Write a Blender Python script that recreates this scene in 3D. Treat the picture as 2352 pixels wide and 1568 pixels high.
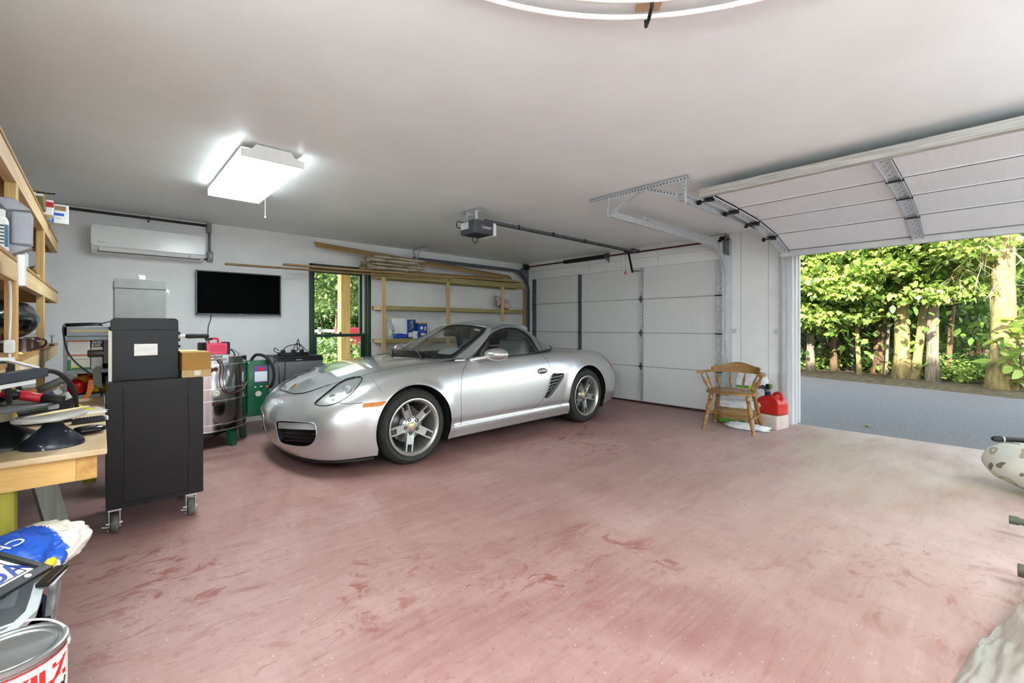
import bpy, bmesh, math, random
import numpy as np
from mathutils import Vector, Matrix, noise
from mathutils.bvhtree import BVHTree
R = math.radians
for o in list(bpy.data.objects): bpy.data.objects.remove(o)
scene = bpy.context.scene
COL = scene.collection
rng = random.Random(7)
# ---------------------------------------------------------------- camera (2352 x 1568 frame)
PF, PCX, PYH, HC = 1023.0, 1176.0, 748.0, 1.211
TH = math.atan2(1106, 1023)
FW = Vector((math.cos(TH), math.sin(TH), 0)); RT = Vector((math.sin(TH), -math.cos(TH), 0)); UP = Vector((0, 0, 1))
cd = bpy.data.cameras.new('camera'); cam = bpy.data.objects.new('camera', cd); COL.objects.link(cam)
cd.sensor_width = 36; cd.lens = PF / 2352 * 36; cd.shift_y = -36 / 2352; cd.clip_start = .05; cd.clip_end = 400
cam.location = (0, 0, HC)
cam.rotation_euler = Matrix((RT, UP, -FW)).transposed().to_euler()
scene.camera = cam
# ---------------------------------------------------------------- sky, sun, exposure
w = bpy.data.worlds.new('world'); scene.world = w; w.use_nodes = True
nt = w.node_tree; bg = nt.nodes['Background']
sky = nt.nodes.new('ShaderNodeTexSky'); sky.sky_type = 'NISHITA'; sky.sun_disc = False
SUN_DIR = Vector((.80, .16, -.36)).normalized()
sky.sun_elevation = math.asin(-SUN_DIR.z); sky.sun_rotation = math.atan2(-SUN_DIR.x, -SUN_DIR.y)
sky.air_density = 1.0; sky.dust_density = 1.5
hs = nt.nodes.new('ShaderNodeHueSaturation'); hs.inputs['Saturation'].default_value = .6; nt.links.new(sky.outputs[0], hs.inputs['Color']); nt.links.new(hs.outputs[0], bg.inputs[0]); bg.inputs[1].default_value = .75
sl = bpy.data.lights.new('sun', 'SUN'); sl.energy = 13.0; sl.angle = R(1.0); sl.color = (1, .93, .78)
so = bpy.data.objects.new('sun', sl); COL.objects.link(so)
so.rotation_euler = SUN_DIR.to_track_quat('-Z', 'Y').to_euler(); so.location = (-20, -4, 15)
LAMP = 26.0          # radiance of the diffusers: ceiling lamp and added fill lamps
vs = scene.view_settings; vs.view_transform = 'Standard'; vs.look = 'None'; vs.gamma = 1; vs.exposure = 0.62; vs.use_curve_mapping = False
# ---------------------------------------------------------------- pixel -> place
def ray(px, py): return FW + RT * ((px - PCX) / PF) + UP * ((PYH - py) / PF)
def onz(px, py, z=0.0):
    d = ray(px, py); return Vector((0, 0, HC)) + d * ((z - HC) / d.z)
def onx(px, py, x):
    d = ray(px, py); return Vector((0, 0, HC)) + d * (x / d.x)
def ony(px, py, y):
    d = ray(px, py); return Vector((0, 0, HC)) + d * (y / d.y)
def proj(p):
    dep = p[0] * FW.x + p[1] * FW.y
    return PCX + PF * (p[0] * RT.x + p[1] * RT.y) / dep, PYH - PF * (p[2] - HC) / dep
# ---------------------------------------------------------------- colours and materials
def lin(c):
    c = c / 255.0
    return c / 12.92 if c <= .04045 else ((c + .055) / 1.055) ** 2.4
def rgb(t): return (lin(t[0]), lin(t[1]), lin(t[2]), 1)
MATS = {}
def mat(name, c=(200, 200, 200), rough=.5, metal=0, var=0, vs=8, c2=None, bump=0, bs=40, coat=0, trans=0, ior=1.45, spec=.5, stretch=(1, 1, 1), emit=None, es=1, sheen=0, rvar=0, thr=None, alpha=1, coords='Object'):
    if name in MATS: return MATS[name]
    m = bpy.data.materials.new(name); MATS[name] = m; m.use_nodes = True
    n = m.node_tree.nodes; L = m.node_tree.links; b = n['Principled BSDF']; I = b.inputs
    I['Base Color'].default_value = rgb(c); I['Roughness'].default_value = rough; I['Metallic'].default_value = metal
    I['Coat Weight'].default_value = coat; I['Coat Roughness'].default_value = .03; I['Transmission Weight'].default_value = trans; I['IOR'].default_value = ior
    I['Specular IOR Level'].default_value = spec; I['Sheen Weight'].default_value = sheen; I['Alpha'].default_value = alpha
    if emit: I['Emission Color'].default_value = rgb(emit); I['Emission Strength'].default_value = es
    if var or bump or c2:
        tc = n.new('ShaderNodeTexCoord'); mp = n.new('ShaderNodeMapping'); mp.inputs['Scale'].default_value = stretch
        L.new(tc.outputs[coords], mp.inputs[0])
    if var or c2:
        nz = n.new('ShaderNodeTexNoise'); nz.inputs['Scale'].default_value = vs; nz.inputs['Detail'].default_value = 6; nz.inputs['Roughness'].default_value = .6
        L.new(mp.outputs[0], nz.inputs[0])
        cr = n.new('ShaderNodeValToRGB'); L.new(nz.outputs[0], cr.inputs[0])
        if c2 is None: c2 = tuple(max(0, x * (1 - var)) for x in c)
        a, z = thr or (.35, .65)
        cr.color_ramp.elements[0].position = a; cr.color_ramp.elements[1].position = z
        cr.color_ramp.elements[0].color = rgb(c2); cr.color_ramp.elements[1].color = rgb(c)
        L.new(cr.outputs[0], I['Base Color'])
        if rvar:
            mr = n.new('ShaderNodeMapRange'); L.new(nz.outputs[0], mr.inputs[0]); mr.inputs[3].default_value = rough - rvar; mr.inputs[4].default_value = rough + rvar
            L.new(mr.outputs[0], I['Roughness'])
    if bump:
        n2 = n.new('ShaderNodeTexNoise'); n2.inputs['Scale'].default_value = bs; n2.inputs['Detail'].default_value = 4; L.new(mp.outputs[0], n2.inputs[0])
        bp = n.new('ShaderNodeBump'); bp.inputs['Strength'].default_value = bump; bp.inputs['Distance'].default_value = .02
        L.new(n2.outputs[0], bp.inputs['Height']); L.new(bp.outputs[0], I['Normal'])
    return m
def wood(name, c, c2, axis=0, rough=.6, s=1.0, coords='Object'):
    st = [22 * s, 22 * s, 22 * s]; st[axis] = 1.6 * s
    return mat(name, c, rough, c2=c2, vs=1.3, stretch=tuple(st), bump=.15, bs=6, thr=(.3, .7), coords=coords)
# ---------------------------------------------------------------- mesh building
class MB:
    """collects shapes into one mesh"""
    def __init__(s): s.v = []; s.f = []; s.m = []; s.cur = 0
    def add(s, vs, fs, T=None):
        o = len(s.v)
        for p in vs:
            p = Vector(p); s.v.append(T @ p if T is not None else p)
        for f in fs: s.f.append([i + o for i in f]); s.m.append(s.cur)
        return s
    def box(s, x0, x1, y0, y1, z0, z1, T=None):
        return s.add([(x0, y0, z0), (x1, y0, z0), (x1, y1, z0), (x0, y1, z0), (x0, y0, z1), (x1, y0, z1), (x1, y1, z1), (x0, y1, z1)],
              [(0, 3, 2, 1), (4, 5, 6, 7), (0, 1, 5, 4), (1, 2, 6, 5), (2, 3, 7, 6), (3, 0, 4, 7)], T)
    def cbox(s, c, d, T=None):
        return s.box(c[0] - d[0] / 2, c[0] + d[0] / 2, c[1] - d[1] / 2, c[1] + d[1] / 2, c[2] - d[2] / 2, c[2] + d[2] / 2, T)
    def rbox(s, c, d, r=.01, n=3, axis=2, T=None, ends=True):
        """box with edges along `axis` rounded and its end rims chamfered"""
        a, b = [i for i in range(3) if i != axis]
        def ring(k, inset):
            pts = []
            hx, hy = d[a] / 2 - inset, d[b] / 2 - inset; rr = max(1e-4, min(r, hx * .999, hy * .999) - inset * .5)
            for qx, qy, a0 in ((1, 1, 0), (-1, 1, 90), (-1, -1, 180), (1, -1, 270)):
                for i in range(n + 1):
                    t = R(a0 + 90 * i / n); p = [0, 0, 0]
                    p[a] = c[a] + qx * (hx - rr) + rr * math.cos(t); p[b] = c[b] + qy * (hy - rr) + rr * math.sin(t); p[axis] = c[axis] + k
                    pts.append(p)
            return pts
        h = d[axis] / 2; e = min(r * .4, h * .4) if ends else 0
        lv = [(-h, e), (-h + e, 0), (h - e, 0), (h, e)] if ends else [(-h, 0), (h, 0)]
        rings = [ring(k, i) for k, i in lv]; N = len(rings[0]); vs = [p for q in rings for p in q]; fs = []
        for j in range(len(rings) - 1):
            for i in range(N): fs.append((j * N + i, j * N + (i + 1) % N, (j + 1) * N + (i + 1) % N, (j + 1) * N + i))
        fs.append(tuple(reversed(range(N)))); fs.append(tuple(range((len(rings) - 1) * N, len(rings) * N)))
        if axis == 1: fs = [tuple(reversed(f)) for f in fs]
        return s.add(vs, fs, T)
    def cyl(s, p0, p1, r0, r1=None, n=16, cap=True, T=None):
        r1 = r0 if r1 is None else r1
        p0, p1 = Vector(p0), Vector(p1); d = (p1 - p0).normalized()
        u = d.cross(Vector((0, 0, 1)) if abs(d.z) < .9 else Vector((1, 0, 0))).normalized(); v = d.cross(u)
        vs = []
        for p, r in ((p0, r0), (p1, r1)):
            for i in range(n):
                a = 2 * math.pi * i / n; vs.append(p + u * (r * math.cos(a)) + v * (r * math.sin(a)))
        fs = [(i, (i + 1) % n, n + (i + 1) % n, n + i) for i in range(n)]
        if cap: fs += [tuple(reversed(range(n))), tuple(range(n, 2 * n))]
        return s.add(vs, fs, T)
    def lathe(s, prof, n=24, c=(0, 0, 0), axis=(0, 0, 1), T=None, closed=False, arc=None):
        """prof: list of (radius, height along axis)"""
        ax = Vector(axis).normalized(); u = ax.cross(Vector((1, 0, 0)) if abs(ax.x) < .9 else Vector((0, 1, 0))).normalized(); v = ax.cross(u); c = Vector(c)
        vs = []; fs = []; m = len(prof)
        for i in range(n):
            a = 2 * math.pi * i / n
            for r, h in prof: vs.append(c + u * (r * math.cos(a)) + v * (r * math.sin(a)) + ax * h)
        for i in range(n):
            j = (i + 1) % n
            for k in range(m - 1 + (1 if closed else 0)):
                k2 = (k + 1) % m
                fs.append((i * m + k, j * m + k, j * m + k2, i * m + k2))
        if not closed:
            if prof[0][0] > 1e-5: fs.append(tuple(i * m for i in reversed(range(n))))
            if prof[-1][0] > 1e-5: fs.append(tuple(i * m + m - 1 for i in range(n)))
        return s.add(vs, fs, T)
    def tube(s, pts, r, n=8, T=None, cap=True, closed=False):
        pts = [Vector(p) for p in pts]; N = len(pts); rs = r if isinstance(r, (list, tuple)) else [r] * N
        vs = []; fs = []; u = None
        for i, p in enumerate(pts):
            if closed: t = pts[(i + 1) % N] - pts[i - 1]
            else: t = pts[min(i + 1, N - 1)] - pts[max(i - 1, 0)]
            t = t.normalized() if t.length > 1e-9 else Vector((0, 0, 1))
            if u is None: u = t.cross(Vector((0, 0, 1)) if abs(t.z) < .9 else Vector((1, 0, 0))).normalized()
            else:
                u = u - t * u.dot(t); u = u.normalized() if u.length > 1e-6 else t.orthogonal().normalized()
            v = t.cross(u)
            for k in range(n):
                a = 2 * math.pi * k / n; vs.append(p + u * (rs[i] * math.cos(a)) + v * (rs[i] * math.sin(a)))
        for i in range(N if closed else N - 1):
            j = (i + 1) % N
            for k in range(n): fs.append((i * n + k, i * n + (k + 1) % n, j * n + (k + 1) % n, j * n + k))
        if cap and not closed: fs += [tuple(reversed(range(n))), tuple(range((N - 1) * n, N * n))]
        return s.add(vs, fs, T)
    def prism(s, poly, off, T=None):
        """flat polygon (3-d points) extruded by the vector off"""
        n = len(poly); off = Vector(off); P = [Vector(p) for p in poly]
        nrm = Vector((0, 0, 0))
        for i in range(n): nrm += P[i].cross(P[(i + 1) % n])
        if nrm.dot(off) > 0: P.reverse()
        vs = P + [p + off for p in P]
        fs = [tuple(range(n)), tuple(reversed(range(n, 2 * n)))] + [(i, n + i, n + (i + 1) % n, (i + 1) % n) for i in range(n)]
        return s.add(vs, fs, T)
    def ball(s, c, r, n=12, m=8, T=None):
        r = r if isinstance(r, (tuple, list)) else (r, r, r); vs = [(c[0], c[1], c[2] - r[2])]; fs = []
        for j in range(1, m):
            b = -math.pi / 2 + math.pi * j / m
            for i in range(n):
                a = 2 * math.pi * i / n; vs.append((c[0] + r[0] * math.cos(b) * math.cos(a), c[1] + r[1] * math.cos(b) * math.sin(a), c[2] + r[2] * math.sin(b)))
        vs.append((c[0], c[1], c[2] + r[2])); t = len(vs) - 1
        for i in range(n): fs.append((0, 1 + (i + 1) % n, 1 + i))
        for j in range(m - 2):
            for i in range(n): fs.append((1 + j * n + i, 1 + j * n + (i + 1) % n, 1 + (j + 1) * n + (i + 1) % n, 1 + (j + 1) * n + i))
        for i in range(n): fs.append((t, 1 + (m - 2) * n + i, 1 + (m - 2) * n + (i + 1) % n))
        return s.add(vs, fs, T)
    def bar(s, p0, p1, w, h, roll=0, T=None):
        """rectangular bar from p0 to p1, w sideways, h upwards"""
        p0, p1 = Vector(p0), Vector(p1); d = (p1 - p0).normalized()
        u = d.cross(UP); u = u.normalized() if u.length > 1e-4 else Vector((1, 0, 0)); v = u.cross(d)
        if roll: q = Matrix.Rotation(roll, 3, d); u = q @ u; v = q @ v
        vs = [p + u * (a * w / 2) + v * (b * h / 2) for p in (p0, p1) for a, b in ((-1, -1), (1, -1), (1, 1), (-1, 1))]
        return s.add(vs, [(3, 2, 1, 0), (4, 5, 6, 7), (0, 1, 5, 4), (1, 2, 6, 5), (2, 3, 7, 6), (3, 0, 4, 7)], T)
    def mesh(s, name, mats, smooth=False):
        me = bpy.data.meshes.new(name); me.from_pydata([tuple(p) for p in s.v], [], s.f)
        ms = mats if isinstance(mats, (list, tuple)) else [mats]
        for q in ms: me.materials.append(q)
        if len(ms) > 1: me.polygons.foreach_set('material_index', s.m)
        if smooth:
            me.polygons.foreach_set('use_smooth', [True] * len(me.polygons))
            if smooth is not True: me.set_sharp_from_angle(angle=R(smooth))
        me.update(); return me
    def build(s, name, mats, parent=None, smooth=False, world=False, bevel=0):
        me = s.mesh(name, mats, smooth)
        if bevel:
            bm = bmesh.new(); bm.from_mesh(me)
            ed = [e for e in bm.edges if len(e.link_faces) == 2 and e.calc_face_angle(0) > R(35)]
            bmesh.ops.bevel(bm, geom=ed, offset=bevel, segments=2, profile=.6, affect='EDGES', clamp_overlap=True); bm.to_mesh(me); bm.free()
        return link(name, me, parent, world)
def pmat(p):
    m = Matrix.Translation(p.location) @ p.rotation_euler.to_matrix().to_4x4() @ Matrix.Diagonal((*p.scale, 1))
    return pmat(p.parent) @ p.matrix_parent_inverse @ m if p.parent else m
def link(name, me, parent=None, world=False):
    o = bpy.data.objects.new(name, me); COL.objects.link(o)
    if parent:
        o.parent = parent
        if world: o.matrix_parent_inverse = pmat(parent).inverted()
    return o
def tag(o, label=None, cat=None, group=None, kind=None):
    if label: o['label'] = label
    if cat: o['category'] = cat
    if group: o['group'] = group
    if kind: o['kind'] = kind
    return o
def thing(name, label, cat, loc=(0, 0, 0), rotz=0, group=None):
    o = bpy.data.objects.new(name, None); COL.objects.link(o); o.location = loc; o.rotation_euler = (0, 0, rotz); o.empty_display_size = .1
    return tag(o, label, cat, group)
def struct(o): o['kind'] = 'structure'; return o
def dup(root, loc, rotz=None, label=None, group=None):
    r = root.copy(); COL.objects.link(r); r.location = loc
    if rotz is not None: r.rotation_euler = (0, 0, rotz)
    if label: r['label'] = label
    if group: r['group'] = group
    for ch in [c for c in bpy.data.objects if c.parent == root]:
        c = ch.copy(); COL.objects.link(c); c.parent = r
        for g in [x for x in bpy.data.objects if x.parent == ch]:
            d = g.copy(); COL.objects.link(d); d.parent = c
    return r
def text(name, body, size, m, T, parent=None, world=False, depth=.0006, shear=0, align='LEFT', bold=0):
    cu = bpy.data.curves.new(name, 'FONT'); cu.body = body; cu.size = size; cu.extrude = depth; cu.shear = shear; cu.align_x = align; cu.offset = bold; cu.resolution_u = 3
    t = bpy.data.objects.new(name, cu); COL.objects.link(t)
    dg = bpy.context.evaluated_depsgraph_get(); me = bpy.data.meshes.new_from_object(t.evaluated_get(dg)); bpy.data.objects.remove(t); bpy.data.curves.remove(cu)
    me.transform(T); me.materials.clear(); me.materials.append(m); me.name = name
    return link(name, me, parent, world)
def frame(o, x, y):
    """matrix with origin o, local x and y axes; z = x cross y"""
    x = Vector(x).normalized(); y = Vector(y); z = x.cross(y).normalized(); y = z.cross(x)
    M = Matrix((x, y, z)).transposed().to_4x4(); M.translation = o; return M
def catmull(pts, k=6, closed=False):
    P = [Vector(p) for p in pts]; n = len(P); out = []
    for i in range(n if closed else n - 1):
        g = (lambda j: P[j % n]) if closed else (lambda j: P[max(0, min(n - 1, j))])
        a, b, c, d = g(i - 1), g(i), g(i + 1), g(i + 2)
        for j in range(k):
            t = j / k
            out.append(.5 * ((2 * b) + (c - a) * t + (2 * a - 5 * b + 4 * c - d) * t * t + (3 * b - a - 3 * c + d) * t ** 3))
    if not closed: out.append(P[-1])
    return out
def hull_mesh(name, pts, m, parent=None, world=False, smooth=True):
    bm = bmesh.new()
    for p in pts: bm.verts.new(p)
    bmesh.ops.convex_hull(bm, input=bm.verts); me = bpy.data.meshes.new(name); bm.to_mesh(me); bm.free()
    me.materials.append(m)
    if smooth: me.polygons.foreach_set('use_smooth', [True] * len(me.polygons))
    return link(name, me, parent, world)
def lump(c, r, seed, amp=.15, fr=2.0, n=28, m=18, flat=None, fold=0):
    """a soft lumpy ball; returns an MB"""
    b = MB(); b.ball(c, r, n, m); C = Vector(c); o = Vector((seed * 7.1, seed * 3.3, seed * 1.7))
    rm = max(r) if isinstance(r, (tuple, list)) else r
    for i, p in enumerate(b.v):
        d = p - C; q = d.normalized()
        k = 1 + amp * noise.noise(q * fr + o) + (fold * abs(noise.noise(q * fr * 3.1 + o * 2)) if fold else 0)
        p2 = C + d * k
        if flat is not None and p2.z < flat: p2.z = flat + (p2.z - flat) * .05
        b.v[i] = p2
    return b
# ================================================================ THE SHELL
WA, WB, CH = 6.404, 6.208, 2.44           # back wall (y), door wall (x), ceiling height
XL, YF = -1.02, -2.45                     # left wall, wall behind the camera
m_wall = mat('painted_wall', (234, 234, 233), .55, var=.03, vs=3, bump=.05, bs=120)
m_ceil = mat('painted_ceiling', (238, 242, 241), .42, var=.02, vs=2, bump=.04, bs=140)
m_white = mat('white_paint', (228, 228, 226), .4, var=.04, vs=6)
m_jamb = mat('jamb_paint', (214, 214, 214), .4, var=.06, vs=14, stretch=(1, 1, .1))
m_green = mat('dark_green_paint', (26, 62, 44), .35, var=.2, vs=20)
m_galv = mat('galvanised_steel', (206, 209, 212), .42, .45, var=.06, vs=12, rvar=.1)
m_galvd = mat('dull_galvanised_steel', (122, 128, 134), .42, .8, var=.2, vs=24)
m_black = mat('black_plastic', (16, 16, 18), .4, var=.2, vs=30)
m_blackm = mat('black_metal', (20, 20, 22), .38, .3, var=.2, vs=18)
m_dark = mat('dark_rubber', (28, 27, 27), .7, var=.2, vs=25)
m_rust = mat('rust_brown_steel', (104, 52, 34), .5, .4, var=.35, vs=14)
m_screw = mat('dark_screws', (48, 50, 54), .4, .7)
# --- floor: worn red paint under a film of pale dust
fm = bpy.data.materials.new('floor_paint'); fm.use_nodes = True
n = fm.node_tree.nodes; L = fm.node_tree.links; pb = n['Principled BSDF']
tc = n.new('ShaderNodeTexCoord')
def nz(scale, det=6, ro=.6, st=(1, 1, 1), rot=0, dist=0):
    mp = n.new('ShaderNodeMapping'); mp.inputs['Scale'].default_value = st; mp.inputs['Rotation'].default_value = (0, 0, rot); L.new(tc.outputs['Object'], mp.inputs[0])
    q = n.new('ShaderNodeTexNoise'); q.inputs['Scale'].default_value = scale; q.inputs['Detail'].default_value = det; q.inputs['Roughness'].default_value = ro; q.inputs['Distortion'].default_value = dist
    L.new(mp.outputs[0], q.inputs[0]); return q.outputs[0]
def ramp(x, a, b, ca=(0, 0, 0, 1), cb=(1, 1, 1, 1)):
    c = n.new('ShaderNodeValToRGB'); c.color_ramp.elements[0].position = a; c.color_ramp.elements[1].position = b; c.color_ramp.elements[0].color = ca; c.color_ramp.elements[1].color = cb
    L.new(x, c.inputs[0]); return c.outputs[0]
def mix(f, a, b, k=None):
    q = n.new('ShaderNodeMix'); q.data_type = 'RGBA'
    if isinstance(f, float): q.inputs['Factor'].default_value = f
    else: L.new(f, q.inputs['Factor'])
    for s_, v in (('A', a), ('B', b)):
        i = [x for x in q.inputs if x.name == s_ and x.type == 'RGBA'][0]
        if isinstance(v, tuple): i.default_value = v
        else: L.new(v, i)
    return [x for x in q.outputs if x.type == 'RGBA'][0]
def mul(a, b):
    q = n.new('ShaderNodeMath'); q.operation = 'MULTIPLY'
    for i, v in enumerate((a, b)):
        if isinstance(v, float): q.inputs[i].default_value = v
        else: L.new(v, q.inputs[i])
    return q.outputs[0]
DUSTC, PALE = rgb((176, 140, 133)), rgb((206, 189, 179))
RED = rgb((136, 68, 58))
dust = ramp(nz(.5, 7, .68, (1, 1, 1), 0, .8), .36, .60)
strk = ramp(nz(1.1, 7, .72, (1.0, 11, 1), R(58), 1.6), .35, .68)
strk2 = ramp(nz(.8, 6, .75, (3.5, 1.0, 1), R(-8), 2.5), .40, .66)
base = mix(dust, rgb((140, 90, 84)), DUSTC)
base = mix(mul(strk, .5), base, rgb((188, 156, 148)))
base = mix(mul(strk2, .35), base, rgb((142, 94, 88)))
fine = ramp(nz(24, 5, .7, (1, 1, 1)), .35, .7)
base = mix(mul(fine, .25), base, rgb((150, 108, 103)))
# scuffed patches where the dust has been rubbed away to the red paint
zone = ramp(nz(.55, 3, .5), .48, .58)
sp = ramp(nz(4.2, 7, .7, (1, 1.6, 1), R(30), 1.2), .54, .62)
base = mix(mul(mul(zone, sp), .85), base, RED)
sp3 = ramp(nz(2.2, 8, .75, (1, 2.2, 1), R(52), 1.5), .58, .66)
base = mix(mul(sp3, .6), base, rgb((136, 74, 66)))
sp2 = ramp(nz(15, 5, .6, (1, 2.4, 1), R(40), .6), .60, .64)
base = mix(mul(sp2, .5), base, rgb((140, 90, 83)))
# paler floor towards the open door: dust, with daylight painted into the colour
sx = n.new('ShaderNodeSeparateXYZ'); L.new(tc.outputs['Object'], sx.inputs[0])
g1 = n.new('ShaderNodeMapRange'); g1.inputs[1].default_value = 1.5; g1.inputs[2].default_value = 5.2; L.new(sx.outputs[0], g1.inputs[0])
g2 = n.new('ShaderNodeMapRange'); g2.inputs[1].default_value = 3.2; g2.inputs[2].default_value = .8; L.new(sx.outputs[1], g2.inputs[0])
dust_daylight = mul(mul(g1.outputs[0], g2.outputs[0]), ramp(nz(1.1, 6, .7, (1, 3, 1), R(20)), .15, .6))
base = mix(mul(dust_daylight, .85), base, PALE)
spk = ramp(nz(70, 2, .5), .70, .74)
base = mix(mul(spk, .6), base, rgb((225, 212, 205)))
sk = ramp(nz(9, 3, .5, (1, 5, 1), R(70)), .735, .75)
base = mix(mul(sk, .8), base, rgb((86, 62, 56)))
base = mix(.10, base, rgb((60, 22, 18)))
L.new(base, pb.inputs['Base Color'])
rr = n.new('ShaderNodeMapRange'); L.new(dust, rr.inputs[0]); rr.inputs[3].default_value = .34; rr.inputs[4].default_value = .6; L.new(rr.outputs[0], pb.inputs['Roughness'])
bp = n.new('ShaderNodeBump'); bp.inputs['Strength'].default_value = .12; bp.inputs['Distance'].default_value = .01; L.new(strk, bp.inputs['Height']); L.new(bp.outputs[0], pb.inputs['Normal'])
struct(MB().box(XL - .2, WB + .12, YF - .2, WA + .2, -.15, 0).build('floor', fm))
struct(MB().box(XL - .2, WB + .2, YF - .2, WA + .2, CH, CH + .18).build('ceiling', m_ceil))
struct(MB().box(XL - .2, XL, YF - .2, WA + .2, 0, CH).build('wall_left', m_wall))
struct(MB().box(XL, WB + .2, YF - .2, YF, 0, CH).build('wall_front', m_wall))
# back wall with the window opening
WX0, WX1, WZ0, WZ1 = 2.125, 2.995, .62, 2.045
b = MB(); b.box(XL, WX0, WA, WA + .2, 0, CH); b.box(WX1, WB + .2, WA, WA + .2, 0, CH); b.box(WX0, WX1, WA, WA + .2, 0, WZ0); b.box(WX0, WX1, WA, WA + .2, WZ1, CH)
struct(b.build('wall_back', m_wall))
# door wall: closed door opening y 2.52..6.16, open door opening y -1.95..1.70
D1a, D1b, D2a, D2b, DH = 2.50, 6.16, -1.95, 1.70, 2.12
b = MB()
for y0, y1 in ((D1b, WA), (D2b, D1a), (YF, D2a)): b.box(WB, WB + .2, y0, y1, 0, CH)
b.box(WB, WB + .2, D1a, D1b, DH, CH); b.box(WB, WB + .2, D2a, D2b, DH, CH)
wr = struct(b.build('wall_right', m_wall))
# panelling joints on the pier and over the closed door (thin grooves shown as recessed battens)
m_joint = mat('joint_shadow_paint', (188, 187, 186), .6)
jb = MB()
for px in (1702, 1765): y = onx(px, 760, WB).y; jb.box(WB - .003, WB + .01, y - .004, y + .004, .0, CH - .002)
for y in (3.45, 4.1, 4.75): jb.box(WB - .003, WB + .01, y - .003, y + .003, DH + .02, CH - .002)
jb.box(WB - .003, WB + .01, D1a, D1b, 2.265, 2.271)
jb.build('panel_joint', m_joint, wr)
# baseboard on the back wall, door stops and jambs
struct(MB().box(XL, WB, WA - .014, WA + .01, 0, .09).build('baseboard_back', m_white))
b = MB()
b.box(WB - .006, WB + .21, D2b - .035, D2b + .004, 0, DH); b.box(WB + .06, WB + .10, D2b - .06, D2b - .03, 0, DH)
b.box(WB - .006, WB + .21, D2a - .004, D2a + .035, 0, DH); b.box(WB + .06, WB + .10, D2a + .03, D2a + .06, 0, DH)
b.box(WB - .006, WB + .21, D2a, D2b, DH - .035, DH + .004)
b.box(WB + .19, WB + .23, D2b - .06, D2b + .1, 0, DH + .1); b.box(WB - .012, WB + .004, D2b - .004, D2b + .10, 0, DH)
struct(b.build('trim_1', m_jamb, bevel=.003))
b = MB()
b.box(WB + .04, WB + .21, D1b - .005, D1b + .03, 0, DH); b.box(WB + .04, WB + .21, D1a - .03, D1a + .005, 0, DH)
struct(b.build('trim_2', m_jamb))
# roof of the house and porch eaves: gives the drive its shade
m_roof = mat('roof_shingles', (96, 92, 88), .8, var=.3, vs=12)
b = MB(); x0, x1, y0, y1 = XL - .8, WB + .75, -9, WA + .9
zr = CH + .20; rd = 5.2; xm = (x0 + x1) / 2
b.add([(x0, y0, zr), (x1, y0, zr), (x1, y1, zr), (x0, y1, zr), (xm, y0, rd), (xm, y1, rd)], [(0, 3, 2, 1), (0, 1, 4), (2, 3, 5), (1, 2, 5, 4), (3, 0, 4, 5)])
struct(b.build('roof', m_roof))
# ---------------------------------------------------------------- window_1: dark green double hung
wn = thing('window_1', 'dark green wooden double-hung window between wall television and pine shelving', 'window', ((WX0 + WX1) / 2, WA, WZ0)); wn['kind'] = 'structure'
b = MB(); c = .07
b.box(WX0 - .012, WX0 + c - .03, WA - .018, WA + .06, WZ0 - .03, WZ1 + .03); b.box(WX1 - c + .03, WX1 + .012, WA - .018, WA + .06, WZ0 - .03, WZ1 + .03)
b.box(WX0, WX1, WA - .018, WA + .06, WZ1 - .03, WZ1 + .03); b.box(WX0 - .03, WX1 + .03, WA - .05, WA + .06, WZ0 - .03, WZ0 + .02)
b.box(WX0 + .03, WX0 + .055, WA + .02, WA + .2, WZ0, WZ1); b.box(WX1 - .055, WX1 - .03, WA + .02, WA + .2, WZ0, WZ1); b.box(WX0, WX1, WA + .06, WA + .2, WZ1 - .05, WZ1); b.box(WX0, WX1, WA + .06, WA + .22, WZ0 - .02, WZ0 + .02)
b.build('window_frame', m_green, wn, world=True, bevel=.003)
ZM = 1.075
m_pane = mat('window_glass', (250, 252, 252), .0, trans=1, ior=1.02, spec=.3)
for z0, z1, y, st in ((ZM - .015, WZ1 - .04, WA + .10, .045), (WZ0 + .02, ZM + .015, WA + .06, .062)):
    b = MB(); xa, xb = WX0 + .052, WX1 - .052 - (.02 if z0 > 1 else 0)
    b.box(xa, xa + st, y, y + .035, z0, z1); b.box(xb - st, xb, y, y + .035, z0, z1); b.box(xa + st, xb - st, y, y + .035, z0, z0 + .035); b.box(xa + st, xb - st, y, y + .035, z1 - .04, z1)
    s_ = b.build('sash', m_green, wn, world=True, bevel=.002)
    MB().box(xa + st, xb - st, y + .016, y + .02, z0 + .035, z1 - .04).build('pane', m_pane, s_, world=True)
MB().box(WX1 - .074, WX1 - .056, WA + .065, WA + .09, ZM + .03, WZ1 - .05).build('jamb_liner', mat('cream_liner', (222, 218, 204), .5), wn, world=True)
b = MB(); b.box(2.555, 2.585, WA + .045, WA + .10, ZM + .015, ZM + .03); b.cyl((2.57, WA + .06, ZM + .03), (2.57, WA + .06, ZM + .05), .012); b.build('sash_lock', m_black, wn, world=True)
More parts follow.
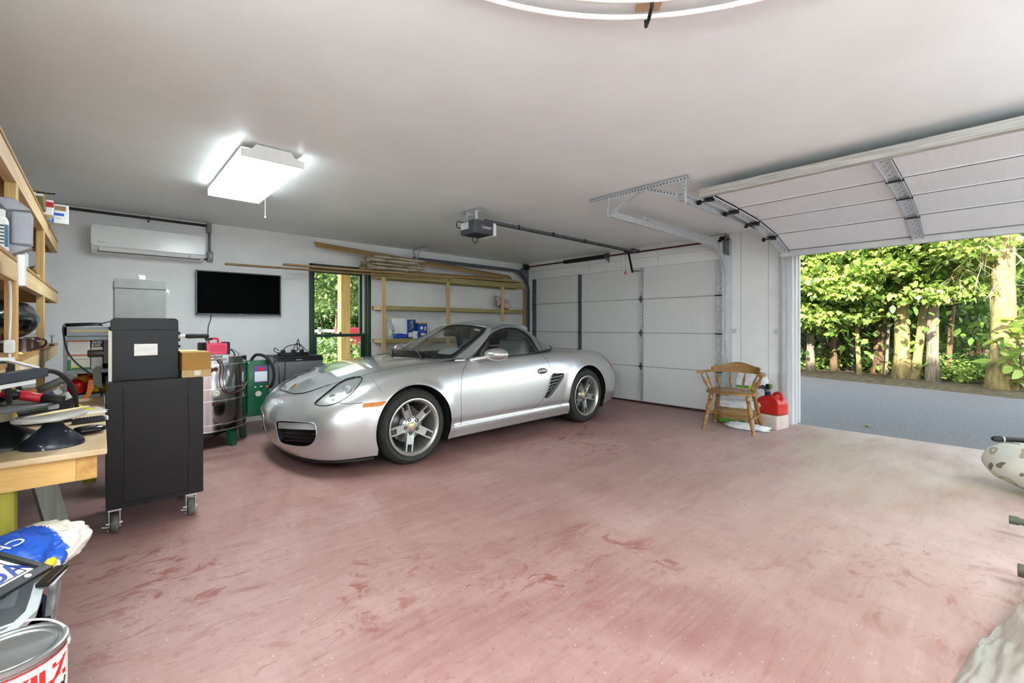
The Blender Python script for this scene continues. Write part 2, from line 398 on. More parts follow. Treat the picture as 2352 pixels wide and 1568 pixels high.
# ---------------------------------------------------------------- closed garage door (door_1) and its hardware
XD = WB + .055                               # inner face of the closed panels
m_door = mat('door_panel_paint', (224, 224, 223), .42, var=.025, vs=2.5, stretch=(1, 40, 1), bump=.12, bs=5)
dr = thing('door_1', 'closed white sectional garage door behind the silver car', 'garage door', (XD, (D1a + D1b) / 2, 0)); dr['kind'] = 'structure'
zs = [.02, .575, 1.10, 1.63, 2.185]
yst = [onx(1333, 700, XD).y, onx(1473, 700, XD).y]
def section(parent, T, wdt, h, first=False):
    b = MB(); b.box(-wdt / 2, wdt / 2, 0, .045, .0, h, T); b.box(-wdt / 2, wdt / 2, -.006, .0, .012, .022, T); b.box(-wdt / 2, wdt / 2, -.006, .0, h - .022, h - .012, T)
    return b.build('section', m_door, parent, world=True, bevel=.002)
def FT(o, x, y): return frame(Vector(o), x, y)
yc, wd = (D1a + D1b) / 2, D1b - D1a - .02
for i in range(4):   # local x across, y into the door (outwards), z up
    section(dr, Matrix(((0, 1, 0, XD), (1, 0, 0, yc), (0, 0, 1, zs[i]), (0, 0, 0, 1))), wd, zs[i + 1] - zs[i])
def stile(parent, T, h, m, wdt=.062):
    b = MB(); b.box(-wdt / 2, wdt / 2, -.012, 0, .01, h - .01, T); b.box(-wdt / 2, -wdt / 2 + .004, -.026, 0, .01, h - .01, T); b.box(wdt / 2 - .004, wdt / 2, -.026, 0, .01, h - .01, T)
    o = b.build('stile', m, parent, world=True)
    b = MB()
    k = int(h / .055)
    for j in range(k):
        z = .04 + j * (h - .08) / max(1, k - 1); x = (-.012 if j % 2 else .012) if wdt > .07 else 0
        b.cyl((x, -.0135, z), (x, -.012, z), .0055, n=6, T=T)
    b.build('screw_holes', m_screw, o, world=True)
    return o
def hinge(parent, T, m, wdt=.06):
    b = MB(); b.prism([(-wdt * .55, -.014, -.006), (wdt * .55, -.014, -.006), (wdt * .3, -.014, -.05), (0, -.014, -.065), (-wdt * .3, -.014, -.05)], (0, -.004, 0), T)
    b.prism([(-wdt * .55, -.014, .006), (wdt * .55, -.014, .006), (wdt * .3, -.014, .05), (0, -.014, .065), (-wdt * .3, -.014, .05)], (0, -.004, 0), T)
    o = b.build('hinge', m, parent, world=True)
    MB().cyl((-wdt * .75, -.022, 0), (wdt * .75, -.022, 0), .009, n=8, T=T).build('hinge_pin', m_screw, o, world=True)
m_hinge = mat('hinge_steel', (196, 199, 202), .35, .7, var=.15, vs=30)
def doorT(y, z): return Matrix(((0, 1, 0, XD), (1, 0, 0, y), (0, 0, 1, z), (0, 0, 0, 1)))
for z in zs[1:4] + [2.181]: MB().box(XD - .0075, XD + .01, D1a + .012, D1b - .012, z - .003, z + .003).build('joint_line', mat('joint_dark', (112, 112, 114), .7), dr, world=True)
for y, wdt, m in ((D1b - .045, .085, m_galvd), (yst[0], .055, m_galvd), (yst[1], .06, m_galv), (D1a + .055, .10, m_galv)):
    for i in range(4):
        stile(dr, doorT(y, zs[i]), zs[i + 1] - zs[i], m, wdt)
        if i: hinge(dr, doorT(y, zs[i]), m_hinge if y < 3 else m_galvd, wdt * .8)
MB().box(XD - .012, XD + .04, D1a + .01, D1b - .01, .0, .026).build('bottom_seal', mat('brown_rubber_seal', (58, 32, 30), .6), dr, world=True)
# vertical tracks, curves and horizontal tracks
def track(name, label, y, xr, zt, side, m, zcurve=1.86, reinf=False):
    """C-channel: up the wall at x = WB-.05, round a quarter curve, back to xr at height zt"""
    t = thing(name, label, 'door track', (WB - .045, y, 0))
    rc = zt - zcurve; xv = WB - .045
    path = [(xv, .03), (xv, .6), (xv, 1.2), (xv, zcurve)] + [(xv - rc + rc * math.cos(R(a)), zcurve + rc * math.sin(R(a))) for a in range(10, 90, 10)] + [(xv - rc, zt), (xr, zt)]
    b = MB(); prof = [(-.014, -.028), (.026, -.028), (.026, -.024), (-.010, -.024), (-.010, .024), (.026, .024), (.026, .028), (-.014, .028)]
    N = len(path); vs_ = []
    for i, (x, z) in enumerate(path):
        a = Vector(path[min(i + 1, N - 1)]) - Vector(path[max(0, i - 1)]); a.normalize(); nx, nzv = -a.y, a.x
        for p, q in prof: vs_.append((x + nx * q, y + side * p, z + nzv * q))
    k = len(prof); fs_ = []
    for i in range(N - 1):
        for j in range(k): fs_.append((i * k + j, i * k + (j + 1) % k, (i + 1) * k + (j + 1) % k, (i + 1) * k + j))
    fs_ += [tuple(range(k)), tuple(range((N - 1) * k, N * k))]
    b.add(vs_, fs_); b.build('rail', m, t, world=True, smooth=30)
    # wall angle that carries the vertical rail
    b = MB(); b.box(WB - .07, WB - .003, y - side * .022, y - side * .016, .05, zt + .12); b.box(WB - .008, WB - .003, y - side * .075, y - side * .016, .05, zt + .12)
    b.build('wall_angle', m, t, world=True)
    for z in (.35, 1.14): MB().box(WB - .006, WB - .001, y - side * .13, y - side * .02, z - .03, z + .03).build('bracket', m, t, world=True)
    b = MB(); b.prism([(WB - .03, y - side * .015, zt + .13), (WB - .26, y - side * .015, zt + .03), (WB - .26, y - side * .015, zt - .03), (WB - .05, y - side * .015, zt - .20), (WB - .03, y - side * .015, zt - .20)], (0, -side * .004, 0))
    b.build('flag_bracket', m, t, world=True)
    if reinf:
        b = MB(); b.box(xr + .55, WB - .35, y - side * .03, y - side * .012, zt + .02, zt + .06); b.build('stiffener', m, t, world=True)
        b = MB()
        for i in range(5): x = xr + .62 + i * .45; b.cyl((x, y - side * .034, zt + .04), (x, y - side * .028, zt + .04), .006, n=8)
        b.build('bolt', m_screw, t, world=True)
    return t
ZT = 2.265
track('garage_door_track', 'galvanised track curving from shelf corner along back wall ceiling', D1b + .05, 3.62, ZT, -1, m_galvd)
tk2 = track('garage_door_track', 'galvanised horizontal track with riveted stiffener, right of opener rail', D1a - .05, 3.52, ZT, 1, m_galv, reinf=True)
tk3 = track('garage_door_track', 'galvanised track carrying left edge of raised garage door', D2b + .045, 3.46, ZT, -1, m_galv)
track('garage_door_track', 'galvanised track at far right end of raised garage door', D2a - .045, 3.46, ZT, 1, m_galv)
# hanger: perforated angle under the ceiling
def perf(b, hb, p0, p1, wdt=.032, face=(0, 0, 1), step=.03):
    p0, p1 = Vector(p0), Vector(p1); d = p1 - p0; L_ = d.length; d.normalize(); f = Vector(face); f = (f - d * f.dot(d)).normalized(); u = d.cross(f)
    T = Matrix((d, u, f)).transposed().to_4x4(); T.translation = p0
    b.box(0, L_, -wdt / 2, wdt / 2, -.0015, .0015, T); b.box(0, L_, -wdt / 2, -wdt / 2 + .003, 0, .03, T)
    k = int(L_ / step)
    for i in range(k):
        x = (i + .5) * L_ / k; hb.box(x - .006, x + .006, -.005, .005, -.0022, .0022, T)
def hanger(name, label, parts, z=CH):
    t = thing(name, label, 'bracket', parts[0][0]); b = MB(); hb = MB()
    for p0, p1, f in parts: perf(b, hb, p0, p1, face=f)
    b.build('perforated_angle', m_galv, t, world=True); hb.build('slot', m_screw, t, world=True); return t
i1, i2 = onz(1358, 460, CH), onz(1583, 400, CH); xi = (i1.x + i2.x) / 2
yk2, yk3 = D1a - .05, D2b + .045
hanger('ceiling_hanger', 'perforated steel angle under ceiling holding two garage door tracks', [
    ((xi, i1.y, CH - .022), (xi, i2.y, CH - .022), (-1, 0, 0)),
    ((xi + .01, yk2 + .02, CH - .03), (xi + .01, yk2 + .02, ZT - .03), (-1, 0, 0)), ((xi + .01, yk2 - .35, CH - .03), (xi + .01, yk2, ZT), (-1, 0, 0)),
    ((xi + .01, yk3 - .02, CH - .03), (xi + .01, yk3 - .02, ZT - .05), (-1, 0, 0)), ((xi + .01, yk3 + .32, CH - .03), (xi + .01, yk3, ZT + .02), (-1, 0, 0))])
h1 = onz(928, 568, CH); h2 = onz(963, 561, CH)
ya = D1b + .05
hanger('ceiling_hanger', 'small perforated steel bracket on ceiling above bundle of spindles', [
    ((3.66, ya + .07, CH - .02), (3.66, ya - .38, CH - .02), (-1, 0, 0)), ((3.66, ya + .05, CH - .03), (3.67, ya, ZT - .03), (-1, 0, 0)), ((3.68, ya - .12, CH - .03), (3.68, ya - .01, ZT - .02), (-1, 0, 0))])
# torsion shaft and spring over the closed door
sh = thing('torsion_spring_shaft', 'rusty torsion shaft with black spring above closed garage door', 'spring shaft', (WB - .10, yc, CH - .12))
zs_ = CH - .085; xs_ = WB - .09
MB().cyl((xs_, D1b + .12, zs_), (xs_, D1a - .13, zs_), .013, n=12).build('shaft', m_rust, sh, world=True, smooth=40)
ys0, ys1 = onx(1296, 602, xs_).y, onx(1390, 590, xs_).y
b = MB(); b.cyl((xs_, ys0, zs_), (xs_, ys1, zs_), .034, n=16)
for i in range(40):
    y = ys0 + (ys1 - ys0) * (i + .5) / 40; b.lathe([(.033, -.006), (.0365, 0), (.033, .006)], 16, (xs_, y, zs_), (0, 1, 0))
b.build('spring', m_black, sh, world=True, smooth=40)
for y, m in ((ys1 - .02, m_galvd),):
    b = MB(); b.prism([(WB - .001, y, zs_ + .07), (WB - .001, y, zs_ - .10), (xs_ - .05, y, zs_ - .02), (xs_ - .05, y, zs_ + .04)], (0, -.006, 0)); b.cyl((xs_, y - .03, zs_), (xs_, y + .02, zs_), .032, n=14); b.build('center_bracket', m, sh, world=True)
for y in (D1b + .03, D1a - .04):
    b = MB(); b.cyl((xs_, y - .02, zs_), (xs_, y + .02, zs_), .048, n=20); b.cyl((xs_, y - .026, zs_), (xs_, y - .018, zs_), .055, n=20); b.cyl((xs_, y + .018, zs_), (xs_, y + .026, zs_), .055, n=20)
    b.build('cable_drum', m_screw, sh, world=True, smooth=30)
    s_ = 1 if y > 4 else -1
    MB().box(xs_ - .06, WB - .001, y + s_ * .045, y + s_ * .051, zs_ - .2, zs_ + .07).build('end_bearing_plate', m_galvd, sh, world=True)
# ---------------------------------------------------------------- opener
yo = yst[1] + .02
op = thing('garage_door_opener', 'grey garage door opener hanging from ceiling with long rail', 'door opener', (3.05, yo, CH))
m_opg = mat('opener_grey_plastic', (72, 76, 82), .45, var=.06, vs=10); m_opw = mat('opener_white_lens', (226, 226, 222), .4)
fl = onz(1121, 493, 2.325); xo0 = fl.x
zo0, zo1 = 2.185, 2.325
Ty = Matrix.Translation((xo0, yo, 0))
b = MB(); b.rbox((.13, 0, (zo0 + zo1) / 2), (.26, .26, zo1 - zo0), .02, T=Ty); b.build('motor_housing', m_opg, op, world=True, smooth=35)
b = MB(); b.rbox((.285, 0, (zo0 + zo1) / 2 - .004), (.05, .25, zo1 - zo0), .02, T=Ty); b.build('light_lens', m_opw, op, world=True, smooth=35)
b = MB(); b.box(-.0015, 0, -.02, .11, zo0 + .055, zo1 - .012, Ty); lb = b.build('sticker', mat('paper_white', (236, 236, 234), .6), op, world=True)
b = MB()
for i in range(7): b.box(-.0022, -.0014, -.012, .102 - (i % 3) * .02, zo0 + .063 + i * .010, zo0 + .066 + i * .010, Ty)
b.build('print', mat('print_grey', (120, 122, 128), .6), lb, world=True)
b = MB()
for i in range(10): b.box(.03 + i * .02, .04 + i * .02, -.10, .10, zo0 - .003, zo0, Ty)
b.build('vent_slot', m_black, op, world=True)
text('lettering', 'Linear', .055, mat('print_white', (235, 235, 235), .5), frame(Vector((xo0 + .09, yo - .1315, zo0 + .055)), (1, 0, 0), (0, 0, 1)), op, True, shear=.25)
ex = WB - .12
b = MB(); zr_ = CH - .075
b.box(xo0 + .24, ex, yo - .013, yo + .013, zr_ - .016, zr_ + .016); b.build('rail', m_galvd, op, world=True)
b = MB(); b.box(xo0 + .3, ex - .05, yo - .005, yo + .005, zr_ - .024, zr_ - .017); b.build('drive_chain', m_black, op, world=True)
b = MB()
for x in (xo0 + .75, xo0 + 1.35, xo0 + 2.0): b.box(x - .006, x + .006, yo - .02, yo + .02, zr_ - .022, zr_ + .026)
b.build('rail_clip', m_black, op, world=True)
b = MB(); b.box(ex - .06, WB - .001, yo - .03, yo + .03, zr_ - .01, zr_ + .04); b.build('header_bracket', m_galvd, op, world=True)
b = MB(); b.bar((ex - .16, yo, zr_ - .03), (ex - .045, yo, 2.035), .03, .012); b.bar((ex - .05, yo, 2.06), (XD - .02, yo, 2.075), .022, .012); b.box(ex - .26, ex - .12, yo - .022, yo + .022, zr_ - .04, zr_ - .02); b.build('door_arm', m_black, op, world=True)
b = MB(); b.tube([(ex - .24, yo, zr_ - .03), (ex - .235, yo, zr_ - .15), (ex - .24, yo, zr_ - .33)], .003, 6); b.build('release_cord', mat('red_cord', (176, 60, 44), .7), op, world=True)
b = MB(); b.cyl((ex - .24, yo, zr_ - .37), (ex - .24, yo, zr_ - .33), .018, .008, n=10); b.build('release_knob', mat('orange_red_plastic', (196, 66, 40), .5), op, world=True)
b = MB(); hb = MB()
perf(b, hb, (xo0 + .05, yo + .12, CH - .02), (xo0 + .05, yo - .22, CH - .02), face=(-1, 0, 0)); perf(b, hb, (xo0 + .05, yo + .05, CH - .01), (xo0 + .05, yo + .05, zo1 - .01), face=(-1, 0, 0)); perf(b, hb, (xo0 + .05, yo - .10, CH - .01), (xo0 + .07, yo - .07, zo1 - .01), face=(-1, 0, 0))
b.build('mounting_strap', m_galv, op, world=True); hb.build('slot', m_screw, op, world=True)
b = MB()
b.tube(catmull([(xo0 + .05, yo - .02, zo0), (xo0 + .05, yo - .03, zo0 - .06), (xo0 + .06, yo - .065, zo0 - .10), (xo0 + .07, yo - .085, zo0 - .07), (xo0 + .08, yo - .095, zo0)], 6), .005, 6)
b.build('cable', m_black, op, world=True, smooth=True); b = MB()
b.tube(catmull([(xo0 + .03, yo + .11, zo1 + .005), (xo0 - .02, yo + .15, zo1 + .01), (xo0 - .03, yo + .14, zo1 - .05), (xo0 + .01, yo + .128, zo1 - .06)], 6), .005, 6)
b.build('cable', m_black, op, world=True, smooth=True)
b = MB(); b.tube(catmull([(xo0 + .06, yo + .1, zo1 + .03), (xo0 + .02, yo + .09, zo1 + .06), (xo0 + .08, yo - .03, zo1 + .075), (xo0 + .12, yo - .06, zo1 + .02)], 6), .003, 6); b.build('wire', m_opw, op, world=True)
# ---------------------------------------------------------------- raised garage door (door_2)
dg = thing('door_2', 'raised white sectional garage door hanging under ceiling over open doorway', 'garage door', (4.9, (D2a + D2b) / 2, 2.2)); dg['kind'] = 'structure'
PP = [(3.77, 2.312), (4.315, 2.30), (4.85, 2.275), (5.375, 2.205), (5.865, 2.065)]
y2c, w2 = (D2a + D2b) / 2, D2b - D2a - .02
m_door2 = mat('raised_door_paint', (226, 226, 228), .35, var=.025, vs=2.5, stretch=(1, 40, 1), bump=.12, bs=5)
ym = onx(2110, 520, 5.86).y
for i in range(4):
    a, c = Vector((PP[i][0], 0, PP[i][1])), Vector((PP[i + 1][0], 0, PP[i + 1][1])); d = (a - c); h = d.length; d.normalize()  # up the door = from low edge towards the rear
    # local x across (-y), local y = outward (up), z = up the door
    out = Vector((0, -1, 0)).cross(d) * -1
    if out.z < 0: out = -out
    T = Matrix(((0, out.x, d.x, c.x), (1, out.y, d.y, y2c), (0, out.z, d.z, c.z), (0, 0, 0, 1)))
    b = MB(); b.box(-w2 / 2, w2 / 2, 0, .045, 0, h, T); b.box(-w2 / 2, w2 / 2, -.006, 0, .012, .024, T); b.box(-w2 / 2, w2 / 2, -.006, 0, h - .024, h - .012, T)
    b.build('section', m_door2, dg, world=True, bevel=.002)
    jz = .06 if i == 3 else 0; MB().box(-w2 / 2, w2 / 2, -.0075, .01, jz - .004, jz + .004, T).build('joint_line', mat('joint_dark', (112, 112, 114), .7), dg, world=True)
    for y, wdt in ((D2b - .06, .09), (ym, .085), (D2a + .06, .09)):
        Ts = T @ Matrix.Translation((y - y2c, 0, 0)); stile(dg, Ts, h, m_galv, wdt)
        if i < 3:
            hinge(dg, Ts, m_hinge, .07)
        if y > 1 or y < -1:
            sd = 1 if y > 1 else -1
            b = MB(); b.cyl((-.03 * sd, -.035, h - .03), (.09 * sd, -.035, h - .03), .007, n=8, T=Ts); b.cyl((.075 * sd, -.035, h - .03), (.10 * sd, -.035, h - .03), .022, n=14, T=Ts); b.box(-.03, .03, -.04, -.012, h - .06, h - .01, Ts)
            b.build('roller', m_screw, dg, world=True)
T0 = Matrix(((0, 0, -1, PP[0][0] + .004), (1, 0, 0, y2c), (0, 1, 0, PP[0][1]), (0, 0, 0, 1)))
MB().box(-w2 / 2 - .02, w2 / 2, -.016, .052, 0, .06, T0).build('top_rail', mat('weathered_rail', (186, 182, 174), .55, var=.2, vs=5, stretch=(8, 1, 30)), dg, world=True, bevel=.004)
c = PP[4]; MB().box(c[0] - .025, c[0] + .04, D2a, D2b, c[1] - .05, c[1] + .045).build('bottom_rail', mat('bottom_rail_grey', (196, 197, 196), .4, var=.08, vs=6), dg, world=True, bevel=.006)
# ---------------------------------------------------------------- ceiling lamp and added fill lamps
def lamp(label, x0, x1, y0, y1, cord=False, pw=1.0, drop=0):
    cx, cy = (x0 + x1) / 2, (y0 + y1) / 2; lx, ly = (x1 - x0), (y1 - y0)
    t = thing('ceiling_light', label, 'light', (cx, cy, CH - drop))
    b = MB(); z1_, z0_ = -.005, -.10
    for s_ in (-1, 1):   # sheet steel end plates with stepped upper corners
        y = s_ * (ly / 2); e = .012
        b.prism([(-lx / 2, y, z0_), (lx / 2, y, z0_), (lx / 2, y, z0_ + .05), (lx / 2 - .06, y, z0_ + .055), (lx / 2 - .09, y, z1_), (-lx / 2 + .09, y, z1_), (-lx / 2 + .06, y, z0_ + .055), (-lx / 2, y, z0_ + .05)], (0, -s_ * e, 0))
    b.box(-lx / 2 + (.17 if drop else .1), lx / 2 - (.17 if drop else .1), -ly / 2 + .01, ly / 2 - .01, -.04, -.004)
    if not drop: b.box(-lx / 2 + .003, lx / 2 - .003, -ly / 2 + .011, ly / 2 - .011, z0_ + .057, z0_ + .063)
    b.build('housing', m_white, t)
    m_diff = mat('lamp_diffuser_%d' % (pw * 100), (250, 250, 250), .5, emit=(234, 250, 255), es=LAMP * pw); 
    b = MB(); prof = [(-lx / 2, z0_ + .055), (-lx / 2 + .004, z0_ + .004), (-lx / 2 + .03, z0_), (lx / 2 - .03, z0_), (lx / 2 - .004, z0_ + .004), (lx / 2, z0_ + .055)]
    if drop: prof = [(-.04, -.02), (-lx / 2, z0_ + .06)] + prof[1:-1] + [(lx / 2, z0_ + .06), (.04, -.02)]; [MB().cyl((0, y, -.005), (0, y, drop), .004, n=6).build('chain', m_galvd, t) for y in (-ly / 3, ly / 3)]
    vs_ = [(x, y, z) for y in (-ly / 2 + .012, ly / 2 - .012) for x, z in prof]; k = len(prof)
    m_side = m_diff if drop else mat('lamp_diffuser_side', (250, 250, 250), .5, emit=(234, 250, 255), es=LAMP * .16)
    for i in range(k - 1): b.cur = 0 if drop or 0 < i < k - 2 else 1; b.add([vs_[i], vs_[i + 1], vs_[k + i + 1], vs_[k + i]], [(0, 1, 2, 3)])
    b.build('diffuser', [m_diff, m_side], t)
    if cord:
        p = onz(617, 455, CH - .09); px_, py_ = cx + lx / 2 - .0, p.y
        q = Vector((lx / 2 + .012, ly / 2 - .16, 0))
        b = MB(); b.tube([q + Vector((-.01, 0, -.03)), q + Vector((0, 0, -.06)), q + Vector((0, 0, -.245))], .0015, 5); b.build('pull_cord', m_white, t)
        b = MB(); b.ball(q + Vector((0, 0, -.25)), .008, 8, 6); b.build('cord_bead', m_white, t)
    return t
lp = [onz(480, 447, CH - .1), onz(595, 470, CH - .1), onz(694, 390, CH - .1), onz(554, 352, CH - .1)]
LX0, LX1 = (lp[0].x + lp[3].x) / 2, (lp[1].x + lp[2].x) / 2; LY0, LY1 = (lp[2].y + lp[3].y) / 2, (lp[0].y + lp[1].y) / 2
lamp('white wrapped fluorescent ceiling light with pull cord, above the black cart', LX0, LX1, LY0, LY1, True, .9)
for x_, y_, p_, l_ in ((.3, -1.3, .9, 'added unseen chain-hung fill light almost overhead of the viewpoint'), (2.9, -1.6, .85, 'added unseen fill light in middle of the rear half'), (5.0, -1.6, .5, 'added unseen fill light in rear corner by the raised door'), (-.55, .4, 1.0, 'added unseen fill light close by the left wall')): lamp(l_, x_ - .2, x_ + .2, y_ - .62, y_ + .62, pw=p_, drop=.42)  # lamps added out of view to brighten the room and ceiling
# ---------------------------------------------------------------- white pipe coil under the ceiling
pc = thing('pipe_coil', 'coil of white plastic pipe hung flat under ceiling at top of view', 'pipe coil', (1.2, 1.0, CH - .05))
m_pipe = mat('white_pipe', (240, 239, 235), .35)
# two rings through the three pixels seen, lying at their height below the ceiling
def ring3(pix, z):
    p = [onz(x, y, z) for x, y in pix]; ax, ay, bx, by, cx, cy = p[0].x, p[0].y, p[1].x, p[1].y, p[2].x, p[2].y
    d = 2 * (ax * (by - cy) + bx * (cy - ay) + cx * (ay - by))
    ux = ((ax * ax + ay * ay) * (by - cy) + (bx * bx + by * by) * (cy - ay) + (cx * cx + cy * cy) * (ay - by)) / d
    uy = ((ax * ax + ay * ay) * (cx - bx) + (bx * bx + by * by) * (ax - cx) + (cx * cx + cy * cy) * (bx - ax)) / d
    return Vector((ux, uy, z)), (p[0] - Vector((ux, uy, z))).length
c1, r1 = ring3([(1135, 1), (1410, 40), (1725, 2)], CH - .03); c2, r2 = ring3([(1290, 2), (1420, 14), (1590, 2)], CH - .03)
print('coil', c1, r1, c2, r2)
for c_, r_ in ((c1, r1), (c1, r1 * .93), (c1 + (c2 - c1) * .0, r1 * .86)):
    b = MB(); b.tube([c_ + Vector((r_ * math.cos(2 * math.pi * i / 96), r_ * math.sin(2 * math.pi * i / 96), 0)) for i in range(96)], .0105, 8, closed=True); b.build('pipe_loop', m_pipe, pc, world=True, smooth=True)
h_ = onz(1490, 26, CH - .03); dirc = (h_ - c1); dirc.z = 0; dirc.normalize(); tg = Vector((-dirc.y, dirc.x, 0))
hc = c1 + dirc * r1
T = Matrix((tg, dirc, UP)).transposed().to_4x4(); T.translation = Vector((hc.x, hc.y, 0))
MB().box(-.045, .045, -.16, -.005, CH - .014, CH - .001, T).build('wooden_block', wood('block_wood', (196, 168, 130), (170, 138, 98), 0), pc, world=True)
b = MB(); b.tube([T @ Vector((0, -.09, CH - .012)), T @ Vector((0, -.085, CH - .05)), T @ Vector((0, -.03, CH - .06)), T @ Vector((0, .02, CH - .055)), T @ Vector((0, .022, CH - .03))], .007, 8); b.build('hook', m_black, pc, world=True, smooth=True)
# ================================================================ THE CAR
# car space: s rearwards from the nose, w to the car's left, z up; local x = s - FA, local y = -w
CFA, CSC = .90, 1.02
CARO = Vector((1.995, 4.30, 0)); CYAW = R(1.3)
car = thing('sports_car', 'silver two-seat sports car with grey fabric roof parked indoors', 'car', CARO, CYAW); car.scale = (CSC, CSC, CSC)
CM = pmat(car); CMI = CM.inverted()
EYE = CMI @ Vector((0, 0, HC))
def cray(px, py): return (CMI.to_3x3() @ ray(px, py)).normalized()
def L3(s, w_, z): return Vector((s - CFA, -w_, z))
def cpx(p): return proj(CM @ p)
m_silver = mat('silver_car_paint', (190, 190, 188), .30, .72, var=.015, vs=300, coat=1.0, spec=.5)
m_soft = mat('grey_roof_fabric', (98, 104, 99), .85, var=.10, vs=220, bump=.1, bs=300, sheen=.2)
m_tyre = mat('tyre_rubber', (46, 46, 40), .7, var=.2, vs=16)
m_alloy = mat('alloy_wheel', (188, 189, 184), .28, .85, coat=.3)
m_alloyd = mat('alloy_shadow_metal', (52, 53, 54), .4, .7)
m_glass = mat('car_glass', (240, 245, 242), .0, trans=1, ior=1.35, spec=.5)
m_trimb = mat('car_black_trim', (14, 15, 15), .35)
m_well = mat('wheel_well_black', (12, 12, 12), .8)
m_amber = mat('amber_lens', (206, 120, 14), .3, coat=.2, c2=(178, 92, 6), vs=30)
m_redl = mat('red_lens', (140, 22, 22), .15, coat=1)
m_int = mat('grey_leather', (150, 154, 156), .55, var=.1, vs=20)
m_intd = mat('dark_dashboard', (92, 96, 100), .6, var=.1, vs=20)
m_gap = mat('panel_gap', (10, 10, 10), .9)
def bspline_mat(n, k):
    """open uniform cubic B-spline that starts and ends on its end points; n control points, k samples per span"""
    N = (n - 1) * k + 1; A = np.zeros((N, n))
    for i in range(N):
        t = i / k; j = min(int(t), n - 2); u = t - j
        b = [(1 - u) ** 3 / 6, (3 * u ** 3 - 6 * u * u + 4) / 6, (-3 * u ** 3 + 3 * u * u + 3 * u + 1) / 6, u ** 3 / 6]
        for q, wq in zip((j - 1, j, j + 1, j + 2), b):
            if q < 0: A[i, 0] += 2 * wq; A[i, 1] -= wq
            elif q >= n: A[i, n - 1] += 2 * wq; A[i, n - 2] -= wq
            else: A[i, q] += wq
    return A
def surf(C, ku, kv, it=2):
    """C: stations x lines x 3 -> fine grid close to the points"""
    C = np.array(C, float); P = C.copy(); n, m = C.shape[:2]
    Au1, Av1 = bspline_mat(n, 1), bspline_mat(m, 1)
    for _ in range(it): P = P + .8 * (C - np.einsum('ij,jkc,lk->ilc', Au1, P, Av1))
    return np.einsum('ij,jkc,lk->ilc', bspline_mat(n, ku), P, bspline_mat(m, kv))
def grid_mesh(G):
    n, m = G.shape[:2]; vs_ = [L3(*G[i, j]) for i in range(n) for j in range(m)]
    return vs_, [(i * m + j, i * m + j + 1, (i + 1) * m + j + 1, (i + 1) * m + j) for i in range(n - 1) for j in range(m - 1)]
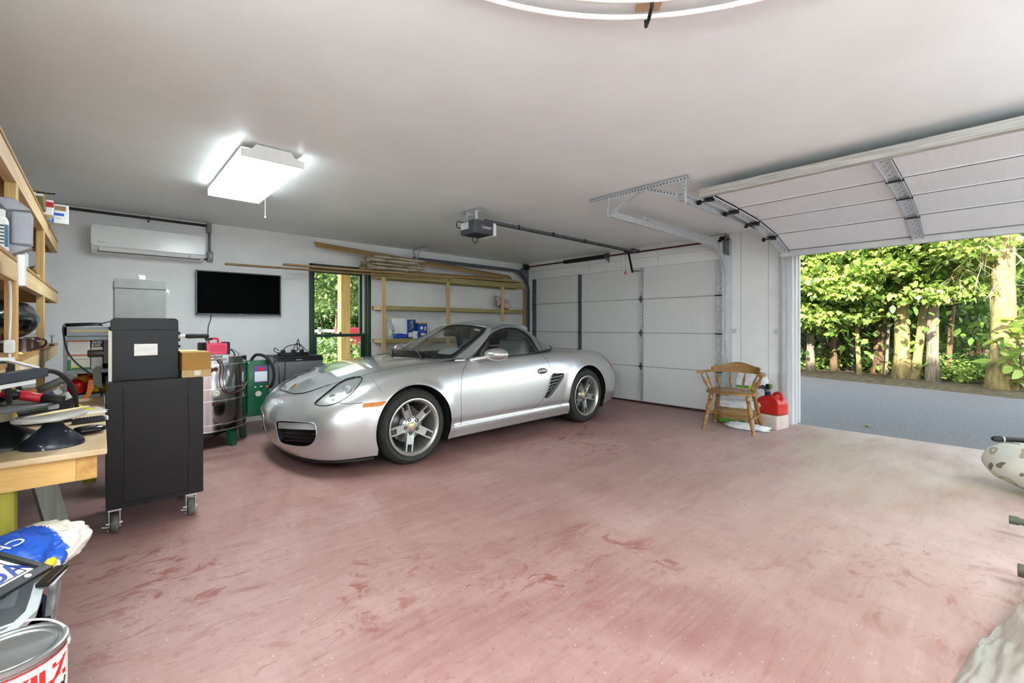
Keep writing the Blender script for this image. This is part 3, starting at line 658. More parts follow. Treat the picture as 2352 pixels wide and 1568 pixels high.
# stations: (s, w) outline at mid height, then the section rows  L0..L8 as (ds, w, z)
ST = [
 [(.075, 0, .135), (.03, 0, .215), (.00, 0, .36), (.015, 0, .46), (.06, 0, .545), (.105, 0, .592), (.16, 0, .630), (.24, 0, .672), (.34, 0, .712)],
 [(.08, .20, .135), (.035, .20, .215), (.008, .20, .36), (.024, .20, .46), (.07, .19, .545), (.118, .17, .592), (.172, .145, .630), (.252, .09, .672), (.35, 0, .716)],
 [(.11, .40, .135), (.065, .405, .215), (.04, .41, .36), (.058, .40, .46), (.105, .375, .548), (.155, .335, .600), (.21, .28, .640), (.295, .16, .688), (.39, 0, .728)],
 [(.165, .56, .135), (.125, .57, .215), (.10, .575, .36), (.12, .565, .465), (.165, .535, .555), (.22, .48, .616), (.28, .405, .660), (.365, .23, .708), (.45, 0, .746)],
 [(.255, .685, .135), (.215, .695, .215), (.195, .70, .36), (.21, .69, .47), (.255, .66, .568), (.315, .60, .640), (.38, .515, .688), (.465, .29, .733), (.54, 0, .768)],
 [(.38, .77, .14), (.35, .783, .22), (.335, .788, .365), (.345, .778, .48), (.385, .748, .588), (.44, .685, .668), (.505, .592, .717), (.585, .335, .762), (.65, 0, .793)],
 [(.55, .832, .145), (.535, .842, .235), (.525, .846, .38), (.53, .838, .505), (.55, .808, .625), (.585, .742, .712), (.635, .645, .755), (.70, .365, .797), (.76, 0, .822)],
 [(.73, .855, .15), (.725, .866, .25), (.72, .872, .395), (.72, .864, .53), (.73, .832, .66), (.75, .765, .752), (.785, .665, .784), (.84, .38, .823), (.89, 0, .843)],
 [(.92, .862, .155), (.92, .874, .255), (.92, .882, .40), (.92, .875, .545), (.92, .842, .685), (.93, .775, .780), (.955, .675, .808), (1.0, .385, .842), (1.04, 0, .858)],
 [(1.12, .858, .158), (1.12, .872, .26), (1.12, .880, .41), (1.12, .874, .555), (1.12, .846, .695), (1.125, .785, .800), (1.14, .69, .828), (1.165, .39, .857), (1.19, 0, .869)],
 [(1.36, .850, .16), (1.36, .866, .265), (1.36, .874, .415), (1.36, .868, .565), (1.36, .846, .705), (1.36, .795, .810), (1.36, .71, .842), (1.36, .40, .866), (1.36, 0, .876)],
 [(1.65, .848, .16), (1.65, .866, .265), (1.65, .876, .42), (1.65, .868, .575), (1.65, .848, .715), (1.65, .803, .815), (1.65, .735, .848), (1.65, .41, .85), (1.65, 0, .85)],
 [(1.95, .848, .16), (1.95, .868, .265), (1.95, .878, .42), (1.95, .870, .58), (1.95, .850, .72), (1.95, .806, .822), (1.95, .742, .856), (1.95, .42, .856), (1.95, 0, .856)],
 [(2.30, .850, .16), (2.30, .872, .265), (2.30, .884, .42), (2.30, .876, .585), (2.30, .856, .728), (2.30, .812, .834), (2.30, .748, .866), (2.30, .42, .866), (2.30, 0, .866)],
 [(2.65, .855, .16), (2.65, .878, .265), (2.65, .892, .42), (2.65, .886, .59), (2.65, .864, .738), (2.65, .815, .846), (2.65, .745, .878), (2.65, .42, .89), (2.65, 0, .89)],
 [(2.95, .862, .16), (2.95, .888, .265), (2.95, .902, .42), (2.95, .896, .598), (2.95, .872, .75), (2.95, .815, .858), (2.95, .73, .890), (2.95, .41, .91), (2.95, 0, .915)],
 [(3.30, .866, .17), (3.30, .892, .27), (3.30, .906, .42), (3.30, .90, .60), (3.30, .874, .752), (3.30, .81, .860), (3.30, .71, .888), (3.30, .40, .902), (3.30, 0, .908)],
 [(3.62, .856, .185), (3.62, .882, .28), (3.62, .894, .42), (3.62, .886, .592), (3.62, .856, .740), (3.62, .785, .842), (3.62, .68, .866), (3.62, .38, .882), (3.62, 0, .888)],
 [(3.87, .822, .20), (3.875, .848, .29), (3.88, .860, .42), (3.88, .850, .575), (3.87, .816, .705), (3.855, .738, .802), (3.85, .635, .836), (3.86, .36, .858), (3.86, 0, .864)],
 [(4.05, .755, .21), (4.065, .782, .295), (4.075, .793, .42), (4.07, .782, .56), (4.045, .745, .672), (4.015, .668, .765), (4.0, .565, .806), (4.01, .32, .832), (4.01, 0, .838)],
 [(4.17, .635, .215), (4.195, .665, .30), (4.21, .678, .42), (4.20, .666, .545), (4.16, .632, .65), (4.12, .572, .735), (4.10, .478, .780), (4.10, .27, .808), (4.10, 0, .815)],
 [(4.235, .46, .22), (4.265, .485, .30), (4.28, .497, .42), (4.268, .487, .54), (4.225, .46, .64), (4.185, .415, .72), (4.16, .345, .766), (4.155, .19, .792), (4.15, 0, .800)],
 [(4.265, .24, .22), (4.298, .25, .30), (4.315, .255, .42), (4.302, .25, .54), (4.26, .235, .636), (4.222, .21, .712), (4.195, .175, .757), (4.185, .10, .782), (4.175, 0, .790)],
 [(4.275, 0, .22), (4.31, 0, .30), (4.328, 0, .42), (4.315, 0, .54), (4.273, 0, .635), (4.235, 0, .71), (4.208, 0, .754), (4.196, 0, .778), (4.185, 0, .786)],
]
AXF, AXR = (.905, .322), (3.315, .332); RAF, RAR = .362, .374
G = surf(ST, 12, 8)
# wheel arch flares
for (sx_, zx_), Ra in ((AXF, RAF), (AXR, RAR)):
    r_ = np.hypot(G[..., 0] - sx_, G[..., 2] - zx_); side = np.clip((G[..., 1] - .6) / .15, 0, 1)
    G[..., 1] += side * .014 * np.exp(-((r_ - Ra) / .045) ** 2)
# sill crease: small tuck just over the sill
side = np.clip((G[..., 1] - .75) / .08, 0, 1) * np.clip((G[..., 0] - 1.25) / .05, 0, 1) * np.clip((3.0 - G[..., 0]) / .05, 0, 1)
G[..., 1] += side * (-.012 * np.exp(-((G[..., 2] - .295) / .022) ** 2) + .004 * np.exp(-((G[..., 2] - .235) / .03) ** 2))
bv, bf = grid_mesh(G)
body = bmesh.new(); VV = [body.verts.new(p) for p in bv]
for f in bf:
    try: body.faces.new([VV[i] for i in f])
    except ValueError: pass
bmesh.ops.remove_doubles(body, verts=body.verts, dist=1e-5)
bmesh.ops.recalc_face_normals(body, faces=body.faces)
if sum(f.normal.y for f in body.faces) > 0: bmesh.ops.reverse_faces(body, faces=body.faces)
body.normal_update()
body_bvh = BVHTree.FromBMesh(body)
def hit(px, py, bvh=None):
    q = (bvh or body_bvh).ray_cast(EYE, cray(px, py)); return q[0], q[1]
# --- cutting: outlines given by a map p -> (a, b) and a polygon in that plane
def inpoly(x, y, poly):
    c = False; n_ = len(poly)
    for i in range(n_):
        x0, y0 = poly[i]; x1, y1 = poly[i - 1]
        if (y0 > y) != (y1 > y) and x < (x1 - x0) * (y - y0) / (y1 - y0) + x0: c = not c
    return c
def smoothpoly(poly, k=5): return [(p.x, p.y) for p in catmull([(x, y, 0) for x, y in poly], k, True)]
def cut(bm, poly, f2, plane, ok):
    """slice bm's faces along the polygon; f2: point -> 2-d, plane: segment -> (co, no), ok: face filter"""
    n_ = len(poly)
    for i in range(n_):
        a, b_ = poly[i], poly[(i + 1) % n_]
        x0, x1 = min(a[0], b_[0]), max(a[0], b_[0]); y0, y1 = min(a[1], b_[1]), max(a[1], b_[1])
        sel = []
        for f in bm.faces:
            if not ok(f): continue
            q = [f2(v.co) for v in f.verts]
            if max(t[0] for t in q) < x0 or min(t[0] for t in q) > x1 or max(t[1] for t in q) < y0 or min(t[1] for t in q) > y1: continue
            sel.append(f)
        if not sel: continue
        co, no = plane(a, b_)
        geom = set(sel)
        for f in sel: geom.update(f.edges); geom.update(f.verts)
        bmesh.ops.bisect_plane(bm, geom=list(geom), plane_co=co, plane_no=no, dist=1e-6)
def pick(bm, poly, f2, ok): return [f for f in bm.faces if ok(f) and inpoly(*f2(f.calc_center_median()), poly)]
def pix_plane(a, b_):
    no = cray(*a).cross(cray(*b_)); return EYE, no.normalized()
def vis(f): return f.normal.dot(f.calc_center_median() - EYE) < 0
def side2(p): return (p.x + CFA, p.z)
def side_plane(a, b_): d = Vector((b_[0] - a[0], 0, b_[1] - a[1])); return L3(a[0], 0, a[1]), d.cross(Vector((0, 1, 0))).normalized()
def top2(p): return (p.x + CFA, -p.y)
def top_plane(a, b_): d = Vector((b_[0] - a[0], -(b_[1] - a[1]), 0)); return L3(a[0], a[1], 0), d.cross(Vector((0, 0, 1))).normalized()
lay = body.faces.layers.int.new('part')
PARTS = ['body_shell', 'bonnet', 'door', 'head_lamp', 'side_marker', 'front_intake', 'side_vent', 'tail_lamp', 'fog_lamp', 'boot_lid', 'front_bumper']
def assign(poly, f2, plane, ok, name, only=None):
    cut(body, poly, f2, plane, ok)
    body.normal_update()
    for f in pick(body, poly, f2, ok):
        if only is None or f[lay] in only: f[lay] = PARTS.index(name)
def circle(c, r, n_=40): return [(c[0] + r * math.cos(2 * math.pi * i / n_), c[1] + r * math.sin(2 * math.pi * i / n_)) for i in range(n_)]
def lowside(f): c_ = f.calc_center_median(); return -c_.y > .45
# wheel openings (drop straight down below the axle so that the tyre clears)
for ax_, Ra in ((AXF, RAF), (AXR, RAR)):
    arc = [(ax_[0] + Ra * math.cos(R(a)), ax_[1] + Ra * math.sin(R(a))) for a in range(-22, 203, 6)]
    poly = arc + [(arc[-1][0] - .005, .05), (arc[0][0] + .005, .05)]
    cut(body, poly, side2, side_plane, lowside); bmesh.ops.delete(body, geom=pick(body, poly, side2, lowside), context='FACES')
# cabin opening
cab = smoothpoly([(1.30, -.05), (1.34, .32), (1.45, .56), (1.58, .68), (1.8, .705), (2.3, .72), (2.62, .70), (2.88, .60), (3.02, .40), (3.08, -.05)], 4)
up_ = lambda f: f.calc_center_median().z > .78 and f.normal.z > .2
cut(body, cab, top2, top_plane, up_); bmesh.ops.delete(body, geom=pick(body, cab, top2, up_), context='FACES')
# bonnet (symmetric, cut from above)
bon = [(.135, -.05), (.137, .10), (.150, .20), (.185, .295), (.235, .345), (.31, .385), (.42, .430), (.60, .500), (.80, .560), (1.0, .605), (1.2, .635), (1.33, .645), (1.345, .60), (1.30, .40), (1.25, .20), (1.23, -.05)]
assign(bon, top2, top_plane, lambda f: f.normal.z > .15 and f.calc_center_median().z > .5, 'bonnet')
# boot lid
bt = [(3.16, -.05), (3.12, .30), (3.05, .46), (3.10, .52), (3.5, .53), (3.85, .49), (4.02, .42), (4.10, .25), (4.12, -.05)]
assign(bt, top2, top_plane, lambda f: f.normal.z > .15 and f.calc_center_median().z > .6, 'boot_lid')
# features seen in the photograph, outlines as pixels on the surface
leftok = lambda f: vis(f) and f.calc_center_median().y < -.02
HL = smoothpoly([(723, 926), (733, 931), (752, 931), (776, 924), (798, 911), (816, 894), (828, 878), (832, 868), (824, 865), (806, 867), (784, 876), (757, 896), (734, 914)], 3)
assign(HL, cpx, pix_plane, leftok, 'head_lamp')
assign([(831, 936.5), (835, 926.5), (886, 921), (887.5, 923), (877, 932)], cpx, pix_plane, leftok, 'side_marker')
IN = smoothpoly([(634, 975), (637, 967), (650, 966), (690, 968.5), (716, 971), (724, 976), (726.5, 988), (726, 1004), (719, 1017), (704, 1025), (676, 1024), (650, 1018), (640, 1007)], 3)
assign(IN, cpx, pix_plane, leftok, 'front_intake')
DO = [(1074, 831), (1064, 849), (1060, 870), (1059, 900), (1059.5, 974.5), (1100, 967), (1150, 957.5), (1200, 947.5), (1221, 941), (1236, 930), (1247, 915), (1258, 888), (1265, 864), (1266, 848), (1262, 836), (1254, 824), (1243, 814.5), (1236, 806), (1150, 800), (1078, 815)]
assign(DO, cpx, pix_plane, lambda f: leftok(f) and -f.calc_center_median().y > .6, 'door')
VE = smoothpoly([(1268, 860), (1280, 857.5), (1293, 857), (1296, 862), (1292, 872), (1282, 887), (1270, 904), (1260, 914), (1252, 914.5), (1250, 911), (1258, 893)], 3)
assign(VE, cpx, pix_plane, lambda f: leftok(f) and -f.calc_center_median().y > .6, 'side_vent')
tl = [(3.80, .79), (3.84, .80), (3.98, .755), (4.08, .69), (4.13, .60), (4.06, .585), (3.96, .62), (3.86, .72)]
assign(tl, side2, side_plane, lambda f: -f.calc_center_median().y > .3 and f.calc_center_median().x > 2.7, 'tail_lamp')
# front bumper skin: below the bonnet and lamp line, ahead of the wheel
FB = [(560, 880), (621, 901), (640, 909.5), (675, 918), (700, 915), (712, 917), (722, 924), (740, 932), (778, 925), (790, 926.5), (806, 927.5), (833, 925), (890, 919), (890, 1100), (560, 1100)]
assign(FB, cpx, pix_plane, lambda f: vis(f) and f.calc_center_median().x + CFA < .72, 'front_bumper', (0,))
bmesh.ops.triangulate(body, faces=[f for f in body.faces if len(f.verts) > 4])
body.normal_update()
def halves(faces, name, m, parent=car, mirror=True, solid=0, off=0, double=None):
    """build a part from faces of the half body; mirrored into one object, or two when double"""
    idx = {}; vs_ = []; ns = []; fs_ = []
    for f in faces:
        q = []
        for v in f.verts:
            if v.index not in idx: idx[v.index] = len(vs_); vs_.append(v.co + v.normal * off); ns.append(v.normal.copy())
            q.append(idx[v.index])
        fs_.append(q)
    out = []
    def mk(vs2, fs2, ns2):
        me = bpy.data.meshes.new(name); me.from_pydata([tuple(p) for p in vs2], [], fs2); me.materials.append(m)
        me.polygons.foreach_set('use_smooth', [True] * len(me.polygons)); me.normals_split_custom_set_from_vertices([tuple(x) for x in ns2]); me.update()
        o = link(name, me, parent)
        if solid: md = o.modifiers.new('thickness', 'SOLIDIFY'); md.thickness = solid; md.offset = -1
        out.append(o)
    mv = [Vector((p.x, -p.y, p.z)) for p in vs_]; mn = [Vector((p.x, -p.y, p.z)) for p in ns]; mf = [list(reversed(f)) for f in fs_]
    if double: mk(vs_, fs_, ns); mk(mv, mf, mn)
    else:
        k = len(vs_); V2, N2, mp_ = list(vs_), list(ns), []      # the two halves share the middle line
        for i, p in enumerate(mv):
            if abs(p.y) < 1e-4: mp_.append(i)
            else: mp_.append(len(V2)); V2.append(p); N2.append(mn[i])
        mk(V2, fs_ + [[mp_[i] for i in f] for f in mf], N2)
    return out
body.verts.index_update()
for v in body.verts:                     # keep the seam of the two halves smooth
    if abs(v.co.y) < 1e-4: q = v.normal.copy(); q.y = 0; v.normal = q.normalized()
byp = {k: [f for f in body.faces if f[lay] == i] for i, k in enumerate(PARTS)}
halves(byp['body_shell'], 'body_shell', m_silver); halves(byp['bonnet'], 'bonnet', m_silver); halves(byp['front_bumper'], 'front_bumper', m_silver); halves(byp['boot_lid'], 'boot_lid', m_silver)
doors = halves(byp['door'], 'door', m_silver, double=True)
halves(byp['side_marker'], 'side_marker', m_amber, double=True, off=.003)
halves(byp['tail_lamp'], 'tail_lamp', m_redl, double=True, off=.002)
# lamps: clear cover over a reflector bowl
m_hl = mat('head_lamp_cover', (244, 245, 245), .02, trans=1, ior=1.04, coat=.6)
m_refl = mat('lamp_reflector', (226, 227, 227), .24, .7, var=.12, vs=26)
lamps = halves(byp['head_lamp'], 'head_lamp', m_hl, double=True, off=.002)
for k_, o in enumerate(lamps):
    halves(byp['head_lamp'], 'reflector', m_refl, parent=o, double=True, off=-.010)[1 - k_]
    c_ = sum((f.calc_center_median() for f in byp['head_lamp']), Vector()) / max(1, len(byp['head_lamp']))
for o in [x for x in bpy.data.objects if x.name.startswith('reflector')]:
    sg = 1 if o.parent == lamps[1] else -1
    if (sum(v.co.y for v in o.data.vertices) > 0) != (sg > 0): bpy.data.objects.remove(o)
hc_, hn = hit(792, 895); hc2, hn2 = hit(760, 912)
for sg, o in ((1, lamps[0]), (-1, lamps[1])):
    for hp, hn_, rr_ in ((hc_, hn, .052), (hc2, hn2, .038)):
        p, n_ = Vector((hp.x, hp.y * sg, hp.z)), Vector((hn_.x, hn_.y * sg, hn_.z)); n_ = (n_ + Vector((-.5, 0, 0))).normalized()
        b = MB(); b.lathe([(rr_, .0), (rr_ * .9, -.012), (rr_ * .55, -.03), (.001, -.035)], 20, p - n_ * .008, n_); b.lathe([(rr_ * .52, -.02), (rr_ * .45, -.008), (rr_ * .25, -.002), (.0005, 0)], 16, p - n_ * .008, n_); b.build('projector', m_refl, o, smooth=50)
# intakes: black recess, grille bars and a fog lamp strip across the top
def outline_pts(poly, off=.004, bvh=None):
    out = []
    for x, y in poly:
        p, n_ = hit(x, y, bvh)
        if p is not None: out.append(p + n_ * off)
    return out
def both(fn):
    fn(1); fn(-1)
def my(p, sg): return Vector((p.x, p.y * sg, p.z))
m_grille = mat('grille_black', (9, 9, 10), .5)
ins = halves(byp['front_intake'], 'front_intake', m_grille, double=True, off=-.045)
ipts = outline_pts(IN, .001)
for sg, o in ((1, ins[0]), (-1, ins[1])):
    P0 = [my(p, sg) for p in ipts]; inn = [my(p - hit(*IN[i])[1] * .045, sg) if hit(*IN[i])[0] else None for i, p in enumerate(ipts)]
    b = MB(); n_ = len(P0)
    b.add(P0 + inn, [(i, (i + 1) % n_, n_ + (i + 1) % n_, n_ + i) for i in range(n_)]); b.build('intake_wall', m_grille, o, smooth=True)
    MB().tube(P0, .004, 6, closed=True).build('intake_lip', m_silver, o, smooth=True)
    for yy in (996, 1006, 1014.5):
        q = [hit(x, yy + (x - 680) * .06) for x in np.linspace(643 + (yy - 990) * .25, 722 - max(0, yy - 1005) * .9, 12)]
        b = MB(); b.tube([my(p - n2 * .02, sg) for p, n2 in q if p is not None], .006, 6); b.build('grille_bar', m_trimb, o, smooth=True)
    FG = [(637, 968), (716, 972), (725, 979), (726, 988), (637, 984)]
    fo = [my(p, sg) for p in outline_pts([(637 + (720 - 637) * t, 969.5 + 3 * t) for t in np.linspace(0, 1, 9)] + [(725.5, 987 - 0) if t == 1 else (637.5 + (725.5 - 637.5) * t, 984 + 4 * t) for t in np.linspace(1, 0, 9)], -.006)]
    n_ = len(fo) // 2
    b = MB(); b.add(fo, [(i, i + 1, 2 * n_ - 2 - i, 2 * n_ - 1 - i) for i in range(n_ - 1)]); b.build('fog_lamp', mat('fog_lamp_cover', (214, 216, 218), .08, trans=.5, ior=1.05, coat=.6), o, smooth=True)
    fb = [my(p, sg) for p in outline_pts([(688 + 34 * t, 975 + 2 * t) for t in (0, .5, 1)] + [(722 - 34 * t, 986 - 2 * t) for t in (0, .5, 1)], -.02)]
    if len(fb) == 6: b = MB(); b.add(fb, [(0, 1, 4, 5), (1, 2, 3, 4)]); b.build('fog_reflector', m_refl, o)
# side vents
ves = halves(byp['side_vent'], 'side_vent', m_grille, double=True, off=-.05)
vpts = outline_pts(VE, .001)
for sg, o in ((1, ves[0]), (-1, ves[1])):
    P0 = [my(p, sg) for p in vpts]; inn = [p + Vector((0, .05 * sg, 0)) for p in P0]; n_ = len(P0)
    MB().add(P0 + inn, [(i, (i + 1) % n_, n_ + (i + 1) % n_, n_ + i) for i in range(n_)]).build('vent_wall', m_silver, o, smooth=True)
    MB().tube(P0, .0045, 6, closed=True).build('vent_lip', m_silver, o, smooth=True)
    for t in (.12, .28, .44, .60, .76):
        x0_, y0_ = 1268 - 16 * t, 862 + 52 * t; x1_, y1_ = (1294 - 0, 866 + 20 * t) if t < .2 else (1292 - 34 * (t - .1), 866 + 48 * (t - .05))
        p, q = hit(x0_, y0_)[0], hit(x1_, y1_ - 6)[0]
        if p is None or q is None: continue
        b = MB(); b.prism([my(p + Vector((0, .008, .006)), sg), my(q + Vector((0, .008, .006)), sg), my(q + Vector((0, .04, -.012)), sg), my(p + Vector((0, .04, -.012)), sg)], (0, 0, -.006)); b.build('vent_fin', m_silver, o)
# panel gaps: thin dark seams lying in the surface
def seam(pts, name='panel_gap', r=.0022, m=m_gap, sgs=(1, -1), parent=car, closed=False):
    for sg in sgs: MB().tube([my(p, sg) for p in pts], r, 5, closed=closed, cap=False).build(name, m, parent, smooth=True)
def dens(poly, k=4, closed=False):
    out = []; n_ = len(poly)
    for i in range(n_ if closed else n_ - 1):
        a, b_ = poly[i], poly[(i + 1) % n_]
        for j in range(k): out.append((a[0] + (b_[0] - a[0]) * j / k, a[1] + (b_[1] - a[1]) * j / k))
    if not closed: out.append(poly[-1])
    return out
seam(outline_pts(dens(DO[:17]), -.0005)); seam(outline_pts(dens(HL, 1, True), .001), closed=True, r=.004, m=m_trimb, name='lamp_seal')
def topray(s, w_):
    q = body_bvh.ray_cast(L3(s, max(w_, .001), 2), Vector((0, 0, -1))); return q[0]
full = [topray(s, w_) for s, w_ in dens([b_ for b_ in bon if b_[1] >= 0][:11], 4)]; full = [Vector((topray(.136, .0).x, 0, topray(.136, 0).z))] + [p for p in full if p]
seam(full, r=.0018); 
seam([p + Vector((-.002, 0, .001)) for p in full[:20]], name='bonnet_front_seal', r=.0045, m=m_trimb)
seam([p for p in (topray(s, w_) for s, w_ in dens([b_ for b_ in bt if b_[1] >= 0], 4)) if p], r=.0018)
seam(outline_pts(dens([(778, 925), (790, 926.5), (806, 927.5), (833, 925)], 4), 0)); seam(outline_pts(dens([(850, 865), (863, 880), (872, 893), (878, 903)], 3), 0), r=.0012)
seam(outline_pts(dens([(1243, 814.5), (1262, 808), (1290, 801), (1316, 803.5)], 4), 0), r=.0018)
seam(outline_pts(dens([(1034, 979.5), (1059.5, 974.5)], 4), 0))
# emblem on the bonnet: plain small gilt shield
if True:
    q = topray(.205, 0.001); q.y = 0; nn = Vector((-.45, 0, .9)).normalized(); T = frame(q + nn * .002, Vector((0, -1, 0)), nn.cross(Vector((0, -1, 0))))
    sh_ = [(-.024, .03), (0, .034), (.024, .03), (.025, -.004), (.016, -.024), (0, -.036), (-.016, -.024), (-.025, -.004)]
    eb = MB(); eb.prism([(x, y, 0) for x, y in sh_], (0, 0, .003), T); e_ = eb.build('bonnet_emblem', mat('gilt', (196, 164, 82), .3, .8), car)
    b = MB()
    for x, y in ((-.012, .012), (.011, -.012)):
        b.box(x - .009, x + .009, y - .009, y + .009, .003, .0036, T)
    b.build('emblem_quarter', mat('emblem_dark_red', (96, 24, 20), .4), e_)
    MB().prism([(x * .35, y * .35, .003) for x, y in sh_], (0, 0, .0012), T).build('emblem_shield', mat('emblem_black', (20, 18, 14), .4), e_)
# chin spoiler and underside
b = MB(); lip = [L3(s + .02, w_, .118) for s, w_ in ((.085, 0), (.09, .2), (.12, .40), (.175, .55), (.265, .675), (.39, .76), (.53, .80))]
lip = [Vector((p.x, -p.y, p.z)) for p in reversed(lip[1:])] + lip
b.tube(catmull(lip, 4), .016, 6); b.build('chin_spoiler', m_dark, car, smooth=True)
b = MB(); ol = [(.16, 0), (.2, .4), (.32, .66), (.5, .6), (1.3, .6), (1.32, .82), (2.92, .83), (2.94, .6), (3.7, .6), (3.75, .76), (4.1, .6), (4.22, 0)]
b.prism([L3(s, w_, .145) for s, w_ in ol] + [L3(s, -w_, .145) for s, w_ in reversed(ol[1:-1])], (0, 0, .02)); b.build('underbody', m_well, car)
# wheel wells
for ax_, Ra in ((AXF, RAF), (AXR, RAR)):
    for sg in (1, -1):
        b = MB(); wo = .862 if ax_ is AXF else .885; n_ = 20; vs_ = []
        for w_ in (wo - .012, .50):
            for i in range(n_ + 1): a = R(-28 + 236 * i / n_); vs_.append(L3(ax_[0] + (Ra + .012) * math.cos(a), w_ * sg, ax_[1] + (Ra + .012) * math.sin(a)))
        fs_ = [(i, i + 1, n_ + 2 + i, n_ + 1 + i) for i in range(n_)] + [tuple(range(n_ + 1, 2 * n_ + 2))]
        b.add(vs_, fs_); b.build('wheel_well', m_well, car, smooth=40)
# ---------------------------------------------------------------- wheels: five broad slotted spokes
def wheel_mesh(rt, tw, rr_):
    """local y = outwards (towards -y world for the left side), origin at hub, outer tyre face near y=0"""
    W = tw / 2; out = {}
    tp = [(rr_ + .012, W - .012), (rr_ + .03, W), (rr_ + .055, W + .004), (rt - .03, W - .006), (rt - .010, W - .022), (rt, W - .045), (rt, 0)]
    prof = tp + [(r, -y) for r, y in reversed(tp[:-1])]
    b = MB(); b.lathe(prof, 72, axis=(0, 1, 0), closed=True); out['tyre'] = b.mesh('tyre', m_tyre, 50)
    b = MB(); N = 70                                  # tread blocks
    for k in range(N):
        a = 2 * math.pi * k / N; T = Matrix.Rotation(a, 4, 'Y')
        for y0, y1, lift in ((W - .062, W - .012, 1), (-.03, .03, 0), (-W + .012, -W + .062, -1)):
            dz = .018 if lift else 0
            a0, a1 = (rt - .004, rt - .004 - dz) if lift > 0 else ((rt - .004 - dz, rt - .004) if lift < 0 else (rt - .004, rt - .004))
            hw = math.pi * rt / N * .72; h = .008
            b.add([(-hw, y0, a0), (hw, y0, a0), (hw, y1, a1), (-hw, y1, a1), (-hw, y0, a0 + h), (hw, y0, a0 + h), (hw, y1, a1 + h), (-hw, y1, a1 + h)],
                  [(0, 3, 2, 1), (4, 5, 6, 7), (0, 1, 5, 4), (1, 2, 6, 5), (2, 3, 7, 6), (3, 0, 4, 7)], T)
    out['tread'] = b.mesh('tread', m_dark)
    b = MB(); rp = [(rr_ + .014, W - .006), (rr_ + .016, W + .002), (rr_ + .006, W + .004), (rr_ - .006, W - .004), (rr_ - .014, W - .018), (rr_ - .02, W - .05), (rr_ - .03, -W + .03), (rr_ - .004, -W + .01), (rr_ + .012, -W + .004)]
    b.lathe(rp + [(r + .006, y - .006) for r, y in reversed(rp[5:])], 64, axis=(0, 1, 0), closed=True); out['rim'] = b.mesh('wheel', m_alloy, 40)
    # one spoke along +z: two rails joined near the hub, open slot at the outer end
    yo_, R0 = W - .022, rr_ - .004
    b = MB()
    def plate(poly, y_in, y_out, thick=.03):
        n_ = len(poly); vs_ = [(x, y_in + (y_out - y_in) * min(1, max(0, z / R0)), z) for x, z in poly]
        b.add(vs_ + [(x, y - thick, z) for x, y, z in vs_], [tuple(range(n_)), tuple(reversed(range(n_, 2 * n_)))] + [(i, n_ + i, n_ + (i + 1) % n_, (i + 1) % n_) for i in range(n_)])
    yi = yo_ - .035
    w0, w1 = .036, .034
    plate([(-w0, .052), (-w0 * .98, .12), (-w1, R0), (-w1 + .012, R0 + .001), (-w0 + .014, .12), (-w0 + .012, .08)], yi + .004, yo_ + .004)
    plate([(w0, .052), (w0 - .012, .08), (w0 - .014, .12), (w1 - .012, R0 + .001), (w1, R0), (w0 * .98, .12)], yi + .004, yo_ + .004)
    plate([(-w0 + .01, .05), (-w0 + .012, .155), (w0 - .012, .155), (w0 - .01, .05)], yi - .004, yo_ - .004)
    out['spoke'] = b.mesh('spoke', m_alloy, 40)
    b = MB(); b.lathe([(.001, yi + .006), (.075, yi + .006), (.088, yi - .004), (.09, yi - .05), (.001, yi - .05)], 32, axis=(0, 1, 0))
    out['hub'] = b.mesh('hub', m_alloy, 40)
    b = MB(); b.lathe([(.0005, yi + .018), (.024, yi + .016), (.031, yi + .010), (.032, yi)], 24, axis=(0, 1, 0)); out['centre_cap'] = b.mesh('centre_cap', mat('cap_cream_gilt', (206, 190, 128), .3, .5), 40)
    b = MB(); b.lathe([(.0005, yi + .004), (.008, yi + .004), (.0085, yi + .010), (.013, yi + .010), (.0165, yi + .0085), (.0165, yi - .002)], 14, (0, 0, .062), (0, 1, 0)); out['lug_nut'] = b.mesh('lug_nut', m_trimb, 40)
    b = MB(); b.lathe([(.06, yi - .075), (.15, yi - .075), (.152, yi - .08), (.152, yi - .095), (.06, yi - .095)], 40, axis=(0, 1, 0), closed=True); b.lathe([(.001, yi - .06), (.078, yi - .06), (.08, yi - .08), (.001, yi - .08)], 24, axis=(0, 1, 0)); out['brake_disc'] = b.mesh('brake_disc', mat('brake_steel', (132, 132, 134), .35, .9), 40)
    b = MB(); b.prism([(.165 * math.cos(R(a)), yi - .105, .165 * math.sin(R(a))) for a in (25, 35, 45, 55, 65)] + [(.09 * math.cos(R(a)), yi - .105, .09 * math.sin(R(a))) for a in (65, 45, 25)], (0, .06, 0)); out['caliper'] = b.mesh('caliper', mat('caliper_black', (26, 26, 28), .4), 30)
    b = MB(); b.lathe([(.001, -W + .04), (rr_ - .03, -W + .04), (rr_ - .03, -W + .03), (.001, -W + .03)], 24, axis=(0, 1, 0)); out['inner_shield'] = b.mesh('inner_shield', m_well)
    return out
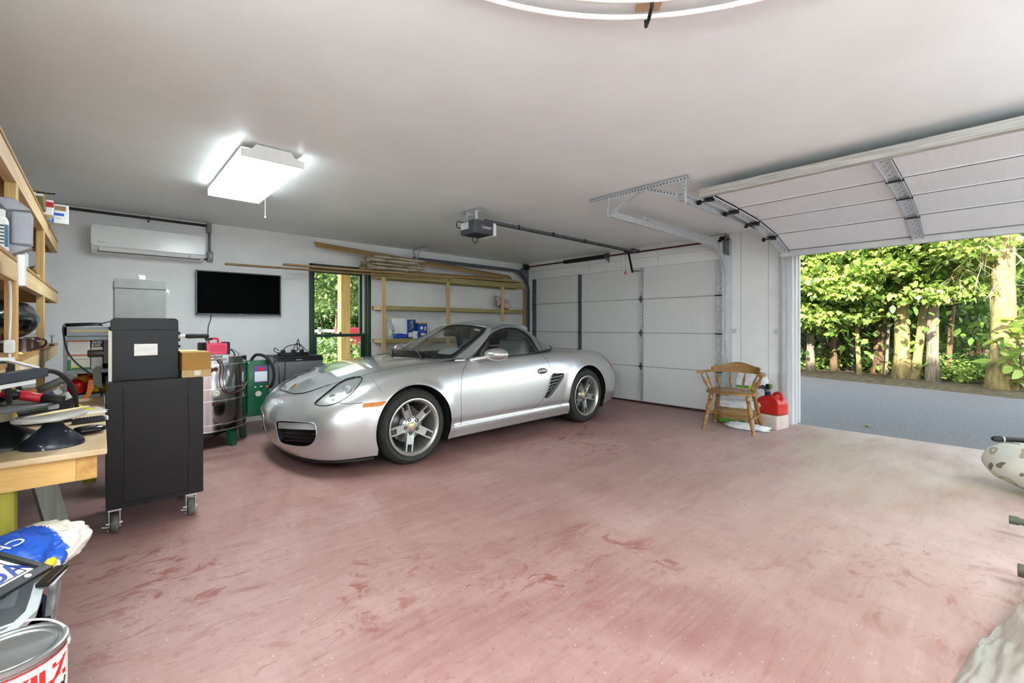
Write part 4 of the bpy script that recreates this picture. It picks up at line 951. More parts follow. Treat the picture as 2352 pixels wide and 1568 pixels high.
for (ax_, rt, tw, rr_, wo, ph) in ((AXF, .322, .235, .2286, .852, 24), (AXR, .332, .262, .2286, .880, 40)):
    ms = wheel_mesh(rt, tw, rr_)
    for sg in (1, -1):
        wl = link('wheel', ms['rim'], car); wl.location = L3(ax_[0], (wo - tw / 2) * sg, rt); wl.rotation_euler = (0, R(ph), math.pi if sg > 0 else 0)
        for k in ('tyre', 'tread', 'hub', 'centre_cap', 'brake_disc', 'inner_shield'): link(k, ms[k], wl)
        cq = link('caliper', ms['caliper'], wl); cq.rotation_euler = (0, R(-ph - (40 if ax_ is AXF else 180)), 0)
        for k in range(5):
            for nm in ('spoke', 'lug_nut'): o = link(nm, ms[nm], wl); o.rotation_euler = (0, R(72 * k), 0)
# ---------------------------------------------------------------- greenhouse
GH = [  # base -> ... -> middle of the roof
 [(1.235, 0, .872), (1.50, 0, .990), (1.74, 0, 1.098), (1.93, 0, 1.178), (2.04, 0, 1.216), (2.10, 0, 1.229)],
 [(1.262, .27, .868), (1.52, .255, .984), (1.755, .235, 1.090), (1.94, .215, 1.170), (2.05, .16, 1.212), (2.12, 0, 1.232)],
 [(1.345, .51, .860), (1.585, .475, .966), (1.80, .44, 1.066), (1.965, .405, 1.146), (2.07, .29, 1.203), (2.15, 0, 1.236)],
 [(1.475, .665, .850), (1.675, .615, .942), (1.86, .565, 1.038), (2.01, .51, 1.122), (2.11, .37, 1.197), (2.20, 0, 1.243)],
 [(1.57, .715, .846), (1.74, .665, .928), (1.905, .612, 1.025), (2.045, .545, 1.117), (2.15, .40, 1.200), (2.25, 0, 1.249)],
 [(1.76, .728, .852), (1.87, .690, .945), (1.99, .640, 1.045), (2.105, .568, 1.138), (2.21, .42, 1.212), (2.31, 0, 1.255)],
 [(1.98, .735, .860), (2.045, .700, .960), (2.12, .655, 1.065), (2.20, .582, 1.155), (2.29, .43, 1.222), (2.38, 0, 1.260)],
 [(2.22, .740, .868), (2.26, .708, .970), (2.30, .664, 1.078), (2.345, .590, 1.162), (2.40, .43, 1.224), (2.46, 0, 1.261)],
 [(2.46, .738, .878), (2.46, .706, .975), (2.455, .662, 1.075), (2.455, .588, 1.152), (2.48, .42, 1.215), (2.52, 0, 1.255)],
 [(2.70, .722, .892), (2.65, .690, .975), (2.60, .645, 1.060), (2.57, .570, 1.132), (2.565, .40, 1.198), (2.59, 0, 1.242)],
 [(2.88, .675, .910), (2.80, .640, .972), (2.72, .590, 1.045), (2.67, .515, 1.110), (2.645, .36, 1.175), (2.65, 0, 1.224)],
 [(3.02, .55, .926), (2.93, .52, .975), (2.83, .475, 1.040), (2.76, .41, 1.098), (2.715, .28, 1.158), (2.71, 0, 1.204)],
 [(3.10, .34, .936), (3.005, .32, .985), (2.90, .29, 1.045), (2.82, .25, 1.098), (2.77, .16, 1.148), (2.75, 0, 1.188)],
 [(3.13, 0, .940), (3.03, 0, .99), (2.93, 0, 1.048), (2.85, 0, 1.100), (2.795, 0, 1.146), (2.77, 0, 1.180)],
]
KU, KV = 10, 8
GG = surf(GH, KU, KV); gn, gm = GG.shape[:2]
gh = bmesh.new(); gv, gf = grid_mesh(GG); GV = [gh.verts.new(p) for p in gv]; gl = gh.faces.layers.int.new('part')
for q, f in enumerate(gf):
    i, j = divmod(q, gm - 1); u, v_ = i / KU, j / KV
    try: F_ = gh.faces.new([GV[t] for t in f])
    except ValueError: continue
    hd = 3.60 + .0 * u                              # header height (row) on the windscreen
    if u < 2.75: F_[gl] = 1 if v_ < hd else (2 if v_ < hd + .5 else 3)
    elif u < 3.8: F_[gl] = 2 if v_ < hd + .5 - max(0, (u - 3.1)) * 1.1 else 3
    else: F_[gl] = 3
bmesh.ops.remove_doubles(gh, verts=gh.verts, dist=1e-5); bmesh.ops.recalc_face_normals(gh, faces=gh.faces)
if sum(f.normal.z for f in gh.faces) < 0: bmesh.ops.reverse_faces(gh, faces=gh.faces)
gh.normal_update(); gh_bvh = BVHTree.FromBMesh(gh)
gok = lambda f: vis(f) and -f.calc_center_median().y > .3
# side opening seen in the photograph: dark frame, inside it the glass
SW = smoothpoly([(1078, 829), (1090, 815), (1104, 797), (1118, 779), (1131, 765), (1149, 756), (1172, 752), (1192, 755), (1209, 765), (1222, 779), (1231, 795), (1237, 812), (1190, 818), (1130, 825)], 3)
SG = smoothpoly([(1096, 822), (1106, 803), (1120, 782), (1134, 768), (1150, 760), (1172, 757), (1189, 760), (1204, 770), (1216, 783), (1224, 797), (1228, 810), (1190, 816), (1135, 822)], 3)
for poly, k in ((SW, 4), (SG, 5)):
    cut(gh, poly, cpx, pix_plane, gok); gh.normal_update()
    for f in pick(gh, poly, cpx, gok):
        if f[gl] != 1: f[gl] = k
bmesh.ops.triangulate(gh, faces=[f for f in gh.faces if len(f.verts) > 4]); gh.normal_update(); gh.verts.index_update()
for v in gh.verts:
    if abs(v.co.y) < 1e-4: q = v.normal.copy(); q.y = 0; v.normal = q.normalized()
gp = {k: [f for f in gh.faces if f[gl] == k] for k in range(6)}
halves(gp[1], 'windscreen', m_glass, solid=.005); halves(gp[2], 'windscreen_frame', m_silver, solid=.02, off=.004)
roof_ = halves(gp[3], 'soft_top', m_soft, solid=.012)[0]
halves(gp[4], 'window_seal', m_trimb, double=True, solid=.012, off=.002); halves(gp[5], 'side_window', m_glass, double=True, solid=.004)
# black border of the windscreen, roof seams, base seal
def gpt(u, v_):
    i, j = u * KU, v_ * KV; i0, j0 = min(int(i), gn - 2), min(int(j), gm - 2); fu, fv = i - i0, j - j0
    return L3(*((GG[i0, j0] * (1 - fu) + GG[i0 + 1, j0] * fu) * (1 - fv) + (GG[i0, j0 + 1] * (1 - fu) + GG[i0 + 1, j0 + 1] * fu) * fv))
edge = [gpt(u, .05) for u in np.linspace(0, 2.62, 14)] + [gpt(2.65, v_) for v_ in np.linspace(.15, 3.45, 14)] + [gpt(u, 3.5) for u in np.linspace(2.6, 0, 12)]
inner = [gpt(u, .42) for u in np.linspace(0, 2.30, 14)] + [gpt(2.42, v_) for v_ in np.linspace(.5, 3.15, 14)] + [gpt(u, 3.28) for u in np.linspace(2.3, 0, 12)]
for sg in (1, -1):
    A_ = [my(p + Vector((0, 0, .0015)), sg) for p in edge]; B_ = [my(p + Vector((0, 0, .0015)), sg) for p in inner]; k = len(A_)
    MB().add(A_ + B_, [(i, i + 1, k + i + 1, k + i) for i in range(k - 1)]).build('windscreen_border', m_trimb, car, smooth=True)
seam([gpt(u, .0) + Vector((0, 0, .004)) for u in np.linspace(8.6, 13, 24)], name='soft_top_seal', r=.008, m=m_trimb)
seam([gpt(u, .0) + Vector((0, 0, .002)) for u in np.linspace(0, 3.0, 20)], name='cowl_seal', r=.007, m=m_trimb)
seam(outline_pts(dens([(1246, 813), (1240, 793), (1231, 777), (1219, 762), (1204, 752), (1186, 747), (1168, 746), (1150, 748), (1133, 756)], 3), .001, gh_bvh), name='roof_seam', r=.003, m=m_trimb)
seam([gpt(u, 4.12) for u in np.linspace(0, 3, 14)], name='roof_front_seam', r=.003, m=m_trimb)
# wipers
for (a_, b_) in (((.55, -.45), (2.2, .30)), ((-1.4, .2), (1.0, .55))): pass
def wsp(y, v_):   # point on the windscreen at lateral y and row v
    us = np.linspace(0, 2.7, 60); k = min(us, key=lambda u: abs(-gpt(u, v_).y - abs(y))); p = gpt(k, v_); return Vector((p.x, -y, p.z))
for y0, y1, va, vb in ((.50, -.12, .10, .62), (-.05, -.60, .05, .45)):
    pts = [wsp(y0 + (y1 - y0) * t, va + (vb - va) * t) + Vector((-.01, 0, .014)) for t in np.linspace(0, 1, 12)]
    wp = MB().tube(pts, .006, 6).build('wiper', m_trimb, car, smooth=True)
    base_ = wsp(y0 * .82, 0) + Vector((-.05, 0, .008)); mid_ = pts[6]
    MB().tube(catmull([base_, (base_ + mid_) / 2 + Vector((0, 0, .02)), mid_], 5), [.012] * 6 + [.007] * 5, 6).build('wiper_arm', m_trimb, wp, smooth=True)
# door mirrors
m_mir = mat('mirror_glass', (190, 195, 198), .03, 1)
mp0 = hit(1098, 826)[0] or L3(1.62, .74, .85)
for sg in (1, -1):
    c_ = L3(1.80, .905 * sg, .905)
    b = MB(); b.ball((0, 0, 0), (.105, .115, .062), 24, 14)
    for i, q in enumerate(b.v):
        if q.x > .04: q.x = .04 + (q.x - .04) * .35
        q.z *= 1 - .25 * (q.y * -sg < 0) * 0
        q.x += -.25 * (q.y * sg) * 1.0
        b.v[i] = c_ + q
    mo = b.build('door_mirror', m_silver, car, smooth=True)
    b = MB(); b.tube(catmull([L3(1.60, .735 * sg, .846), L3(1.66, .79 * sg, .862), L3(1.74, .85 * sg, .878), L3(1.80, .88 * sg, .885)], 5), [.026] * 6 + [.022] * 5 + [.018] * 5, 10); b.build('mirror_arm', m_silver, mo, smooth=True)
    b = MB(); b.lathe([(.0005, 0), (.05, .002), (.052, 0)], 20, c_ + Vector((.056 , -.0 * sg, 0)), (1, -.25 * sg, 0)); b.build('mirror_glass', m_mir, mo)
    b = MB(); b.prism([L3(1.585, .735 * sg, .852), L3(1.74, .742 * sg, .857), L3(1.735, .70 * sg, .925)], (0, -.004 * sg, 0)); b.build('mirror_foot', m_trimb, mo)
# door handles
hp, hn_ = hit(1246, 852)
for sg, d_ in ((1, doors[0]), (-1, doors[1])):
    c_ = my(hp, sg); nn = my(hn_, sg)
    b = MB(); b.ball((0, 0, 0), (.078, .012, .034), 24, 10)
    b.v = [c_ + q for q in b.v]; b.build('handle_recess', m_trimb, d_, smooth=True)
    b = MB(); b.ball((0, 0, 0), (.074, .016, .030), 24, 10); b.v = [c_ + q + nn * .001 for q in b.v]; b.build('handle_cup', m_silver, d_, smooth=True)
    b = MB(); b.rbox((0, 0, 0), (.11, .012, .024), .011, axis=1); b.v = [c_ + q + nn * .022 + Vector((.004, 0, .0)) for q in b.v]; b.build('door_handle', m_silver, d_, smooth=True)
    b = MB(); b.tube([c_ + nn * .0165 + Vector((-.05, 0, -.017)), c_ + nn * .019 + Vector((.0, 0, -.0185)), c_ + nn * .0165 + Vector((.05, 0, -.017))], .0035, 6); b.tube([c_ + nn * .015 + Vector((.06, 0, -.012)), c_ + nn * .016 + Vector((.062, 0, .012))], .003, 6); b.build('handle_shadow_gap', m_trimb, d_)
# cabin: tub, dashboard, seats, wheel
b = MB(); b.box(1.36 - CFA, 2.75 - CFA, -.69, .69, .30, .33); b.box(1.36 - CFA, 2.7 - CFA, -.70, -.66, .30, .83); b.box(1.36 - CFA, 2.7 - CFA, .66, .70, .30, .83); b.box(2.70 - CFA, 2.78 - CFA, -.66, .66, .30, .90); b.box(1.34 - CFA, 1.38 - CFA, -.66, .66, .3, .80); b.box(1.5 - CFA, 2.7 - CFA, -.11, .11, .33, .58)
b.build('cabin_tub', m_intd, car)
b = MB(); vs_ = []
prof = [(1.33, .86), (1.50, .882), (1.66, .888), (1.72, .87), (1.74, .80), (1.70, .62)]
for y in (-.68, -.5, 0, .5, .68):
    for s, z in prof: vs_.append(L3(s - .10 * (1 - (y / .7) ** 2) * (1 if s < 1.6 else 0), -y, z - .012 * (y / .68) ** 2))
k = len(prof); b.add(vs_, [(i * k + j, i * k + j + 1, (i + 1) * k + j + 1, (i + 1) * k + j) for i in range(4) for j in range(k - 1)]); b.build('dashboard', m_intd, car, smooth=True)
b = MB(); b.ball((0, 0, 0), (.13, .19, .075), 20, 10); b.v = [L3(1.66, .36, .885) + q for q in b.v]; b.build('instrument_hood', m_int, car, smooth=True)
T = Matrix.Translation(L3(1.83, .36, .84)) @ Matrix.Rotation(R(-68), 4, 'Y')
sw_ = MB(); sw_.tube([T @ Vector((.18 * math.cos(a), .18 * math.sin(a), 0)) for a in np.linspace(0, 2 * math.pi, 36, endpoint=False)], .016, 8, closed=True); so_ = sw_.build('steering_wheel', m_intd, car, smooth=True)
b = MB(); b.lathe([(.001, .02), (.06, .018), (.07, -.02), (.001, -.03)], 20, T=T)
for a in (0, 130, 230): b.bar(T @ Vector((0, 0, 0)), T @ Vector((.17 * math.cos(R(a + 180)), .17 * math.sin(R(a + 180)), 0)), .03, .015)
b.build('steering_hub', m_intd, so_, smooth=40)
for y in (-.36, .36):
    b = MB(); b.rbox((0, 0, 0), (.50, .48, .16), .08, 4); b.v = [L3(2.18, y, .46) + q for q in b.v]; se = b.build('seat', m_int, car, smooth=40)
    b = MB(); b.rbox((0, 0, .26), (.14, .48, .60), .07, 4); Tb = Matrix.Translation(L3(2.42, y, .48)) @ Matrix.Rotation(R(18), 4, 'Y'); b.v = [Tb @ q for q in b.v]; b.build('seat_back', m_int, se, smooth=40)
    b = MB(); b.rbox((0, 0, .64), (.11, .26, .20), .05, 4); b.v = [Tb @ q for q in b.v]; b.build('headrest', m_int, se, smooth=40)
b = MB(); b.rbox((0, 0, 0), (.03, .24, .075), .02, 3); b.v = [L3(1.90, 0.0, 1.10) + q for q in b.v]; rm = b.build('rear_view_mirror', m_trimb, car, smooth=40)
MB().tube([L3(1.90, 0, 1.13), L3(1.89, 0, 1.165)], .012, 8).build('mirror_stem', m_trimb, rm)
b = MB(); vsr = [gpt(2.2, 3.12), gpt(1.75, 3.12), gpt(1.75, 2.9), gpt(2.2, 2.9)]
MB().prism([p + Vector((.006, 0, -.006)) for p in vsr], (0, 0, -.002)).build('windscreen_sticker', mat('sticker_white', (235, 235, 232), .6), car)
# exhaust side, rear plate: hidden rear details kept simple but present
b = MB(); b.rbox((0, 0, 0), (.02, .30, .15), .008, axis=0); b.v = [L3(4.322, 0, .52) + q for q in b.v]; b.build('number_plate', mat('plate_white', (225, 225, 225), .5), car)
b = MB(); b.lathe([(.045, -.06), (.05, .03), (.042, .03), (.038, -.06)], 20, L3(4.27, 0, .23), (1, 0, 0)); b.build('exhaust_tip', m_galv, car, smooth=40)
body.free(); gh.free()
# ================================================================ BACK WALL
m_pine = wood('pine_x', (210, 180, 128), (186, 150, 98), 0); m_piney = wood('pine_y', (212, 182, 130), (188, 152, 100), 1); m_pinez = wood('pine_z', (208, 180, 130), (184, 150, 98), 2)
m_tpine = wood('treated_pine_x', (172, 160, 108), (144, 128, 78), 0); m_plank = wood('old_plank_x', (158, 128, 82), (122, 92, 52), 0); m_plank2 = wood('pale_plank_x', (184, 152, 100), (154, 118, 70), 0)
m_grey_turn = wood('weathered_wood_x', (196, 184, 160), (120, 104, 82), 0)
m_acw = mat('air_con_white', (228, 228, 226), .22, spec=.6); m_acg = mat('air_con_grey', (190, 190, 188), .4)
# --- split air conditioner
AX0, AX1, AZ0, AZ1, AD = -.07, .895, 1.96, 2.245, .215
ac = thing('air_conditioner', 'long white wall-mounted air conditioner above grey cabinet', 'air conditioner', ((AX0 + AX1) / 2, WA, AZ0))
b = MB(); vs_ = []; prof = [(0, 0), (.13, .0), (.185, .035), (.20, .07), (.20, .285 - .012), (.19, .285), (0, .285)]
b.add([(x, WA - y, AZ0 + z) for x in (AX0 + .004, AX1 - .004) for y, z in prof], [tuple(range(7)), tuple(reversed(range(7, 14)))] + [(i, 7 + i, 7 + (i + 1) % 7, (i + 1) % 7) for i in range(7)])
b.build('body', m_acw, ac, world=True, bevel=.008)
b = MB(); b.rbox(((AX0 + AX1) / 2, WA - .209, AZ0 + .175), (AX1 - AX0, .018, .22), .03, 5, axis=1); b.build('front_panel', m_acw, ac, world=True, smooth=35)
T = frame(Vector(((AX0 + AX1) / 2, WA - .195, AZ0 + .04)), (1, 0, 0), (0, .5, 1))
b = MB(); b.box(-(AX1 - AX0) / 2 + .06, (AX1 - AX0) / 2 - .06, -.03, .022, 0, .006, T); b.build('louvre', m_acw, ac, world=True, bevel=.002)
b = MB(); b.box(-(AX1 - AX0) / 2 + .05, (AX1 - AX0) / 2 - .05, -.034, -.030, 0, .0085, T); b.box(-(AX1 - AX0) / 2 + .055, -(AX1 - AX0) / 2 + .058, -.03, .022, .004, .0075, T); b.build('louvre_gap', m_screw, ac, world=True)
MB().box((AX1 - AX0) / 2 - .15, (AX1 - AX0) / 2 - .146, -.02, .015, .004, .0075, T).build('indicator', m_screw, ac, world=True)
text('lettering', 'FUJITSU', .016, mat('print_grey2', (120, 120, 122), .5), frame(Vector((AX0 + .055, WA - .2185, AZ0 + .10)), (1, 0, 0), (0, 0, 1)), ac, True)
# --- conduit run
m_cond = mat('dark_conduit', (56, 56, 58), .45, var=.15, vs=10); m_condg = mat('grey_conduit', (128, 130, 132), .45)
cn = thing('conduit', 'dark conduit under ceiling with grey boxes beside air conditioner', 'conduit', (.96, WA, 2.42))
MB().tube([(XL + .02, WA - .02, 2.405), (.3, WA - .02, 2.405), (.93, WA - .02, 2.405)], .015, 10).build('pipe', m_cond, cn, world=True, smooth=True)
MB().rbox((.955, WA - .03, 2.375), (.05, .06, .11), .008).build('elbow_box', m_condg, cn, world=True, smooth=35)
MB().tube([(.962, WA - .025, 2.33), (.964, WA - .025, 2.1)], .014, 10).build('pipe', m_condg, cn, world=True, smooth=True)
b = MB(); b.rbox((.967, WA - .03, 2.035), (.055, .06, .12), .008); b.build('outlet_box', m_condg, cn, world=True, smooth=35)
b = MB(); b.rbox((.972, WA - .062, 2.045), (.02, .006, .045), .008, axis=1); b.build('outlet_cover', m_acg, cn, world=True)
b = MB(); b.tube([(.94, WA - .03, 2.01), (.91, WA - .04, 2.0), (.88, WA - .05, 2.0)], .008, 6); b.build('cable', m_black, cn, world=True)
b = MB(); b.box(.385, .405, WA - .04, WA, 2.39, 2.42); b.cyl((.395, WA - .006, 2.375), (.395, WA, 2.375), .012, n=10); b.build('pipe_clip', m_screw, cn, world=True)
# --- television
ty = WA - .075
a, c = ony(450, 619, ty), ony(645, 725, ty)
tv = thing('television', 'wide black flat-screen television mounted on back wall', 'television', ((a.x + c.x) / 2, ty, c.z))
X0, X1, Z0, Z1 = a.x, c.x, c.z, a.z
b = MB(); b.box(X0, X1, ty, ty + .03, Z0, Z1); b.box(X0 + .12, X1 - .12, ty + .03, ty + .05, Z0 + .08, Z1 - .1); b.build('case', mat('tv_case', (38, 42, 50), .35), tv, world=True, bevel=.003)
b = MB(); b.box(X0 + .012, X1 - .012, ty - .0015, ty + .001, Z0 + .018, Z1 - .012); b.build('screen', mat('tv_screen', (1, 1, 1), .5, spec=.03), tv, world=True)
b = MB(); b.box(X0, X1, ty - .004, ty, Z0, Z0 + .018); b.box(X0, X0 + .012, ty - .004, ty, Z0, Z1); b.box(X1 - .012, X1, ty - .004, ty, Z0, Z1); b.box(X0, X1, ty - .004, ty, Z1 - .012, Z1); b.build('bezel', mat('tv_bezel', (70, 76, 90), .35), tv, world=True)
text('lettering', 'SAMSUNG', .012, mat('print_light', (205, 205, 210), .5), frame(Vector(((X0 + X1) / 2 - .03, ty - .0045, Z0 + .004)), (1, 0, 0), (0, 0, 1)), tv, True)
MB().box(X0 + .3, X1 - .3, ty + .05, WA, Z0 + .15, Z1 - .15).build('wall_mount', m_blackm, tv, world=True)
b = MB(); q = [(X0 + .16, WA - .012, Z0 + .05), (X0 + .155, WA - .012, Z0 - .05), (X0 + .13, WA - .012, Z0 - .14), (X0 + .125, WA - .012, Z0 - .25), (X0 + .10, WA - .02, Z0 - .34), (X0 + .02, WA - .02, Z0 - .37)]
b.tube(catmull(q, 5), .0045, 6); b.build('power_cord', m_black, tv, world=True, smooth=True)
# --- pine shelving
SY = 6.085; SX0, SX1 = 3.03, 5.965
sf = thing('shelving_unit', 'open pine shelving built along back wall behind the car', 'shelves', ((SX0 + SX1) / 2, WA, 0))
def board(b_name, x0, x1, y0, y1, z0, z1, m, parent): return MB().box(x0, x1, y0, y1, z0, z1).build(b_name, m, parent, world=True, bevel=.002)
for zt, th in ((2.006, .092), (1.508, .060), (1.018, .060), (.53, .060)):
    board('shelf_rail', SX0, SX1, SY, SY + .038, zt - th, zt, m_tpine, sf); board('shelf_rail', SX0, SX1, WA - .04, WA - .003, zt - th, zt, m_tpine, sf)
    board('end_rail', SX0, SX0 + .038, SY + .038, WA - .04, zt - th, zt, m_piney, sf); board('end_rail', SX1 - .038, SX1, SY + .038, WA - .04, zt - th, zt, m_piney, sf)
    board('shelf_deck', SX0 + .038, SX1 - .038, SY + .038, WA - .04, zt - .022, zt - .003, m_pine, sf)
for px in (880.5, 1028, 1153):
    x = ony(px, 700, SY).x; board('post', x - .032, x + .032, SY - .02, SY, 0, 1.915, m_pinez, sf)
board('post', SX1 - .05, SX1, SY - .02, SY, 0, 1.915, wood('brown_pine_z', (168, 120, 74), (134, 88, 48), 2), sf)
b = MB()
for px, py in ((884, 706), (1033, 642), (1100, 640)): q = ony(px, py, SY - .001); b.cyl(q, q + Vector((0, -.001, 0)), .014, n=10)
b.build('knot', mat('wood_knot', (64, 44, 18), .7), sf, world=True)
# --- lumber lying on the shelves
def plank(label, p0, p1, wd_, th, m, roll=0):
    p0, p1 = Vector(p0), Vector(p1); c_ = (p0 + p1) / 2; d = p1 - p0; L_ = d.length
    o = MB().box(-L_ / 2, L_ / 2, -wd_ / 2, wd_ / 2, -th / 2, th / 2).build("plank", m, None, bevel=.0015) 
    x = d.normalized(); y = UP.cross(x).normalized(); z = x.cross(y); Mr = Matrix((x, y, z)).transposed().to_4x4() @ Matrix.Rotation(roll, 4, 'X'); Mr.translation = c_
    o.matrix_world = Mr; return tag(o, label, 'plank', 'loose lumber on top of the pine shelves')
e = lambda px, py, y: ony(px, py, y)
plank('thin plank jutting furthest left over television from shelf top', e(518, 606, 5.99), e(1010, 641, 6.11), .07, .02, m_plank)
plank('plank ending above the window just right of television', e(652, 607, 6.02), e(1040, 638, 6.10), .09, .022, m_plank2)
plank('raised broad plank slanting down right from above window', e(724, 561, 6.10), e(1172, 637, 6.16), .11, .024, m_plank2, R(38))
plank('dark plank under the slanting broad plank', e(934, 625, 6.16), e(1150, 640, 6.16), .10, .025, m_plank)
plank('plank at right end of shelf top near corner', e(1000, 633, 6.12), e(1195, 648, 6.12), .14, .024, m_plank2)
plank('long plank lying flat along front edge of shelf top', e(860, 623, 6.13), e(1180, 645, 6.13), .08, .02, m_tpine)
plank('short dark plank at right end under other lumber', e(1085, 641, 6.20), e(1185, 648, 6.20), .09, .022, m_plank)
# --- bundle of turned spindles
def spindle_mesh():
    b = MB(); L_ = .86
    prof = [(.0, .0), (.024, .0), (.028, .01), (.028, .05), (.018, .06), (.026, .075), (.030, .10), (.024, .125), (.016, .135), (.024, .15), (.028, .19), (.026, .24), (.020, .28), (.012, .30), (.024, .315), (.012, .33), (.021, .40), (.024, .48), (.021, .58), (.016, .66), (.020, .675), (.014, .69), (.024, .71), (.024, .80), (.012, .815), (.020, .835), (.004, .86)]
    b.lathe([(r, h) for r, h in prof], 10, axis=(1, 0, 0)); b.box(0.0, .07, -.026, .026, -.026, .026); return b.mesh('turned_spindle', m_grey_turn, 40)
spm = spindle_mesh(); k = 0
for row, n_ in enumerate((4, 3, 3, 2)):
    for i in range(n_):
        o = link('turned_spindle', spm); flip = (i + row) % 3 == 1
        x = 2.78 + rng.uniform(-.06, .10) + (.86 if flip else 0)
        o.location = (x, 6.03 + .066 * i + .033 * (row % 2) + rng.uniform(-.004, .004), 2.05 + .056 * row); o.rotation_euler = (rng.uniform(0, 1.5), rng.uniform(-.02, .02), (math.pi if flip else 0) + rng.uniform(-.03, .03))
        tag(o, 'weathered turned wooden spindle in bundle on shelf top', 'spindle', 'turned spindles bundled on the shelves')
# --- things on the shelves
def local(o): return o
zl = 1.018
def shelfx(px, y): return ony(px, 770, y).x
# jug of clear liquid
y = 6.17; x = shelfx(894, y); jg = thing('plastic_jug', 'clear plastic jug with yellow cap on lower shelf', 'jug', (x, y, zl))
m_clear = mat('clear_plastic', (232, 236, 234), .12, trans=.6, ior=1.2, alpha=1)
MB().lathe([(.0, 0), (.066, 0), (.072, .012), (.072, .16), (.062, .20), (.03, .245), (.02, .262), (.02, .28)], 18, T=Matrix.Diagonal((1, .9, 1, 1))).build('bottle', m_clear, jg, smooth=40)
MB().cyl((0, 0, .278), (0, 0, .302), .024, .022, n=14).build('cap', mat('yellow_cap', (196, 200, 60), .5), jg)
b = MB(); b.add([(.045 * math.cos(R(a)) * 1.61, .045 * 1.45 * math.sin(R(a)), z) for z in (.05, .13) for a in range(-120, -40, 16)], [(i, i + 1, 6 + i, 5 + i) for i in range(4)]); b.build('label', mat('jug_label', (214, 214, 206), .5), jg)
b = MB(); b.cyl((.02, -.0665, .115), (.02, -.068, .115), .012, n=10); b.box(0, .04, -.068, -.066, .06, .075); b.build('print', m_screw, jg)
# white plastic canister
y = 6.22; xa, xb = shelfx(905, y), shelfx(937, y)
wc = thing('plastic_canister', 'square white plastic container behind the jug on lower shelf', 'container', ((xa + xb) / 2 + .0, y + .035, zl))
MB().rbox((0, 0, .155), (.33, .16, .31), .02).build('body', mat('translucent_white', (226, 226, 226), .4), wc, smooth=35)
MB().tube([(-.09, -.082, .22), (-.06, -.083, .10), (-.045, -.083, .02)], .004, 5).build('strap', m_acg, wc)
# blue and white paper towel pack
x = shelfx(944, 6.17); pt = thing('detergent_box', 'blue box with white slashes beside white container', 'box', (x + .0, 6.19, zl))
m_navy = mat('navy_print', (18, 50, 118), .45); m_blue = mat('blue_print', (34, 74, 168), .45); m_wp = mat('white_print', (235, 235, 235), .5)
MB().rbox((0, 0, .145), (.13, .10, .29), .01).build('carton', m_navy, pt, smooth=35)
b = MB()
for i in range(4): b.prism([(-.06, -.0512, .12 + i * .035), (-.03, -.0512, .14 + i * .035), (.02, -.0512, .19 + i * .03), (.01, -.0512, .17 + i * .03)], (0, -.0006, 0))
b.build('slash', m_wp, pt); MB().box(-.062, .062, -.0516, -.050, .02, .09).build('label', m_wp, pt)
# white tub
x = shelfx(950, 6.12); tb = thing('white_tub', 'small white tub in front of blue slashed box', 'tub', (x + .012, 6.092, zl)); tb.scale = (.8, .8, .9)
MB().lathe([(0, 0), (.046, 0), (.05, .01), (.05, .10), (.053, .105), (.053, .122), (0, .124)], 18).build('pot', m_wp, tb, smooth=40); MB().box(-.02, .02, -.0515, -.049, .04, .075).build('print', m_acg, tb)
# wipes pack
x = shelfx(966, 6.17); wp_ = thing('cleaner_box', 'blue and yellow cleaner box nearest the windscreen', 'box', (x + .01, 6.17, zl), R(8))
MB().rbox((0, 0, .115), (.17, .10, .23), .01).build('carton', m_blue, wp_, smooth=35); MB().rbox((0, 0, .235), (.175, .105, .02), .008).build('lid', mat('yellow_print', (206, 172, 50), .5), wp_)
b = MB(); b.ball((-.03, -.05, .16), (.028, .003, .026), 14, 8); b.ball((.045, -.05, .15), (.02, .003, .034), 12, 8); b.build('roundel', m_wp, wp_); MB().ball((.047, -.053, .145), (.012, .002, .018), 10, 6).build('print', mat('orange_print', (190, 96, 50), .5), wp_); b = MB(); b.ball((0, -.05, .06), (.05, .003, .02), 12, 6); b.build('splash', m_wp, wp_)
# blue cloth
bl = lump((0, 0, .03), (.125, .055, .045), 3, .25, 2.2, flat=.002, fold=.15); o = bl.build('blue_cloth', mat('blue_cloth', (30, 76, 176), .6, var=.15, vs=20), smooth=True); o.location = (shelfx(919, 6.10) + .02, 6.125, zl); o.scale = (1, .5, 1); tag(o, 'crumpled blue cloth lying in front of white container', 'cloth')
# cushion on the middle shelf
x = ony(1148, 700, 6.2).x; cu = thing('throw_pillow', 'red and white patterned pillow leaning at right end of middle shelf', 'pillow', (x + .12, 6.22, 1.508), R(10))
b = MB(); N = 14; vs_ = []
for sgn in (1, -1):
    for i in range(N + 1):
        for j in range(N + 1):
            u, v_ = i / N * 2 - 1, j / N * 2 - 1; pr_ = max(0, (1 - u ** 4) * (1 - v_ ** 4)) ** .5
            vs_.append((u * .21 * (1 - .06 * (1 - v_ * v_)), sgn * .055 * pr_, v_ * .105 * (1 - .06 * (1 - u * u))))
k = (N + 1) ** 2; fs_ = []
for i in range(N):
    for j in range(N):
        a0 = i * (N + 1) + j; fs_ += [(a0, a0 + 1, a0 + N + 2, a0 + N + 1), (k + a0, k + a0 + N + 1, k + a0 + N + 2, k + a0 + 1)]
Tp = Matrix.Translation((0, 0, .118)) @ Matrix.Rotation(R(-24), 4, 'X') @ Matrix.Rotation(R(14), 4, 'Y')
pm = bpy.data.materials.new('pillow_pattern'); pm.use_nodes = True; n = pm.node_tree.nodes; L = pm.node_tree.links
